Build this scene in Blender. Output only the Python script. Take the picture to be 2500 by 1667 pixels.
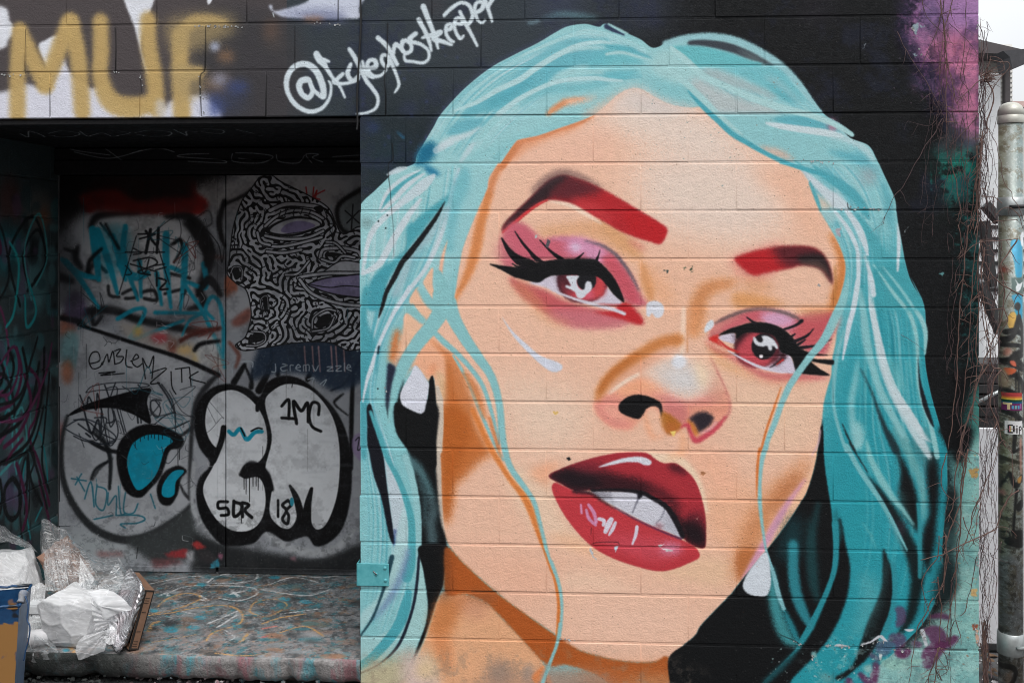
import bpy, bmesh, math, random
import numpy as np
from mathutils import Vector, Matrix, noise as mnoise

for o in list(bpy.data.objects):
    bpy.data.objects.remove(o, do_unlink=True)
SC = bpy.context.scene
COL = SC.collection
R = math.radians

# ---- camera -----------------------------------------------------------------------------------
CAM_D, CAM_Z, YAW, FOC, HOR = 4.2395, 1.95, 0.05538, 2430.56, 590.0
cam_data = bpy.data.cameras.new('camera')
cam_data.lens, cam_data.sensor_width, cam_data.sensor_fit = 35.0, 36.0, 'HORIZONTAL'
cam_data.shift_y = (HOR - 833.5) / 2500.0
cam_data.clip_start, cam_data.clip_end = 0.05, 3000.0
cam = bpy.data.objects.new('camera', cam_data)
COL.objects.link(cam)
cam.location = (0.0, -CAM_D, CAM_Z)
cam.rotation_euler = (R(90), 0.0, YAW)
SC.camera = cam

# ---- sky: an even overcast, brighter overhead -------------------------------------------------
SUN_EL, SUN_AZ = R(60), R(205)
world = bpy.data.worlds.new('World')
SC.world = world
world.use_nodes = True
wn, wl = world.node_tree.nodes, world.node_tree.links
wn.clear()
w_out = wn.new('ShaderNodeOutputWorld'); w_bg = wn.new('ShaderNodeBackground')
w_sky = wn.new('ShaderNodeTexSky'); w_sky.sky_type = 'NISHITA'; w_sky.sun_disc = False
w_sky.sun_elevation, w_sky.sun_rotation, w_sky.dust_density, w_sky.air_density = SUN_EL, SUN_AZ, 6.0, 1.0
w_co = wn.new('ShaderNodeTexCoord'); w_sep = wn.new('ShaderNodeSeparateXYZ'); w_ramp = wn.new('ShaderNodeMapRange')
w_ramp.inputs['From Min'].default_value, w_ramp.inputs['From Max'].default_value = 0.0, 1.0
w_ramp.inputs['To Min'].default_value, w_ramp.inputs['To Max'].default_value = 5.7, 17.0
w_col = wn.new('ShaderNodeMix'); w_col.data_type = 'RGBA'; w_col.blend_type = 'MULTIPLY'; w_col.inputs[0].default_value = 1.0
w_col.inputs[6].default_value = (0.955, 0.975, 1.0, 1)
w_mix = wn.new('ShaderNodeMix'); w_mix.data_type = 'RGBA'; w_mix.inputs[0].default_value = 0.88
wl.new(w_co.outputs['Generated'], w_sep.inputs[0]); wl.new(w_sep.outputs['Z'], w_ramp.inputs['Value'])
w_nz = wn.new('ShaderNodeTexNoise'); w_nz.inputs['Scale'].default_value = 2.2; w_nz.inputs['Detail'].default_value = 5.0
w_cl = wn.new('ShaderNodeMapRange'); w_cl.inputs['From Min'].default_value, w_cl.inputs['From Max'].default_value = 0.3, 0.7
w_cl.inputs['To Min'].default_value, w_cl.inputs['To Max'].default_value = 0.92, 1.08
w_mu = wn.new('ShaderNodeMath'); w_mu.operation = 'MULTIPLY'
wl.new(w_co.outputs['Generated'], w_nz.inputs['Vector']); wl.new(w_nz.outputs['Fac'], w_cl.inputs['Value'])
wl.new(w_ramp.outputs[0], w_mu.inputs[0]); wl.new(w_cl.outputs[0], w_mu.inputs[1]); wl.new(w_mu.outputs[0], w_col.inputs[7]); wl.new(w_sky.outputs[0], w_mix.inputs[6]); wl.new(w_col.outputs[2], w_mix.inputs[7])
wl.new(w_mix.outputs[2], w_bg.inputs['Color']); w_bg.inputs['Strength'].default_value = 0.10
wl.new(w_bg.outputs[0], w_out.inputs['Surface'])

sun_data = bpy.data.lights.new('sun', 'SUN')
sun_data.energy, sun_data.angle, sun_data.color = 1.35, R(24), (1.0, 0.975, 0.95)
sun = bpy.data.objects.new('sun', sun_data)
COL.objects.link(sun)
# light comes from above and behind the camera's right shoulder
sun.rotation_euler = (R(90) - SUN_EL, 0.0, R(28))

SC.view_settings.view_transform = 'Standard'
SC.view_settings.look = 'None'
SC.view_settings.exposure = 0.46
SC.view_settings.gamma = 1.0
SC.view_settings.use_curve_mapping = False
SC.cycles.use_denoising = True
SC.cycles.filter_width = 1.0
SC.cycles.max_bounces = 8
SC.cycles.transparent_max_bounces = 24

# ---- measuring: a point of the survey photograph -> the place it stands ------------------------
FWD = np.array([-math.sin(YAW), math.cos(YAW), 0.0]); RGT = np.array([math.cos(YAW), math.sin(YAW), 0.0]); UP = np.array([0, 0, 1.0])
EYE = np.array([0.0, -CAM_D, CAM_Z])


def rays(p):
    p = np.atleast_2d(np.asarray(p, float))
    return FWD + RGT * ((p[:, 0] - 1250) / FOC)[:, None] - UP * ((p[:, 1] - HOR) / FOC)[:, None]


def on_plane(p, axis, val):
    d = rays(p)
    t = (val - EYE[axis]) / d[:, axis]
    return EYE + d * t[:, None]


def at(x, y, depth_y):
    return Vector(on_plane([(x, y)], 1, depth_y)[0])


def wx(x, y=800, dy=0.0):
    return at(x, y, dy).x


def wz(y, x=1250, dy=0.0):
    return at(x, y, dy).z
# ----------------------------------------------------------------------------------------------
# A small paint engine: spray-can strokes and filled shapes are laid on a wall, in wall metres.
# ----------------------------------------------------------------------------------------------
FR = {'A': (880, 0, 3.92), 'B': (1480, 0, 3.92), 'C': (880, 350, 3.92), 'D': (1180, 400, 3.92), 'E': (1660, 350, 3.92),
      'F': (1660, 700, 3.92), 'G': (880, 700, 3.92), 'H': (1300, 750, 3.92), 'I': (880, 1000, 3.92), 'J': (1280, 1050, 3.92),
      'K': (1760, 1050, 3.92), 'L': (880, 1267, 3.92), 'M': (1280, 1267, 3.92), 'N': (1760, 1267, 3.92),
      'a': (0, 0, 2.6133), 'b': (0, 300, 2.6133), 'c': (0, 800, 2.6133), 'd': (0, 1200, 3.357),
      'R': (2100, 0, 2.8), 'S': (2100, 550, 2.8), 'T': (2100, 1107, 2.8), 'Z': (0, 0, 0.9408), 'X': (0, 0, 1.0),
      'k': (680, 0, 2.987), 'm': (180, 820, 2.358), 'n': (140, 420, 2.133), 'o': (0, 850, 1.991),
      'p': (2370, 60, 6.03), 'q': (2370, 300, 6.03), 'r': (2370, 550, 6.03), 's': (2370, 800, 6.03), 't': (2370, 1060, 6.03), 'u': (2340, 1407, 6.03),
      'g': (0, 1260, 6.03), 'h': (0, 1407, 6.03)}


def pts(s):
    """'K 10,20 30,40 N 5,6' -> points in survey units; a letter picks the survey sheet the numbers were read from."""
    out, f = [], FR['X']
    for t in s.split():
        if t.isalpha():
            f = FR[t]
        else:
            q = t.split(',')
            out.append((f[0] + float(q[0]) / f[2], f[1] + float(q[1]) / f[2]))
    return np.array(out)


def spline(p, closed, n=6):
    m = len(p)
    if m < 3:
        return p
    t = (np.arange(n) / n)[None, :, None]
    if closed:
        i = np.arange(m)
        p0, p1, p2, p3 = p[(i - 1) % m], p[i], p[(i + 1) % m], p[(i + 2) % m]
    else:
        i = np.arange(m - 1)
        p0, p1, p2, p3 = p[np.maximum(i - 1, 0)], p[i], p[i + 1], p[np.minimum(i + 2, m - 1)]
    p0, p1, p2, p3 = (q[:, None, :] for q in (p0, p1, p2, p3))
    c = 0.5 * (2 * p1 + (p2 - p0) * t + (2 * p0 - 5 * p1 + 4 * p2 - p3) * t ** 2 + (3 * p1 - p0 - 3 * p2 + p3) * t ** 3)
    c = c.reshape(-1, p.shape[1])
    return c if closed else np.vstack([c, p[-1:]])


def box1(a, r, ax):
    if r < 1:
        return a
    pad = [(0, 0), (0, 0)]
    pad[ax] = (r + 1, r)
    c = np.cumsum(np.pad(a, pad, mode='edge'), axis=ax, dtype=np.float64)
    n = a.shape[ax]
    hi = np.take(c, np.arange(2 * r + 1, 2 * r + 1 + n), axis=ax)
    lo = np.take(c, np.arange(0, n), axis=ax)
    return ((hi - lo) / (2 * r + 1)).astype(np.float32)


def gauss(a, s):
    if s < 0.45:
        return a
    if s < 1.2:
        k = np.exp(-np.arange(-3, 4) ** 2 / (2 * s * s)); k /= k.sum()
        for ax in (0, 1):
            b = np.zeros_like(a)
            for j, w in zip(range(-3, 4), k):
                b += w * np.roll(a, j, ax)
            a = b
        return a
    w = math.sqrt(12 * s * s / 3 + 1)
    r = max(1, int(round((w - 1) / 2)))
    for _ in range(3):
        a = box1(box1(a, r, 0), r, 1)
    return a


def vnoise(h, w, cell, seed):
    r = np.random.RandomState(seed)
    gh, gw = int(h / cell) + 3, int(w / cell) + 3
    g = r.rand(gh, gw).astype(np.float32)
    y = np.arange(h) / cell; x = np.arange(w) / cell
    yi, xi = y.astype(int), x.astype(int)
    fy, fx = (y - yi), (x - xi)
    fy = (fy * fy * (3 - 2 * fy))[:, None].astype(np.float32); fx = (fx * fx * (3 - 2 * fx))[None, :].astype(np.float32)
    a = g[yi][:, xi]; b = g[yi][:, xi + 1]; c = g[yi + 1][:, xi]; d = g[yi + 1][:, xi + 1]
    return (a * (1 - fx) + b * fx) * (1 - fy) + (c * (1 - fx) + d * fx) * fy


class Paint:
    def __init__(self, h, w, tr, col, unit=1.0, seed=1):
        self.h, self.w, self.tr, self.unit = h, w, tr, unit      # tr: survey points -> canvas pixels
        self.a = np.empty((h, w, 3), np.float32); self.a[:] = np.array(col, np.float32) / 255
        r = np.random.RandomState(seed)
        self.grain = gauss(r.randn(h, w).astype(np.float32), 0.8)
        self.grain /= self.grain.std()
        self.masks = {}

    def cover(self, polys, pad):
        al = np.vstack(polys)
        x0 = int(max(0, math.floor(al[:, 0].min()) - pad)); x1 = int(min(self.w, math.ceil(al[:, 0].max()) + pad + 1))
        y0 = int(max(0, math.floor(al[:, 1].min()) - pad)); y1 = int(min(self.h, math.ceil(al[:, 1].max()) + pad + 1))
        if x1 <= x0 or y1 <= y0:
            return None
        H, W, SS = y1 - y0, x1 - x0, 3
        E = []
        for p in polys:
            q = np.roll(p, -1, 0)
            E.append(np.hstack([p, q]))
        e = np.vstack(E) - np.array([x0, y0, x0, y0])
        e = e[np.abs(e[:, 1] - e[:, 3]) > 1e-9]
        sg = np.where(e[:, 3] > e[:, 1], 1.0, -1.0)
        up = e[:, 3] < e[:, 1]
        e[up] = e[up][:, [2, 3, 0, 1]]
        j0 = np.clip(np.ceil(e[:, 1] * SS - 0.5), 0, H * SS).astype(int); j1 = np.clip(np.ceil(e[:, 3] * SS - 0.5), 0, H * SS).astype(int)
        n = np.maximum(j1 - j0, 0)
        k = np.repeat(np.arange(len(e)), n)
        j = np.arange(n.sum()) - np.repeat(np.cumsum(n) - n, n) + j0[k]
        y = (j + 0.5) / SS
        x = e[k, 0] + (y - e[k, 1]) / (e[k, 3] - e[k, 1]) * (e[k, 2] - e[k, 0])
        x = np.clip(x, 0, W - 1e-3)
        xi = x.astype(int); fr = x - xi
        row = j // SS
        acc = np.bincount(row * (W + 1) + xi, weights=sg[k] * (1 - fr) / SS, minlength=H * (W + 1))
        acc += np.bincount(row * (W + 1) + np.minimum(xi + 1, W), weights=sg[k] * fr / SS, minlength=H * (W + 1))
        m = np.cumsum(acc.reshape(H, W + 1), 1)[:, :W]
        return np.clip(np.abs(m), 0, 1).astype(np.float32), (y0, y1, x0, x1)

    def put(self, m, bb, col, alpha, grain, clip, g, soft_noise=None):
        y0, y1, x0, x1 = bb
        if grain:
            m = np.clip(m + grain * self.grain[y0:y1, x0:x1] * m * (1 - m), 0, 1)
        if g is not None:
            p = self.tr(pts(g)); d = p[1] - p[0]
            yy, xx = np.mgrid[y0:y1, x0:x1]
            t = ((xx - p[0, 0]) * d[0] + (yy - p[0, 1]) * d[1]) / (d @ d)
            t = np.clip(1 - t, 0, 1).astype(np.float32)
            m = m * t * t * (3 - 2 * t)
        if clip:
            for c in clip.split('|'):
                m = m * (self.masks[c][y0:y1, x0:x1] if c[0] != '-' else 1 - self.masks[c[1:]][y0:y1, x0:x1])
        m = (m * alpha)[:, :, None]
        s = self.a[y0:y1, x0:x1]
        s += m * (np.array(col, np.float32) / 255 - s)

    def mask(self, name, polys, blur=0.8, smooth=True):
        full = np.zeros((self.h, self.w), np.float32)
        for s in (polys if isinstance(polys, (list, tuple)) else [polys]):
            p = self.tr(spline(pts(s), True) if smooth else pts(s))
            r = self.cover([p], 2)
            if r:
                m, (y0, y1, x0, x1) = r
                full[y0:y1, x0:x1] = np.maximum(full[y0:y1, x0:x1], m)
        self.masks[name] = gauss(full, blur * self.unit)

    def fill(self, s, col, blur=0.9, alpha=1.0, smooth=True, clip=None, g=None, grain=0.35, ragged=0.0):
        q = pts(s)
        if ragged:
            rr = np.random.RandomState(int(abs(q.sum())) % 9999)
            e = np.roll(q, -1, 0)
            q = np.vstack([q[i] * (1 - u) + e[i] * u + rr.randn(2) * ragged for i in range(len(q)) for u in (0, .2, .4, .6, .8)])
            smooth = False
        p = self.tr(spline(q, True) if smooth else q)
        b = blur * self.unit
        r = self.cover([p], int(b * 3 + 3))
        if r:
            self.put(gauss(r[0], b), r[1], col, alpha, grain, clip, g)

    def line(self, s, wid, col, blur=0.9, alpha=1.0, clip=None, g=None, grain=0.35, smooth=True):
        """a stroke; wid is one width or a list of widths spread along it (survey units)"""
        p = pts(s)
        wv = np.atleast_1d(np.array(wid, float))
        w = np.interp(np.linspace(0, 1, len(p)), np.linspace(0, 1, len(wv)), wv)
        q = np.hstack([p, w[:, None]])
        if smooth:
            q = spline(q, False, 7)
        xy = self.tr(q[:, :2]); hw = np.maximum(q[:, 2] * 0.5 * self.unit, 0.35)
        d = np.diff(xy, axis=0); L = np.maximum(np.hypot(d[:, 0], d[:, 1]), 1e-6)
        nrm = np.stack([-d[:, 1] / L, d[:, 0] / L], 1)
        polys = []
        for i in range(len(d)):
            a, b2 = xy[i], xy[i + 1]
            polys.append(np.array([a + nrm[i] * hw[i], a - nrm[i] * hw[i], b2 - nrm[i] * hw[i + 1], b2 + nrm[i] * hw[i + 1]]))
        th = np.linspace(0, 2 * math.pi, 13)[:-1]
        ci = np.stack([np.cos(th), np.sin(th)], 1)
        for i in range(len(xy)):
            if hw[i] > 0.6:
                polys.append(xy[i] + ci * hw[i])
        out = []
        for pl in polys:
            ar = np.sum(pl[:, 0] * np.roll(pl[:, 1], -1) - np.roll(pl[:, 0], -1) * pl[:, 1])
            out.append(pl if ar > 0 else pl[::-1])
        b = blur * self.unit
        r = self.cover(out, int(b * 3 + 3))
        if r:
            self.put(gauss(r[0], b), r[1], col, alpha, grain, clip, g)

    def dot(self, s, rx, ry, col, blur=2, alpha=1.0, clip=None, grain=0.35, g=None):
        c = pts(s)[0]
        th = np.linspace(0, 2 * math.pi, 40)[:-1]
        p = self.tr(c + np.stack([np.cos(th) * rx, np.sin(th) * ry], 1))
        b = blur * self.unit
        r = self.cover([p], int(b * 3 + 3))
        if r:
            self.put(gauss(r[0], b), r[1], col, alpha, grain, clip, g)

    def dust(self, s, col, blur, alpha, cell, lo, hi, seed, clip=None):
        """a patch of paint that holds only on part of the grain"""
        p = self.tr(spline(pts(s), True)); b = blur * self.unit
        r = self.cover([p], int(b * 3 + 3))
        if r:
            m, (y0, y1, x0, x1) = r
            n = vnoise(y1 - y0, x1 - x0, cell, seed) * .5 + vnoise(y1 - y0, x1 - x0, cell * .37, seed + 1) * .3 + vnoise(y1 - y0, x1 - x0, max(1.5, cell * .12), seed + 2) * .2
            self.put(gauss(m, b) * np.clip((n - lo) / (hi - lo), 0, 1), r[1], col, alpha, 0, clip, None)

    def mottle(self, cell, amount, seed, clip=None):
        n = (vnoise(self.h, self.w, cell, seed) - 0.5) * 2 * amount
        if clip:
            n = n * self.masks[clip]
        self.a *= (1 + n)[:, :, None]

    def chips(self, n, box, size, col, seed, alpha=0.9):
        """flaked spots: small angular patches where the coat has come off"""
        r = np.random.RandomState(seed)
        for _ in range(n):
            c = np.array([r.uniform(box[0], box[2]), r.uniform(box[1], box[3])])
            k = r.randint(9, 15); th = np.sort(r.rand(k)) * 2 * math.pi
            rad = size * (0.25 + 0.75 * r.rand()) * (0.35 + r.rand(k))
            p = self.tr(c + np.stack([np.cos(th) * rad * 1.3, np.sin(th) * rad], 1))
            q = self.cover([p], 3)
            if q:
                self.put(q[0], q[1], col[r.randint(len(col))], alpha, 0, None, None)
def paint_mural(P):
    f, l, dt = P.fill, P.line, P.dot
    BLK, NAVY = (9, 11, 13), (20, 24, 36)
    LT, MID, TEAL, DEEP, WHT = (160, 202, 204), (128, 188, 194), (84, 164, 176), (50, 138, 150), (203, 214, 222)
    PCH, PALE, ORG, BRN = (223, 181, 157), (224, 206, 193), (212, 134, 82), (174, 88, 36)
    # ---- ground colours -----------------------------------------------------------------------
    f('X 620,-60 2620,-60 2620,1720 620,1720', (50, 58, 64), 0, smooth=False)
    f('X 1560,-60 2620,-60 2620,1720 1560,1720', (10, 12, 14), 120, smooth=False)
    f('X 860,240 1500,300 1500,1720 860,1720', (26, 36, 41), 60, smooth=False)
    for s, r, c, a in (('A 700,60', 26, (66, 58, 62), .5), ('A 1900,60', 60, (58, 64, 92), .5), ('A 470,1040', 20, (56, 62, 110), .35), ('A 120,1220', 16, (48, 72, 140), .45),
                       ('A 700,790', 16, (60, 66, 110), .3), ('B 400,60', 60, (62, 68, 92), .45), ('A 300,1480', 60, (30, 58, 72), .5), ('B 2000,100', 50, (40, 34, 46), .5), ('A 1000,300', 70, (58, 60, 64), .5)):
        dt(s, r, r * .8, c, r * .5, a)
    rs = np.random.RandomState(5)
    for _ in range(26):
        x, y = rs.uniform(885, 1130), rs.uniform(110, 390)
        dt('X %f,%f' % (x, y), rs.uniform(1, 4), rs.uniform(2, 5), (62, 72, 128), 2, .6)
    l('A 350,1260 410,1320', [2, 6], (40, 110, 150), 2, .8)
    # purple top right corner, teal and mint down the edge
    f('R 330,-20 300,40 265,120 250,210 275,300 370,430 470,600 550,760 600,900 700,960 1050,1000 1050,-20', (44, 36, 64), 12)
    f('R 390,-20 370,60 340,150 330,230 380,330 450,480 520,640 600,790 660,900 740,960 1050,980 1050,-20', (168, 112, 152), 9)
    f('R 420,-30 1060,-30 1060,240 520,200 400,120', (160, 122, 172), 14, .85)
    f('R 520,260 1060,300 1060,880 700,880 600,700 470,450', (198, 120, 152), 14, .85)
    dt('R 360,330', 14, 20, (48, 40, 62), 6, .9); dt('R 680,330', 20, 16, (150, 88, 108), 9, .6); dt('R 380,560', 10, 30, (110, 72, 98), 8, .5)
    f('R 560,980 640,930 1060,930 1060,1090 600,1090', (104, 98, 100), 12, .8)
    dt('R 800,1040', 9, 14, (196, 92, 84), 4, .9)
    f('R 500,1040 620,1020 1060,1060 1060,1450 690,1430 600,1380 520,1250 490,1130', (26, 112, 102), 14, .85)
    f('R 590,1120 780,1100 840,1300 700,1420 610,1300', (22, 136, 118), 12, .6)
    l('R 482,1110 484,1300', 3, (20, 140, 122), 1.2, .8)
    f('S 690,-300 1060,-300 1060,900 800,980 740,700 720,400 690,150', (34, 88, 88), 14, .75)
    dt('S 690,940', 30, 12, (24, 62, 62), 10, .6)
    f('S 780,1100 1060,1050 1060,1600 720,1600', (70, 140, 132), 10, .9)
    f('T 680,-20 1060,-20 1060,1600 120,1600 300,1400 480,1180 600,1000 640,820 610,560 660,320', (140, 190, 184), 12)
    f('N 1500,1300 1750,1250 2000,1225 2400,1225 2500,1700 1100,1700 1200,1500', (142, 192, 188), 5)
    P.dust('R 260,-30 420,-30 480,300 600,700 640,950 520,960 420,620 250,260', (20, 18, 34), 12, .95, 26, .40, .62, 61)
    P.dust('R 300,-30 820,-30 820,980 640,900 420,500', (70, 44, 84), 14, .6, 40, .45, .75, 64)
    P.dust('R 250,60 360,60 420,400 520,700 430,700 320,420', (150, 96, 140), 10, .5, 9, .55, .75, 67)
    P.dust('R 600,780 860,820 860,1080 560,1060', (60, 66, 70), 12, .8, 30, .4, .65, 70)
    P.dust('R 440,1060 860,1080 860,1568 520,1568', (8, 16, 16), 12, .85, 30, .44, .62, 73)
    P.dust('S 560,-60 860,-60 860,1000 640,1000', (8, 12, 12), 14, .8, 26, .42, .62, 76)
    P.dust('S 640,0 860,0 860,900 700,900', (40, 120, 116), 8, .5, 7, .58, .72, 79)
    P.dust('T 560,0 860,0 860,1568 100,1568 400,1200', (104, 160, 160), 16, .6, 44, .45, .7, 82)
    P.dust('T 500,200 860,0 860,1568 200,1568', (170, 206, 200), 12, .4, 16, .55, .75, 85)
    P.dust('X 860,-20 2300,-20 2300,520 860,520', (34, 40, 70), 30, .35, 60, .52, .75, 88)
    P.dust('X 860,-20 2420,-20 2420,1700 860,1700', (70, 74, 78), 10, .35, 3.2, .66, .74, 91)
    # ---- hair masses --------------------------------------------------------------------------
    P.mask('hair', 'X 860,560 C 0,590 130,460 250,345 320,270 430,232 520,190 A 540,1490 620,1350 700,1215 760,1105 900,945 1050,800 1260,640 1500,512 1700,412 1850,322 1980,256 2150,232 2280,260 B 0,232 200,322 330,382 450,462 600,402 750,356 950,340 1150,350 1300,400 1500,500 1680,620 1850,780 1970,950 2080,1090 2220,1200 2330,1320 E 1800,20 1880,150 1950,300 2050,520 2070,650 2090,800 2120,950 2150,1120 2200,1300 2300,1480 S 340,350 425,520 445,650 440,880 450,1000 480,1150 515,1280 550,1400 590,1530 T 590,60 590,300 560,600 560,800 520,980 430,1150 330,1260 200,1380 60,1500 X 2040,1720 860,1720', 0.9)
    f('X 800,0 2500,0 2500,1700 800,1700', (134, 194, 199), 0, clip='hair', smooth=False)
    # bluish fuzz outside the top edge of the hair
    l('A 540,1480 620,1340 760,1100 900,940 1260,636 1700,408 1980,252', 10, (70, 78, 112), 5, .5, clip='-hair')
    f('A 1720,180 1800,150 1880,125 2000,120 2200,150 2290,175 2150,180 1900,160', (98, 138, 146), 5, .8)
    l('A 1610,225 1700,205', 8, (120, 150, 160), 3, .7)
    # right hand mass goes deeper in tone towards the ground
    f('E 1700,900 2100,1000 2400,1500 X 2420,900 2420,1700 1700,1700 F 1300,1500 1440,800 1600,300', (62, 158, 170), 30, clip='hair')
    f('F 1500,700 2100,600 X 2420,950 2420,1720 1750,1720 F 1300,1500', (38, 148, 161), 60, .95, clip='hair')
    f('X 860,620 A 0,1500 700,1100 1300,500 2000,180 B 300,350 900,300 1700,600 2300,1250 1500,1200 600,700 0,1000 A 1600,1400 1300,1800 X 1050,750', (156, 204, 207), 22, .85, clip='hair')
    # fine strands fanned between guide locks
    def strands(ga, gb, n, cols, seed, w=(2, 7), al=(.35, .8), lo=0.0, hi=1.0):
        a, b = pts(ga), pts(gb)
        r = np.random.RandomState(seed)
        def even(p, m=9):
            p = spline(p, False, 8); d = np.r_[0, np.cumsum(np.hypot(*np.diff(p, axis=0).T))]
            return np.stack([np.interp(np.linspace(0, d[-1], m), d, p[:, i]) for i in (0, 1)], 1)
        a, b = even(a), even(b)
        for _ in range(n):
            u0 = r.uniform(lo, hi); u = np.clip(u0 + np.cumsum(r.randn(9)) * .012, 0, 1)[:, None]
            p = a * (1 - u) + b * u
            i0 = r.randint(0, 5); i1 = r.randint(i0 + 3, 10)
            p = p[i0:i1]
            wd = r.uniform(*w) * np.sin(np.linspace(.25, 2.9, len(p)))
            l('X ' + ' '.join('%f,%f' % tuple(q) for q in p), list(wd), cols[r.randint(len(cols))], 1.4, r.uniform(*al), clip='hair')
    HL = [(176, 213, 216), (162, 206, 209), (108, 182, 194), (196, 216, 221), (92, 172, 186), (142, 198, 203)]
    HD = [(30, 136, 150), (58, 160, 172), (96, 178, 186), (132, 194, 198), (24, 118, 132), (172, 208, 212)]
    strands('B 380,470 A 2200,270 1700,440 1260,670 900,980 640,1400', 'B 340,760 A 2352,800 1950,850 1600,1060 1330,1320 1120,1568', 90, HL, 1)
    strands('B 600,440 1000,360 1500,540 1900,930 2300,1290 E 1900,200 2040,540 2090,1000', 'B 560,600 800,850 1000,1080 1300,1350 1700,1550 E 1200,300 1400,640 1580,1000 1600,1500', 110, HL, 2)
    strands('E 2060,600 2120,1050 2270,1470 S 430,560 440,850 470,1120 540,1370 T 560,300 520,900', 'F 1560,100 1500,600 1470,1000 K 1010,300 1080,700 1110,1100 1060,1400 N 900,900', 70, HD, 3, (3, 9), (.2, .5), 0.0, 0.7)
    strands('C 0,600 -10,1000 G 0,300 -10,1000 I 20,400 60,800 60,1300 L 0,900', 'C 940,200 880,600 760,1000 600,1300 G 400,200 200,600 120,1000 I 300,400 430,800 500,1300 L 470,600 280,1150', 120, HL[1:] + [(70, 158, 172)], 4)
    # ---- top left locks -----------------------------------------------------------------------
    l('A 1320,845 1480,740 1660,610 1850,485 2050,405 2352,398', [6, 17, 22, 24, 20, 16], (116, 184, 194), 3, .95, clip='hair')
    l('A 990,1110 1150,1020 1350,950 1530,850 1720,720 1860,620 2080,560 2352,545', [14, 34, 44, 46, 50, 40, 34, 34], (104, 178, 190), 3.5, .95, clip='hair')
    l('A 1250,1000 1450,880 1640,760', [20, 24, 10], (88, 168, 182), 5, .8, clip='hair')
    l('A 900,1060 1100,985 1320,860 1520,765 1700,640 1900,520 2100,432 2300,404 2400,420', [4, 10, 12, 14, 14, 13, 11, 9, 6], (172, 210, 213), 1.8, clip='hair')
    l('A 1320,1095 1500,960 1750,832 1950,772 2200,750 B 0,765 150,775', [14, 12, 11, 10, 10, 9, 5], (174, 211, 214), 1.8, clip='hair')
    l('A 1530,1010 1700,900 1900,850 2150,830 2352,800', [10, 18, 22, 20, 16], (118, 186, 194), 5, .9, clip='hair')
    f('A 820,1285 900,1180 1000,1145 1180,1140 1110,1230 950,1285', (108, 178, 190), 3, clip='hair')
    l('A 700,1440 850,1350 1000,1300 1160,1215', [12, 16, 12, 3], (196, 214, 218), 3, clip='hair')
    l('A 620,1330 700,1250 790,1130', [6, 14, 4], (176, 208, 212), 4, .7, clip='hair')
    l('A 1000,1490 1060,1400 1150,1350', [14, 12, 4], (190, 212, 216), 5, .6, clip='hair')
    l('A 1290,1520 1360,1440 1500,1330', [16, 10, 4], (128, 190, 196), 4, .8, clip='hair')
    l('A 1050,1520 1250,1440 1480,1330 1900,1230', [22, 18, 12, 8], (140, 196, 200), 6, .7, clip='hair')
    l('A 2352,590 2200,610 B 80,470 250,490', [20, 14], (106, 182, 192), 5, .9, clip='hair')
    # ---- parting and the fringe to the right --------------------------------------------------
    f('B 0,520 150,510 330,570 330,620 0,630', (108, 184, 192), 5, .9, clip='hair')
    f('B 0,680 320,680 150,760 0,750', (106, 182, 192), 4, .9, clip='hair')
    l('B 0,445 200,470 330,520 430,560', [8, 10, 8, 4], (92, 172, 184), 2.5, .9, clip='hair')
    l('B 0,520 150,505 300,545 420,575', [7, 7, 6, 3], (168, 208, 210), 1.6, clip='hair')
    l('B 0,255 80,295 170,335', [12, 9, 3], (44, 56, 82), 1.6)
    l('B 20,232 120,285 200,325', [4, 6, 5], LT, 1.6)
    f('B 450,560 600,470 760,600 1000,760 860,760 700,800 560,760 430,680', (162, 204, 205), 6, clip='hair')
    f('B 780,402 830,376 1000,384 1200,420 1400,505 1560,600 1610,628 1500,612 1350,562 1150,492 900,442 790,436', (58, 64, 72), 2)
    f('B 1250,480 1400,515 1560,605 1610,628 1500,612 1380,570', (96, 110, 112), 5, .8)
    f('B 620,450 900,447 1150,502 1350,572 1490,612 1400,650 900,642 820,602 720,520', (104, 184, 190), 2.2, clip='hair')
    f('B 1000,660 1640,640 1760,760 1900,980 1700,960 1500,850 1250,720', (112, 186, 194), 5, .9, clip='hair')
    f('B 870,680 1040,662 1150,700 1350,790 1560,880 1640,960 1450,900 1200,830 1000,770', (164, 184, 186), 5, .9, clip='hair')
    f('B 1500,720 1620,760 1760,880 1880,1000 1780,960 1620,820', (166, 190, 194), 6, .7, clip='hair')
    f('B 1550,800 1700,880 1830,1010 1700,960', (84, 168, 180), 6, .7, clip='hair')
    f('B 780,800 900,760 1100,860 1400,970 1700,1060 1640,1100 1100,1100 950,960', (182, 192, 192), 7, .95, clip='hair')
    l('B 620,460 740,560 870,680 960,745 1150,832 1400,942 1700,1042 1950,1105 2200,1200 2352,1292', [10, 14, 15, 14, 13, 15, 16, 15, 13, 8], (164, 206, 206), 1.8)
    l('B 560,420 750,366 1000,347 1250,392 1500,512 1700,652 1850,812 1980,992 2060,1080', [14, 15, 16, 17, 17, 16, 13, 9, 5], (148, 194, 200), 2)
    f('B 1100,1120 1500,1100 1850,1110 2080,1180 2130,1290 2300,1300 2352,1568 1750,1568 1500,1480 1250,1300', (142, 196, 200), 6, clip='hair')
    f('B 1600,1130 1900,1105 2080,1170 2120,1260 1900,1240 1720,1200', (98, 174, 186), 3, clip='hair')
    l('B 1530,1180 1680,1210 1900,1240 2130,1275 2250,1300', [4, 10, 12, 13, 6], (192, 212, 216), 2, clip='hair')
    l('B 2110,1180 2125,1280', [9, 5], (86, 166, 178), 1.5)
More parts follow.
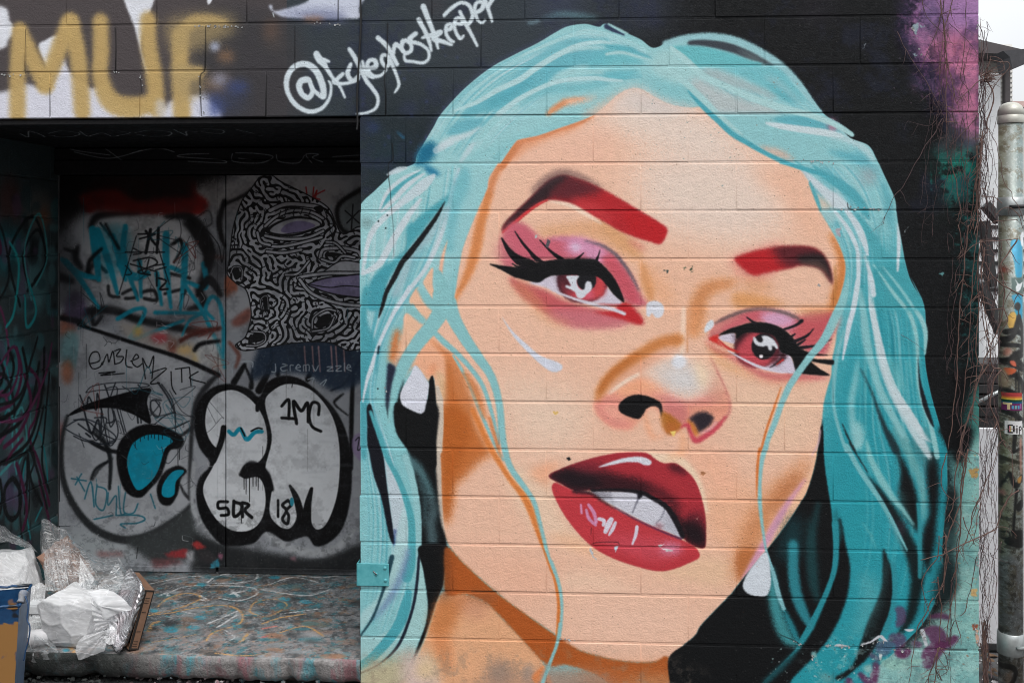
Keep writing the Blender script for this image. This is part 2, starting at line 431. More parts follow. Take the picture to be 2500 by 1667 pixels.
    dt('B 2160,1200', 12, 16, (170, 112, 134), 5, .9); l('B 2000,1090 2180,1180 2352,1290', [6, 12, 10], (150, 198, 202), 1.8)
    f('E 750,30 950,60 1060,130 1090,170 1000,150 870,110', (222, 176, 156), 5, .8)
    # ---- skin ---------------------------------------------------------------------------------
    face = 'A 1340,1568 1480,1370 1530,1338 1700,1302 1900,1232 2200,1120 2352,1005 B 110,905 230,850 340,858 500,950 640,1010 800,1030 920,1030 1010,1110 1110,1205 1300,1362 1500,1482 E 620,8 800,112 950,186 1150,256 1240,380 1300,560 1340,650 1420,790 1500,930 1560,1080 1580,1180 1570,1300 1535,1440 1500,1568 F 1500,350 1490,520 1455,700 1445,840 1400,1000 1372,1120 1352,1320 1325,1568 K 945,60 920,220 880,400 822,580 760,690 610,920 440,1140 220,1400 100,1560 M 1950,742 1700,1000 1640,1100 1540,1190 1380,1325 1250,1358 1110,1366 900,1346 700,1302 500,1240 350,1160 L 1880,1110 1500,850 1300,690 1000,430 850,256 I 825,1260 790,1180 765,1050 742,900 735,800 720,600 720,300 730,0 G 720,1100 705,960 700,860 640,700 480,640 420,440 430,260 600,320 700,200 C 870,1540 940,1200 980,1000 1070,760 1130,620 1210,440 1230,330 1320,190'
    P.mask('face', face, 1.2)
    f(face, PCH, 1.2)
    F = 'face'
    f('B 330,850 640,1000 900,1040 1100,1200 1300,1500 900,1568 200,1300 0,1200 -300,1300 100,950', PALE, 26, .95, clip=F)
    f('E -400,150 500,60 900,300 1050,700 700,950 200,950 -300,700', PALE, 40, .9, clip=F)
    f('B 200,880 480,960 760,1060 600,1110 300,1060', (210, 206, 200), 9, .7, clip=F)
    f('A 1500,1380 1900,1280 2352,1200 2352,1568 1400,1568', (224, 180, 158), 20, .6, clip=F)
    f('E 700,250 1100,260 1240,480 1380,760 1450,900 1200,900 1050,600 850,420', (222, 176, 150), 18, .8, clip=F)
    f('G 1250,820 1700,900 2100,1000 2150,1500 1500,1568 1400,1200', (222, 198, 178), 40, .8, clip=F)
    f('D 1550,900 2352,900 2352,1568 1700,1568', (222, 176, 148), 40, .5, clip=F)
    f('F 480,900 1000,960 1300,1000 1300,1500 700,1568 500,1300', (221, 188, 162), 30, .8, clip=F)
    f('I 1400,500 1800,700 1900,1000 2150,1300 1850,1250 1500,900', (222, 196, 172), 16, .8, clip=F)
    f('L 900,300 1800,420 1850,700 1500,800 1250,620', (222, 172, 146), 25, .6, clip=F)
    f('M 350,520 700,520 1000,640 1100,720 700,700 400,690', (226, 192, 168), 12, .8, clip=F)
    f('M 500,760 1500,800 1650,1000 1400,1180 700,1140 450,1000', (226, 188, 166), 30, .7, clip=F)
    f('M 1200,480 1700,360 1980,420 1900,640 1500,560', (220, 184, 152), 14, .8, clip=F)
    f('J 1750,600 2200,500 2200,1000 1800,1100', (224, 170, 136), 20, .7, clip=F)
    f('J 1480,120 1950,260 2000,640 1750,560 1600,330', (228, 174, 146), 14, .8, clip=F)
    l('J 1100,230 1280,260 1460,270 1600,390 1690,560 1740,780', [16, 20, 16, 12, 8], (228, 204, 178), 3, .9, clip=F)
    f('J 50,380 300,300 330,360 240,430 230,540 120,480', (230, 164, 128), 9, .7, clip=F)
    f('I 1800,1200 2050,1200 2250,1320 2352,1400 2352,1430 2000,1330', (226, 178, 144), 8, .7, clip=F)
    f('B 60,960 240,830 360,840 520,930 700,990 860,1010 760,1080 400,1060 100,1060', (218, 204, 196), 9, .75)
    f('A 2120,1100 2352,960 B 180,880 60,1000 A 2352,1120 2200,1130', (220, 190, 172), 8, .8)
    l('A 1792,1095 1860,1040 1975,975 2140,948', [9, 15, 16, 5], (214, 142, 98), 3, .95)
    l('A 1990,985 2150,955 2250,930', [14, 12, 4], (222, 184, 162), 5, .8)
    # deep ear and cheek shadow on the left side
    f('G 790,640 880,690 950,820 1030,1000 1090,1180 1240,1568 I 1320,420 1150,480 1000,640 900,720 880,900 850,1050 800,1100 775,900 765,600 760,300 770,0 G 790,1100 785,850', (196, 112, 56), 9, clip=F)
    f('I 780,0 980,0 1050,250 950,500 890,640 860,860 830,980 790,1060 770,800 762,400', (182, 96, 38), 9, .9, clip=F)
    f('G 880,690 980,940 1060,1150 1000,1200 900,1000 860,820', (208, 134, 86), 6, .6, clip=F)
    l('I 1110,30 1160,160 1240,330', [24, 30, 12], (226, 172, 140), 7, .7, clip=F)
    # orange hairline
    l('A 2230,1112 2050,1195 1900,1236 1760,1288 1640,1325 1540,1346 1450,1455 1350,1590', [4, 11, 13, 14, 15, 20, 20, 18], (210, 128, 84), 2, clip=F)
    l('A 2230,1125 2000,1230 1800,1290 1560,1390 1460,1500', [3, 16, 20, 30, 22], (216, 146, 108), 6, .7, clip=F)
    l('C 1470,30 1380,150 1300,280 1250,400 1225,520', [16, 18, 18, 18, 18], (208, 130, 84), 4, .9, clip=F)
    l('C 1220,480 1190,620 1150,760 1120,920 1090,1060 1050,1190 1000,1310 930,1440 885,1540', [14, 22, 24, 25, 25, 22, 17, 11, 5], (212, 134, 80), 4.5, clip=F)
    l('E 1440,880 1530,1030 1560,1150 1550,1300 1500,1450 1480,1568 F 1490,200 1440,360', [10, 20, 26, 30, 30, 30, 34, 20], (206, 128, 70), 6, clip=F)
    # ear
    f('G 440,250 400,420 340,600 300,720 330,770 420,640 580,370 520,300', (222, 180, 152), 3)
    l('G 350,430 325,560 300,700', [14, 20, 16], (206, 122, 70), 5)
    f('G 660,470 560,600 480,760 420,880 520,770 640,910 700,860 800,900 800,650 730,540', (226, 170, 138), 4)
    f('G 640,480 700,520 800,600 900,690 1000,900 940,850 850,720 760,620', (214, 134, 84), 4, .9)
    f('G 660,760 720,740 730,830 660,850', (222, 146, 108), 5, .7)
    f('G 330,720 300,740 330,790 420,690 380,660', (150, 140, 130), 5, .6)
    f('G 720,800 800,860 800,1100 740,1000', (206, 176, 140), 5, .8)
    # ---- nose bridge and brow bones -----------------------------------------------------------
    l('D 560,650 780,650 1050,630 1200,690 1350,790 1480,880', [26, 36, 46, 46, 40, 20], (208, 154, 112), 11, .7, clip=F)
    l('D 1120,560 1250,660 1400,800 1480,880', [20, 30, 30, 18], (206, 152, 106), 9, .75, clip=F)
    l('D 1515,950 1550,1080 1590,1210 1600,1290', [8, 22, 24, 14], (204, 138, 84), 5, .9, clip=F)
    l('D 1560,1000 1680,1200 1750,1290', [30, 40, 40], (222, 164, 124), 14, .7, clip=F)
    l('D 2352,1150 2220,1175 2100,1260 2040,1380 2000,1568 F 150,420 170,300', [10, 18, 26, 26, 28, 28], (208, 140, 90), 8, .85, clip=F)
    l('E 520,1330 330,1360 220,1410 170,1568 F 180,250', [14, 24, 28, 34, 30], (204, 136, 88), 9, .9, clip=F)
    f('E 550,1440 700,1450 960,1520 1000,1568 560,1568', (210, 152, 104), 10, .7, clip=F)
    f('E 560,1300 760,1260 900,1400 700,1440', (206, 148, 108), 10, .6, clip=F)
    f('F 520,60 760,90 940,150 940,190 540,190', (212, 148, 92), 7, .7, clip=F)
    f('F 1100,210 1480,200 1500,330 1300,300', (204, 140, 92), 8, .7, clip=F)
    l('H 1445,10 1440,200 1430,440', [9, 12, 10], (232, 206, 186), 2.5, .8, clip=F)
    l('H 1560,0 1545,140 1530,260', [14, 20, 10], (218, 150, 104), 5, .7, clip=F)
    l('H 1482,20 1480,430', [2, 3], (206, 140, 96), 1.5, .7, clip=F)
    # ---- left eyebrow -------------------------------------------------------------------------
    brow = 'D 180,655 200,575 300,470 420,355 560,215 650,145 760,108 850,125 1000,175 1200,275 1400,392 1600,512 1735,600 1755,660 1690,765 1590,740 1450,700 1300,640 1130,540 1000,470 900,412 780,366 615,345 500,400 385,490 280,585'
    f(brow, (178, 38, 44), 2.2)
    P.mask('brow', brow, 3)
    f('D 500,60 800,90 1000,170 1150,250 900,330 820,360 600,345 450,440 330,520 150,650 180,540 400,330', (66, 34, 42), 9, .75, clip='brow')
    f('D 150,660 190,560 320,430 560,190 720,100 820,110 650,250 620,330 500,390 380,470 260,580', (40, 32, 36), 5, .85, clip='brow')
    l('D 470,260 600,160 760,90 950,135 1150,235', [10, 22, 20, 14, 4], (88, 62, 66), 5, .5)
    f('D 850,330 1100,400 1250,560 1050,500 900,420', (202, 66, 70), 7, .6, clip='brow')
    f('D 1350,450 1740,590 1700,760 1450,690', (188, 30, 36), 6, .8, clip='brow')
    l('D 185,658 290,572 400,478 520,392 612,347', [5, 7, 7, 6, 3], (208, 62, 64), 1.4)
    l('D 640,360 820,395 980,480 1130,575', [3, 10, 10, 3], (230, 206, 186), 2.5, .9)
    f('D 1380,720 1500,760 1560,830 1450,800', (206, 120, 110), 6, .6, clip=F)
    # ---- left eye -----------------------------------------------------------------------------
    f('D 175,690 260,570 350,560 440,610 560,720 650,705 800,700 1000,735 1150,790 1280,885 1380,1010 1450,1130 1520,1280 1570,1330 1500,1365 1400,1340 1300,1250 1100,950 400,940 230,1010 160,880', (202, 100, 116), 5)
    f('D 120,760 200,720 260,900 200,1000 100,900', (208, 140, 136), 9, .6, clip=F)
    dt('D 900,790', 30, 22, (216, 158, 192), 9, .9); dt('D 885,795', 13, 12, (218, 190, 214), 5, .9)
    f('D 950,735 1130,790 1200,900 1120,950 1000,930 960,830', (214, 156, 190), 6, .85)
    f('D 620,715 800,702 1000,738 1140,790 1000,770 800,745', (206, 140, 172), 4, .8)
    f('D 1130,900 1240,900 1380,1080 1480,1290 1420,1340 1300,1200', (200, 84, 96), 5, .8)
    l('D 960,735 1060,760 1160,795 1280,885 1380,1015 1445,1130 1490,1220', [2, 4, 6, 7, 7, 5, 2], (92, 88, 100), 2, .9)
    f('D 245,1085 400,1145 600,1215 740,1292 900,1345 1100,1400 1300,1420 1430,1380 1525,1500 1510,1535 1400,1512 1200,1525 1000,1535 800,1512 620,1445 450,1335 320,1220', (198, 92, 96), 5)
    f('D 620,1400 1000,1400 1400,1480 1300,1560 900,1560 700,1500', (204, 120, 130), 8, .8, clip=F)
    l('D 640,1470 850,1530 1100,1545 1330,1530', [6, 14, 14, 6], (200, 112, 118), 5, .7)
    f('D 430,1340 620,1450 820,1530 760,1560 560,1480', (210, 152, 108), 10, .6)
    f('D 1290,1325 1400,1340 1450,1400 1530,1508 1480,1535 1300,1480 1150,1440 1060,1412 1250,1405', (190, 42, 48), 3.5)
    f('D 270,1110 420,1180 560,1330 640,1430 480,1360 340,1240', (208, 146, 98), 9, .6, clip=F)
    f('D 440,1135 600,1080 700,1055 1100,1070 1200,1190 1320,1310 1285,1352 1100,1342 900,1292 740,1252 600,1186', (208, 200, 214), 2.5)
    dt('D 945,1125', 62, 53, (70, 30, 40), 2.5); dt('D 955,1130', 55, 46, (194, 70, 80), 4)
    f('D 700,1050 830,1050 850,1220 780,1210 720,1130', (60, 26, 36), 6, .85)
    f('D 1080,1100 1160,1150 1150,1250 1060,1290 1020,1240 1080,1180', (206, 72, 76), 5, .9); dt('D 1010,1250', 12, 12, (214, 96, 118), 4, .8)
    dt('D 985,1115', 24, 25, (24, 24, 28), 1.6)
    f('D 795,1072 912,1068 890,1120 905,1175 940,1205 965,1195 975,1140 1005,1122 1035,1145 1035,1200 985,1250 945,1288 895,1275 872,1225 788,1182 792,1160 835,1168 808,1110', (212, 216, 224), 1.3)
    l('D 62,960 180,996 320,1040', [2, 11, 26], (13, 13, 16), 1.2)
    l('D 176,712 245,830 330,912 450,975', [2, 12, 20, 30], (14, 13, 16), 1.2)
    f('D 200,1012 300,1000 420,960 560,935 760,910 1000,908 1085,925 1165,990 1255,1100 1315,1220 1345,1325 1250,1255 1180,1165 1090,1082 900,1066 700,1066 610,1085 525,1135 400,1112 300,1078 220,1035', (13, 13, 16), 1.3)
    for s, w in (('D 300,645 380,765 480,875 570,955', [2, 6, 7, 10]), ('D 425,825 470,890 510,930', [2, 4, 5]), ('D 538,730 640,835 750,920', [2, 6, 12]), ('D 962,850 930,880 890,915', [1, 4, 7]),
                 ('D 1115,820 1102,870 1080,925', [1, 3, 7]), ('D 275,955 330,985 400,990', [2, 5, 8]), ('D 175,712 250,850 340,930', [3, 10, 20])):
        l(s, w, (18, 15, 20), 1)
    f('D 612,720 642,738 618,806 592,792', (84, 82, 88), .7, smooth=False)
    l('D 600,1170 720,1235 900,1300 1060,1345 1220,1385 1350,1435', [2, 4, 7, 8, 9, 8], (214, 208, 218), 1.2)
    l('D 1100,1340 1280,1355 1370,1345', [2, 5, 4], (176, 40, 44), 2, .8)
    f('D 1572,1330 1640,1310 1708,1338 1728,1400 1702,1462 1650,1472 1612,1428 1590,1462 1562,1450 1558,1380', (216, 218, 226), 1.3)
    # ---- right eyebrow ------------------------------------------------------------------------
    b2 = 'E 520,1105 620,1058 760,1018 960,990 1150,985 1300,1010 1390,1100 1440,1230 1452,1345 1400,1262 1330,1190 1180,1162 1020,1200 820,1240 700,1262 590,1190'
    f('E 480,1110 700,1010 980,960 900,1250 700,1290 560,1260', (214, 130, 120), 8, .6, clip=F)
    f(b2, (180, 34, 40), 3)
    P.mask('brow2', b2, 3.5)
    f('E 880,940 1320,960 1500,1200 1480,1400 1330,1230 1150,1200 1000,1180', (70, 30, 38), 9, .8, clip='brow2')
    f('E 1120,1080 1380,1060 1480,1250 1460,1380 1380,1270 1200,1180', (38, 32, 34), 5, .9, clip='brow2')
    l('E 1150,1150 1330,1170 1440,1330', [6, 14, 5], (120, 92, 80), 4, .5, clip=F)
    l('E 1480,1180 1490,1350 1475,1500', [4, 5, 3], (168, 110, 50), 2, .7, clip=F)
    # ---- right eye ----------------------------------------------------------------------------
    f('F 330,360 500,272 700,214 900,222 1100,282 1300,330 1490,250 1500,360 1440,490 1390,640 1250,640 1100,520 1000,410 750,340 550,392 400,450 280,492', (200, 96, 106), 5)
    f('F 1120,300 1480,250 1490,400 1300,560 1150,500', (196, 88, 92), 6, .8)
    dt('F 930,310', 36, 18, (214, 176, 206), 7, .9); f('F 780,250 1000,260 1120,330 1060,400 980,390 800,320', (212, 160, 190), 6, .7)
    f('F 330,370 480,300 600,290 450,360 380,420 300,470', (218, 160, 140), 5, .6)
    l('F 330,352 450,292 600,237 760,212 950,236 1100,290 1165,335', [4, 7, 7, 6, 7, 7, 3], (98, 84, 84), 2.2, .9)
    f('F 235,500 350,590 500,655 700,772 900,832 1100,822 1400,855 1440,835 1380,880 1100,895 850,890 650,800 480,690 330,625', (206, 104, 108), 5)
    f('F 540,750 800,860 1100,880 1300,880 1000,940 750,900', (216, 148, 120), 9, .7, clip=F)
    f('F 280,680 480,720 700,860 520,820 350,740', (216, 160, 108), 9, .6, clip=F)
    f('F 240,520 330,600 480,640 420,680 300,640', (206, 142, 88), 7, .6, clip=F)
    f('F 355,490 520,442 545,620 700,732 870,800 1000,822 1112,816 1065,680 1030,640 900,560 600,560', (208, 198, 214), 1.6)
    dt('F 735,585', 56, 48, (66, 26, 34), 2.2); dt('F 738,600', 50, 43, (192, 74, 84), 4)
    f('F 530,430 760,430 900,520 950,650 880,640 760,440 640,450 560,560', (44, 20, 28), 6, .8); f('F 840,610 950,640 960,700 900,750', (90, 40, 50), 5, .8)
    dt('F 800,570', 30, 32, (24, 22, 26), 1.6)
    f('F 700,480 705,532 740,562 790,572 832,565 850,606 880,602 880,562 932,596 930,556 890,502 832,470 782,470 792,512 770,532 742,520 720,488', (214, 218, 224), 1.2)
    dt('F 775,664', 5, 4.5, (222, 214, 218), 1)
    f('F 940,620 1030,640 990,700 920,740 950,680', (60, 26, 34), 3); l('F 860,772 940,720 1000,680', [2, 5, 3], (44, 30, 38), 1.4); l('F 920,745 985,695', [2, 5], (196, 44, 44), 1.2)
    f('F 272,495 375,458 360,510 430,578 545,612 480,602 380,562', (204, 46, 42), 2)
    l('F 360,500 450,580 560,625', [3, 5, 4], (200, 50, 48), 1.5)
    f('F 368,465 450,412 560,374 700,340 850,350 980,402 1080,490 1150,582 1240,628 1420,655 1260,660 1290,690 1470,702 1470,746 1300,722 1250,712 1330,782 1430,846 1290,842 1170,832 1110,815 1062,672 960,620 940,540 880,462 750,440 620,440 540,495 522,440', (12, 13, 15), 1.3)
    for s, w in (('F 638,290 680,325 720,352', [3, 5, 8]), ('F 1165,325 1100,370 980,412', [8, 6, 5]), ('F 1282,395 1210,470 1090,525', [1, 6, 8]), ('F 1452,500 1310,560 1150,582', [1, 5, 8]), ('F 1100,450 1050,485', [3, 8]), ('F 1200,505 1130,550', [3, 7])):
        l(s, w, (26, 22, 28), 1.1)
    l('F 458,610 600,690 750,762 900,802 1000,822', [2, 5, 7, 6, 2], (214, 206, 218), 1.1)
    f('F 240,442 232,402 268,335 312,318 322,368 290,408 252,430', (216, 222, 228), 1.5)
    # ---- nose ---------------------------------------------------------------------------------
    nose = 'H 590,905 600,1000 680,1100 790,1160 940,1165 1020,1085 1090,1000 1150,960 1220,1050 1250,1155 1315,1215 1420,1160 1480,1122 1545,1275 1590,1275 1750,1170 1870,1010 1888,930 1850,800 1775,630 1640,600 1400,420 1100,480 850,600 700,720 630,820'
    P.mask('nose', nose, 3)
    f('H 590,905 600,1000 680,1100 790,1160 940,1165 1020,1085 1090,1000 1150,960 1220,1050 1250,1155 1315,1215 1420,1160 1480,1122 1545,1275 1590,1275 1750,1170 1870,1010 1888,930 1850,800 1700,830 1500,890 1380,850 1250,770 1150,700 1000,690 800,790 700,840', (224, 156, 132), 5)
    f('H 590,900 700,850 850,870 830,1000 900,1080 960,1150 800,1160 680,1100 605,1010', (220, 138, 128), 8, .85, clip='nose')
    f('H 1240,900 1490,930 1480,1100 1400,1130 1260,1020', (206, 122, 118), 8, .9, clip='nose')
    f('H 1500,920 1880,930 1850,1050 1700,1000 1520,1020', (216, 146, 122), 7, .8, clip='nose')
    f('H 1150,760 1400,860 1500,890 1700,830 1750,900 1500,930 1250,900', (208, 130, 130), 8, .75, clip='nose')
    f('H 1600,780 1760,680 1870,880 1850,930 1700,900', (206, 148, 130), 9, .7, clip='nose')
    f('H 800,800 1000,690 1150,700 1300,830 1100,800 900,840', (232, 168, 130), 7, .8, clip='nose')
    f('H 660,950 800,920 830,1000 900,1070 780,1080', (226, 170, 148), 9, .7, clip='nose')
    f('H 1120,570 1400,470 1640,600 1690,740 1600,820 1430,850 1300,780 1150,690', (222, 206, 196), 14)
    f('H 1280,610 1520,600 1600,740 1450,800 1300,720', (216, 214, 214), 14, .9)
    f('H 1550,520 1640,560 1680,720 1600,760', (232, 206, 170), 9, .7)
    l('H 1390,310 1220,345 1060,440 880,560 730,690 650,800 620,880', [30, 28, 30, 30, 28, 22, 10], (204, 130, 74), 5)
    l('H 1010,450 850,560 720,680 640,800', [10, 14, 14, 10], (192, 112, 54), 4, .9)
    l('H 1330,400 1100,520 900,650 760,760', [14, 18, 18, 10], (214, 156, 128), 7, .8)
    l('H 1010,640 900,700 800,770 730,830', [6, 8, 7, 2], (232, 212, 194), 2, .9)
    l('H 1700,480 1780,640 1850,800 1888,930 1860,1040 1720,1170 1580,1280', [2, 4, 4, 4, 5, 6, 4], (192, 112, 106), 2.2, .8)
    dt('H 1400,522', 18, 17, (224, 226, 232), 3)
    f('H 820,960 845,905 925,850 1020,836 1130,860 1222,912 1242,985 1252,1062 1230,1050 1205,965 1150,945 1090,970 1060,1020 1012,1066 930,1048 850,1010', (14, 14, 16), 1.5)
    f('H 1240,1000 1340,1045 1425,1130 1385,1180 1312,1215 1250,1160 1222,1090', (178, 108, 38), 3.5)
    f('H 1260,1100 1400,1120 1360,1190 1300,1200', (188, 104, 56), 6, .7)
    f('H 1480,1072 1545,1105 1590,1190 1550,1230 1495,1140', (208, 128, 62), 3)
    f('H 1498,1070 1570,1012 1650,1000 1722,1040 1720,1090 1672,1148 1620,1178 1595,1202 1570,1150 1540,1100', (44, 36, 44), 3)
    l('H 1420,1150 1480,1122 1510,1200 1560,1275 1650,1232 1760,1150 1850,1040', [4, 9, 9, 12, 12, 10, 4], (204, 76, 90), 2.5)
    l('H 1600,1205 1700,1160 1760,1090', [3, 6, 3], (222, 160, 170), 2.5, .8)
    l('H 1080,1040 1110,1150 1150,1245', [10, 14, 8], (230, 160, 122), 5, .8); l('H 1150,1240 1250,1230', [10, 6], (230, 164, 130), 5, .7)
    l('H 1430,1200 1445,1290 1420,1400 1300,1420', [14, 16, 14, 8], (230, 170, 132), 6, .8)
    f('H 1130,980 1190,970 1230,1060 1240,1150 1150,1200 1110,1060', (228, 182, 156), 7, .7)
    f('H 1312,1186 1372,1180 1350,1240', (226, 196, 110), 1, smooth=False)
    # ---- lips ---------------------------------------------------------------------------------
    up = 'J 232,437 340,372 500,310 700,252 900,216 1100,210 1190,226 1262,282 1340,316 1440,315 1530,372 1620,462 1682,602 1728,800 1736,1000 1722,1122 1640,1112 1560,1072 1500,990 1440,850 1350,722 1200,640 1100,596 900,576 640,570 480,577 350,512'
    f(up, (168, 46, 56), 1.4)
    P.mask('lip', up, 1.5)
    f('J 200,440 400,350 640,380 900,450 1120,500 1200,620 1000,600 640,590 480,590 330,520', (24, 18, 24), 8, .95, clip='lip')
    f('J 500,300 760,300 700,400 500,380', (110, 36, 48), 9, .7, clip='lip')
    f('J 700,400 1000,450 1250,520 1450,650 1500,760 1350,700 1100,590 800,570', (60, 20, 28), 9, .8, clip='lip')
    f('J 1350,690 1440,760 1520,860 1640,830 1740,950 1730,1130 1560,1080 1490,980 1420,830', (24, 16, 22), 8, .95, clip='lip')
    f('J 1370,330 1470,330 1560,410 1500,420 1400,380', (56, 20, 30), 6, .85, clip='lip'); f('J 1540,820 1680,760 1730,900 1650,900', (90, 28, 40), 9, .6, clip='lip')
    f('J 1250,420 1500,450 1640,640 1600,720 1450,600', (172, 50, 58), 10, .7, clip='lip')
    f('J 640,575 800,580 1090,588 1200,638 1340,730 1440,860 1512,1000 1490,1022 1380,975 1200,905 1000,800 850,722 730,652', (204, 204, 214), 1.6)
    P.mask('teeth', 'J 640,575 800,580 1090,588 1200,638 1340,730 1440,860 1512,1000 1490,1022 1380,975 1200,905 1000,800 850,722 730,652', 1.2)
    f('J 620,570 760,575 830,640 720,660', (120, 116, 126), 5, .7, clip='teeth'); f('J 1380,780 1530,1000 1400,990 1330,900', (170, 170, 182), 7, .7, clip='teeth')
    l('J 1085,590 1092,640 1060,720 1030,790', [7, 5, 3, 2], (90, 90, 104), 1.6, .8, clip='teeth'); l('J 1350,735 1310,830 1260,890', [4, 3, 3], (120, 120, 134), 1.8, .8, clip='teeth'); l('J 815,578 830,650 860,715', [4, 3, 2], (130, 130, 142), 2, .7, clip='teeth')
    f('J 1085,586 1140,606 1100,655 1082,630', (30, 28, 36), 1.6); f('J 1300,880 1320,920 1340,900 1300,960 1240,920', (150, 90, 100), 4, .7, clip='teeth')
    l('J 640,572 900,570 1100,590 1220,645 1350,725 1440,850 1515,1010', [6, 8, 9, 10, 12, 14, 12], (22, 18, 24), 1.8)
    f('J 262,562 290,500 380,535 480,578 640,602 740,672 950,792 1200,906 1380,982 1520,1052 1640,1122 1672,1212 1560,1272 1400,1332 1250,1342 1050,1292 850,1222 680,1132 560,1032 430,880 330,722', (192, 58, 66), 1.5)
    P.mask('low', 'J 262,562 290,500 380,535 480,578 640,602 740,672 950,792 1200,906 1380,982 1520,1052 1640,1122 1672,1212 1560,1272 1400,1332 1250,1342 1050,1292 850,1222 680,1132 560,1032 430,880 330,722', 1.5)
    f('J 700,1000 1300,1050 1500,1150 1300,1250 900,1150', (204, 88, 104), 16, .6, clip='low'); dt('J 1400,1130', 26, 14, (214, 148, 178), 8, .8, clip='low')
    f('J 600,1050 900,1180 1250,1290 1600,1200 1600,1300 1250,1380 800,1260', (178, 50, 58), 9, .6, clip='low')
    l('J 480,580 640,605 740,672 860,745', [12, 8, 6, 3], (40, 20, 30), 2.5, .8); l('J 860,735 1000,815 1200,915 1400,1000 1500,1035', [3, 4, 4, 5, 6], (74, 40, 72), 1.6, .8)
    f('J 705,352 850,292 1000,256 1130,254 1212,292 1202,332 1150,332 1080,306 960,306 830,332', (216, 218, 226), 1.3)
    for s, w, c in (('J 540,710 546,790', [5, 6], 0), ('J 592,760 615,840 680,905', [6, 8, 7], 0), ('J 612,712 665,790 685,880', [7, 9, 8], 0), ('J 712,845 760,862 755,905', [8, 9, 8], 1), ('J 830,850 800,905 775,970', [12, 14, 10], 1), ('J 870,880 845,940 810,998', [7, 9, 5], 1), ('J 1076,920 1064,1000 1032,1088', [8, 8, 4], 1)):
        l(s, w, ((206, 138, 174), (216, 210, 224))[c], 1)
    # ---- cheek highlight, jaw shading ---------------------------------------------------------
    f('G 1352,285 1450,420 1600,558 1720,658 1880,718 1932,760 1912,802 1850,816 1788,790 1700,722 1550,575 1440,442', (212, 216, 228), 1.6)
    f('K 860,240 790,470 640,670 510,880 390,1080 200,1380 120,1500 130,1200 220,900 460,560 660,400', (202, 134, 88), 16, .9, clip=F)
    f('K 700,440 760,430 740,540 600,680 480,760 560,580', (186, 112, 66), 12, .7, clip=F)
    f('K 160,1160 380,1140 300,1260 170,1440', (184, 108, 58), 5, .85, clip=F)
    l('K 900,100 905,280 870,440 800,590 700,730 560,900 430,1100', [4, 10, 16, 20, 22, 20, 10], (228, 184, 152), 3, clip=F)
    l('K 800,470 650,680 530,880 420,1080 340,1210 210,1420', [4, 12, 18, 18, 16, 8], (208, 152, 178), 3, .95, clip=F)
    l('I 760,-100 757,200 735,400 745,600 752,800 765,1000 795,1180', [15, 17, 16, 14, 13, 12, 6], (196, 182, 168), 1.6)
    l('G 730,960 755,1080 760,1300 752,1568', [10, 15, 16, 15], (204, 190, 174), 1.6)
    # ---- left hair, upper ---------------------------------------------------------------------
    for s, w in (('A 560,1490 620,1440 680,1390', [14, 30, 20]), ('C 540,200 620,130 690,60', [14, 34, 22])):
        l(s, w, (22, 104, 136), 6, .95)
    l('C 620,225 680,270 760,300', [8, 18, 4], (34, 120, 156), 4, .95)
    f('C 180,645 225,540 330,420 520,290 590,268 430,395 300,515', (80, 164, 176), 2)
    f('C 880,470 720,575 520,735 440,810 430,1000 330,1100 150,1250 60,1568 190,1568 240,1360 400,1100 560,880 740,660 850,540', (78, 162, 174), 3)
    f('C 60,1568 90,1330 200,1220 300,1180 250,1330 190,1568', (70, 156, 170), 3)
    for s, w, a in (('C 180,640 255,470 400,340 570,258', [5, 9, 8, 3], 1), ('C 200,655 330,530 450,400 610,290', [7, 11, 12, 4], 1), ('C 300,645 450,522 600,400 700,310', [10, 20, 26, 10], .9), ('C 260,300 360,255 440,235', [6, 14, 5], .9),
                    ('C 40,1150 60,1000 110,850 200,738 330,620 420,540', [5, 10, 14, 14, 12, 4], 1), ('C 20,1245 180,1150 290,960 400,780 480,660 575,535', [10, 16, 17, 17, 15, 6], 1), ('C 20,1240 35,1100 55,1000', [8, 7, 6], .9),
                    ('C 340,1590 480,1385 620,1200 720,1000 795,800 845,620 880,450 940,250', [9, 10, 10, 11, 10, 10, 10, 8], 1), ('C 720,70 800,30 880,0', [16, 14, 8], .6), ('C 960,170 1040,60 1080,0', [8, 12, 5], .5)):
        l(s, w, (198, 212, 218), 1.6, a)
    l('C 1000,260 960,420 900,560 880,800 850,1000', [20, 50, 40, 30, 24], (112, 184, 194), 6, .8, clip='hair|-face')
    l('C 1150,260 1080,420 980,700 900,950', [16, 22, 26, 20], (150, 200, 204), 7, .6, clip='hair|-face')
    l('C 830,620 760,720 650,880 520,1060 420,1230 330,1440', [10, 20, 24, 20, 22, 20], (158, 188, 196), 5, .8)
    l('C 640,1000 560,1080 480,1180', [10, 20, 10], (116, 180, 190), 5, .6)
    dt('C 500,720', 5, 9, (160, 204, 206), 2)
    l('C 806,560 725,705 605,875 470,1050 400,1135 320,1290 250,1420 205,1568 G 190,240 172,295', [2, 9, 12, 14, 13, 12, 10, 8, 6, 2], (16, 20, 23), 1.3)
    dt('C 60,760', 14, 12, (96, 112, 112), 6, .5)
    for s in ('C 170,745', 'C 240,812', 'C 255,690', 'G 165,975'):
        dt(s, 2.2, 2.2, (30, 50, 54), .6)
    for s in ('C 835,920 762,1120 752,1300 776,1275 802,1080', 'C 692,1188 612,1298 600,1340 650,1430 702,1512 722,1520 732,1480 690,1360', 'C 545,1375 468,1490 490,1560 G 500,160 620,315 690,230 640,130 590,60'):
        f(s, (222, 180, 152), 1.6)
    f('C 800,1000 765,1120 752,1300 770,1290', (220, 166, 150), 3, .5)
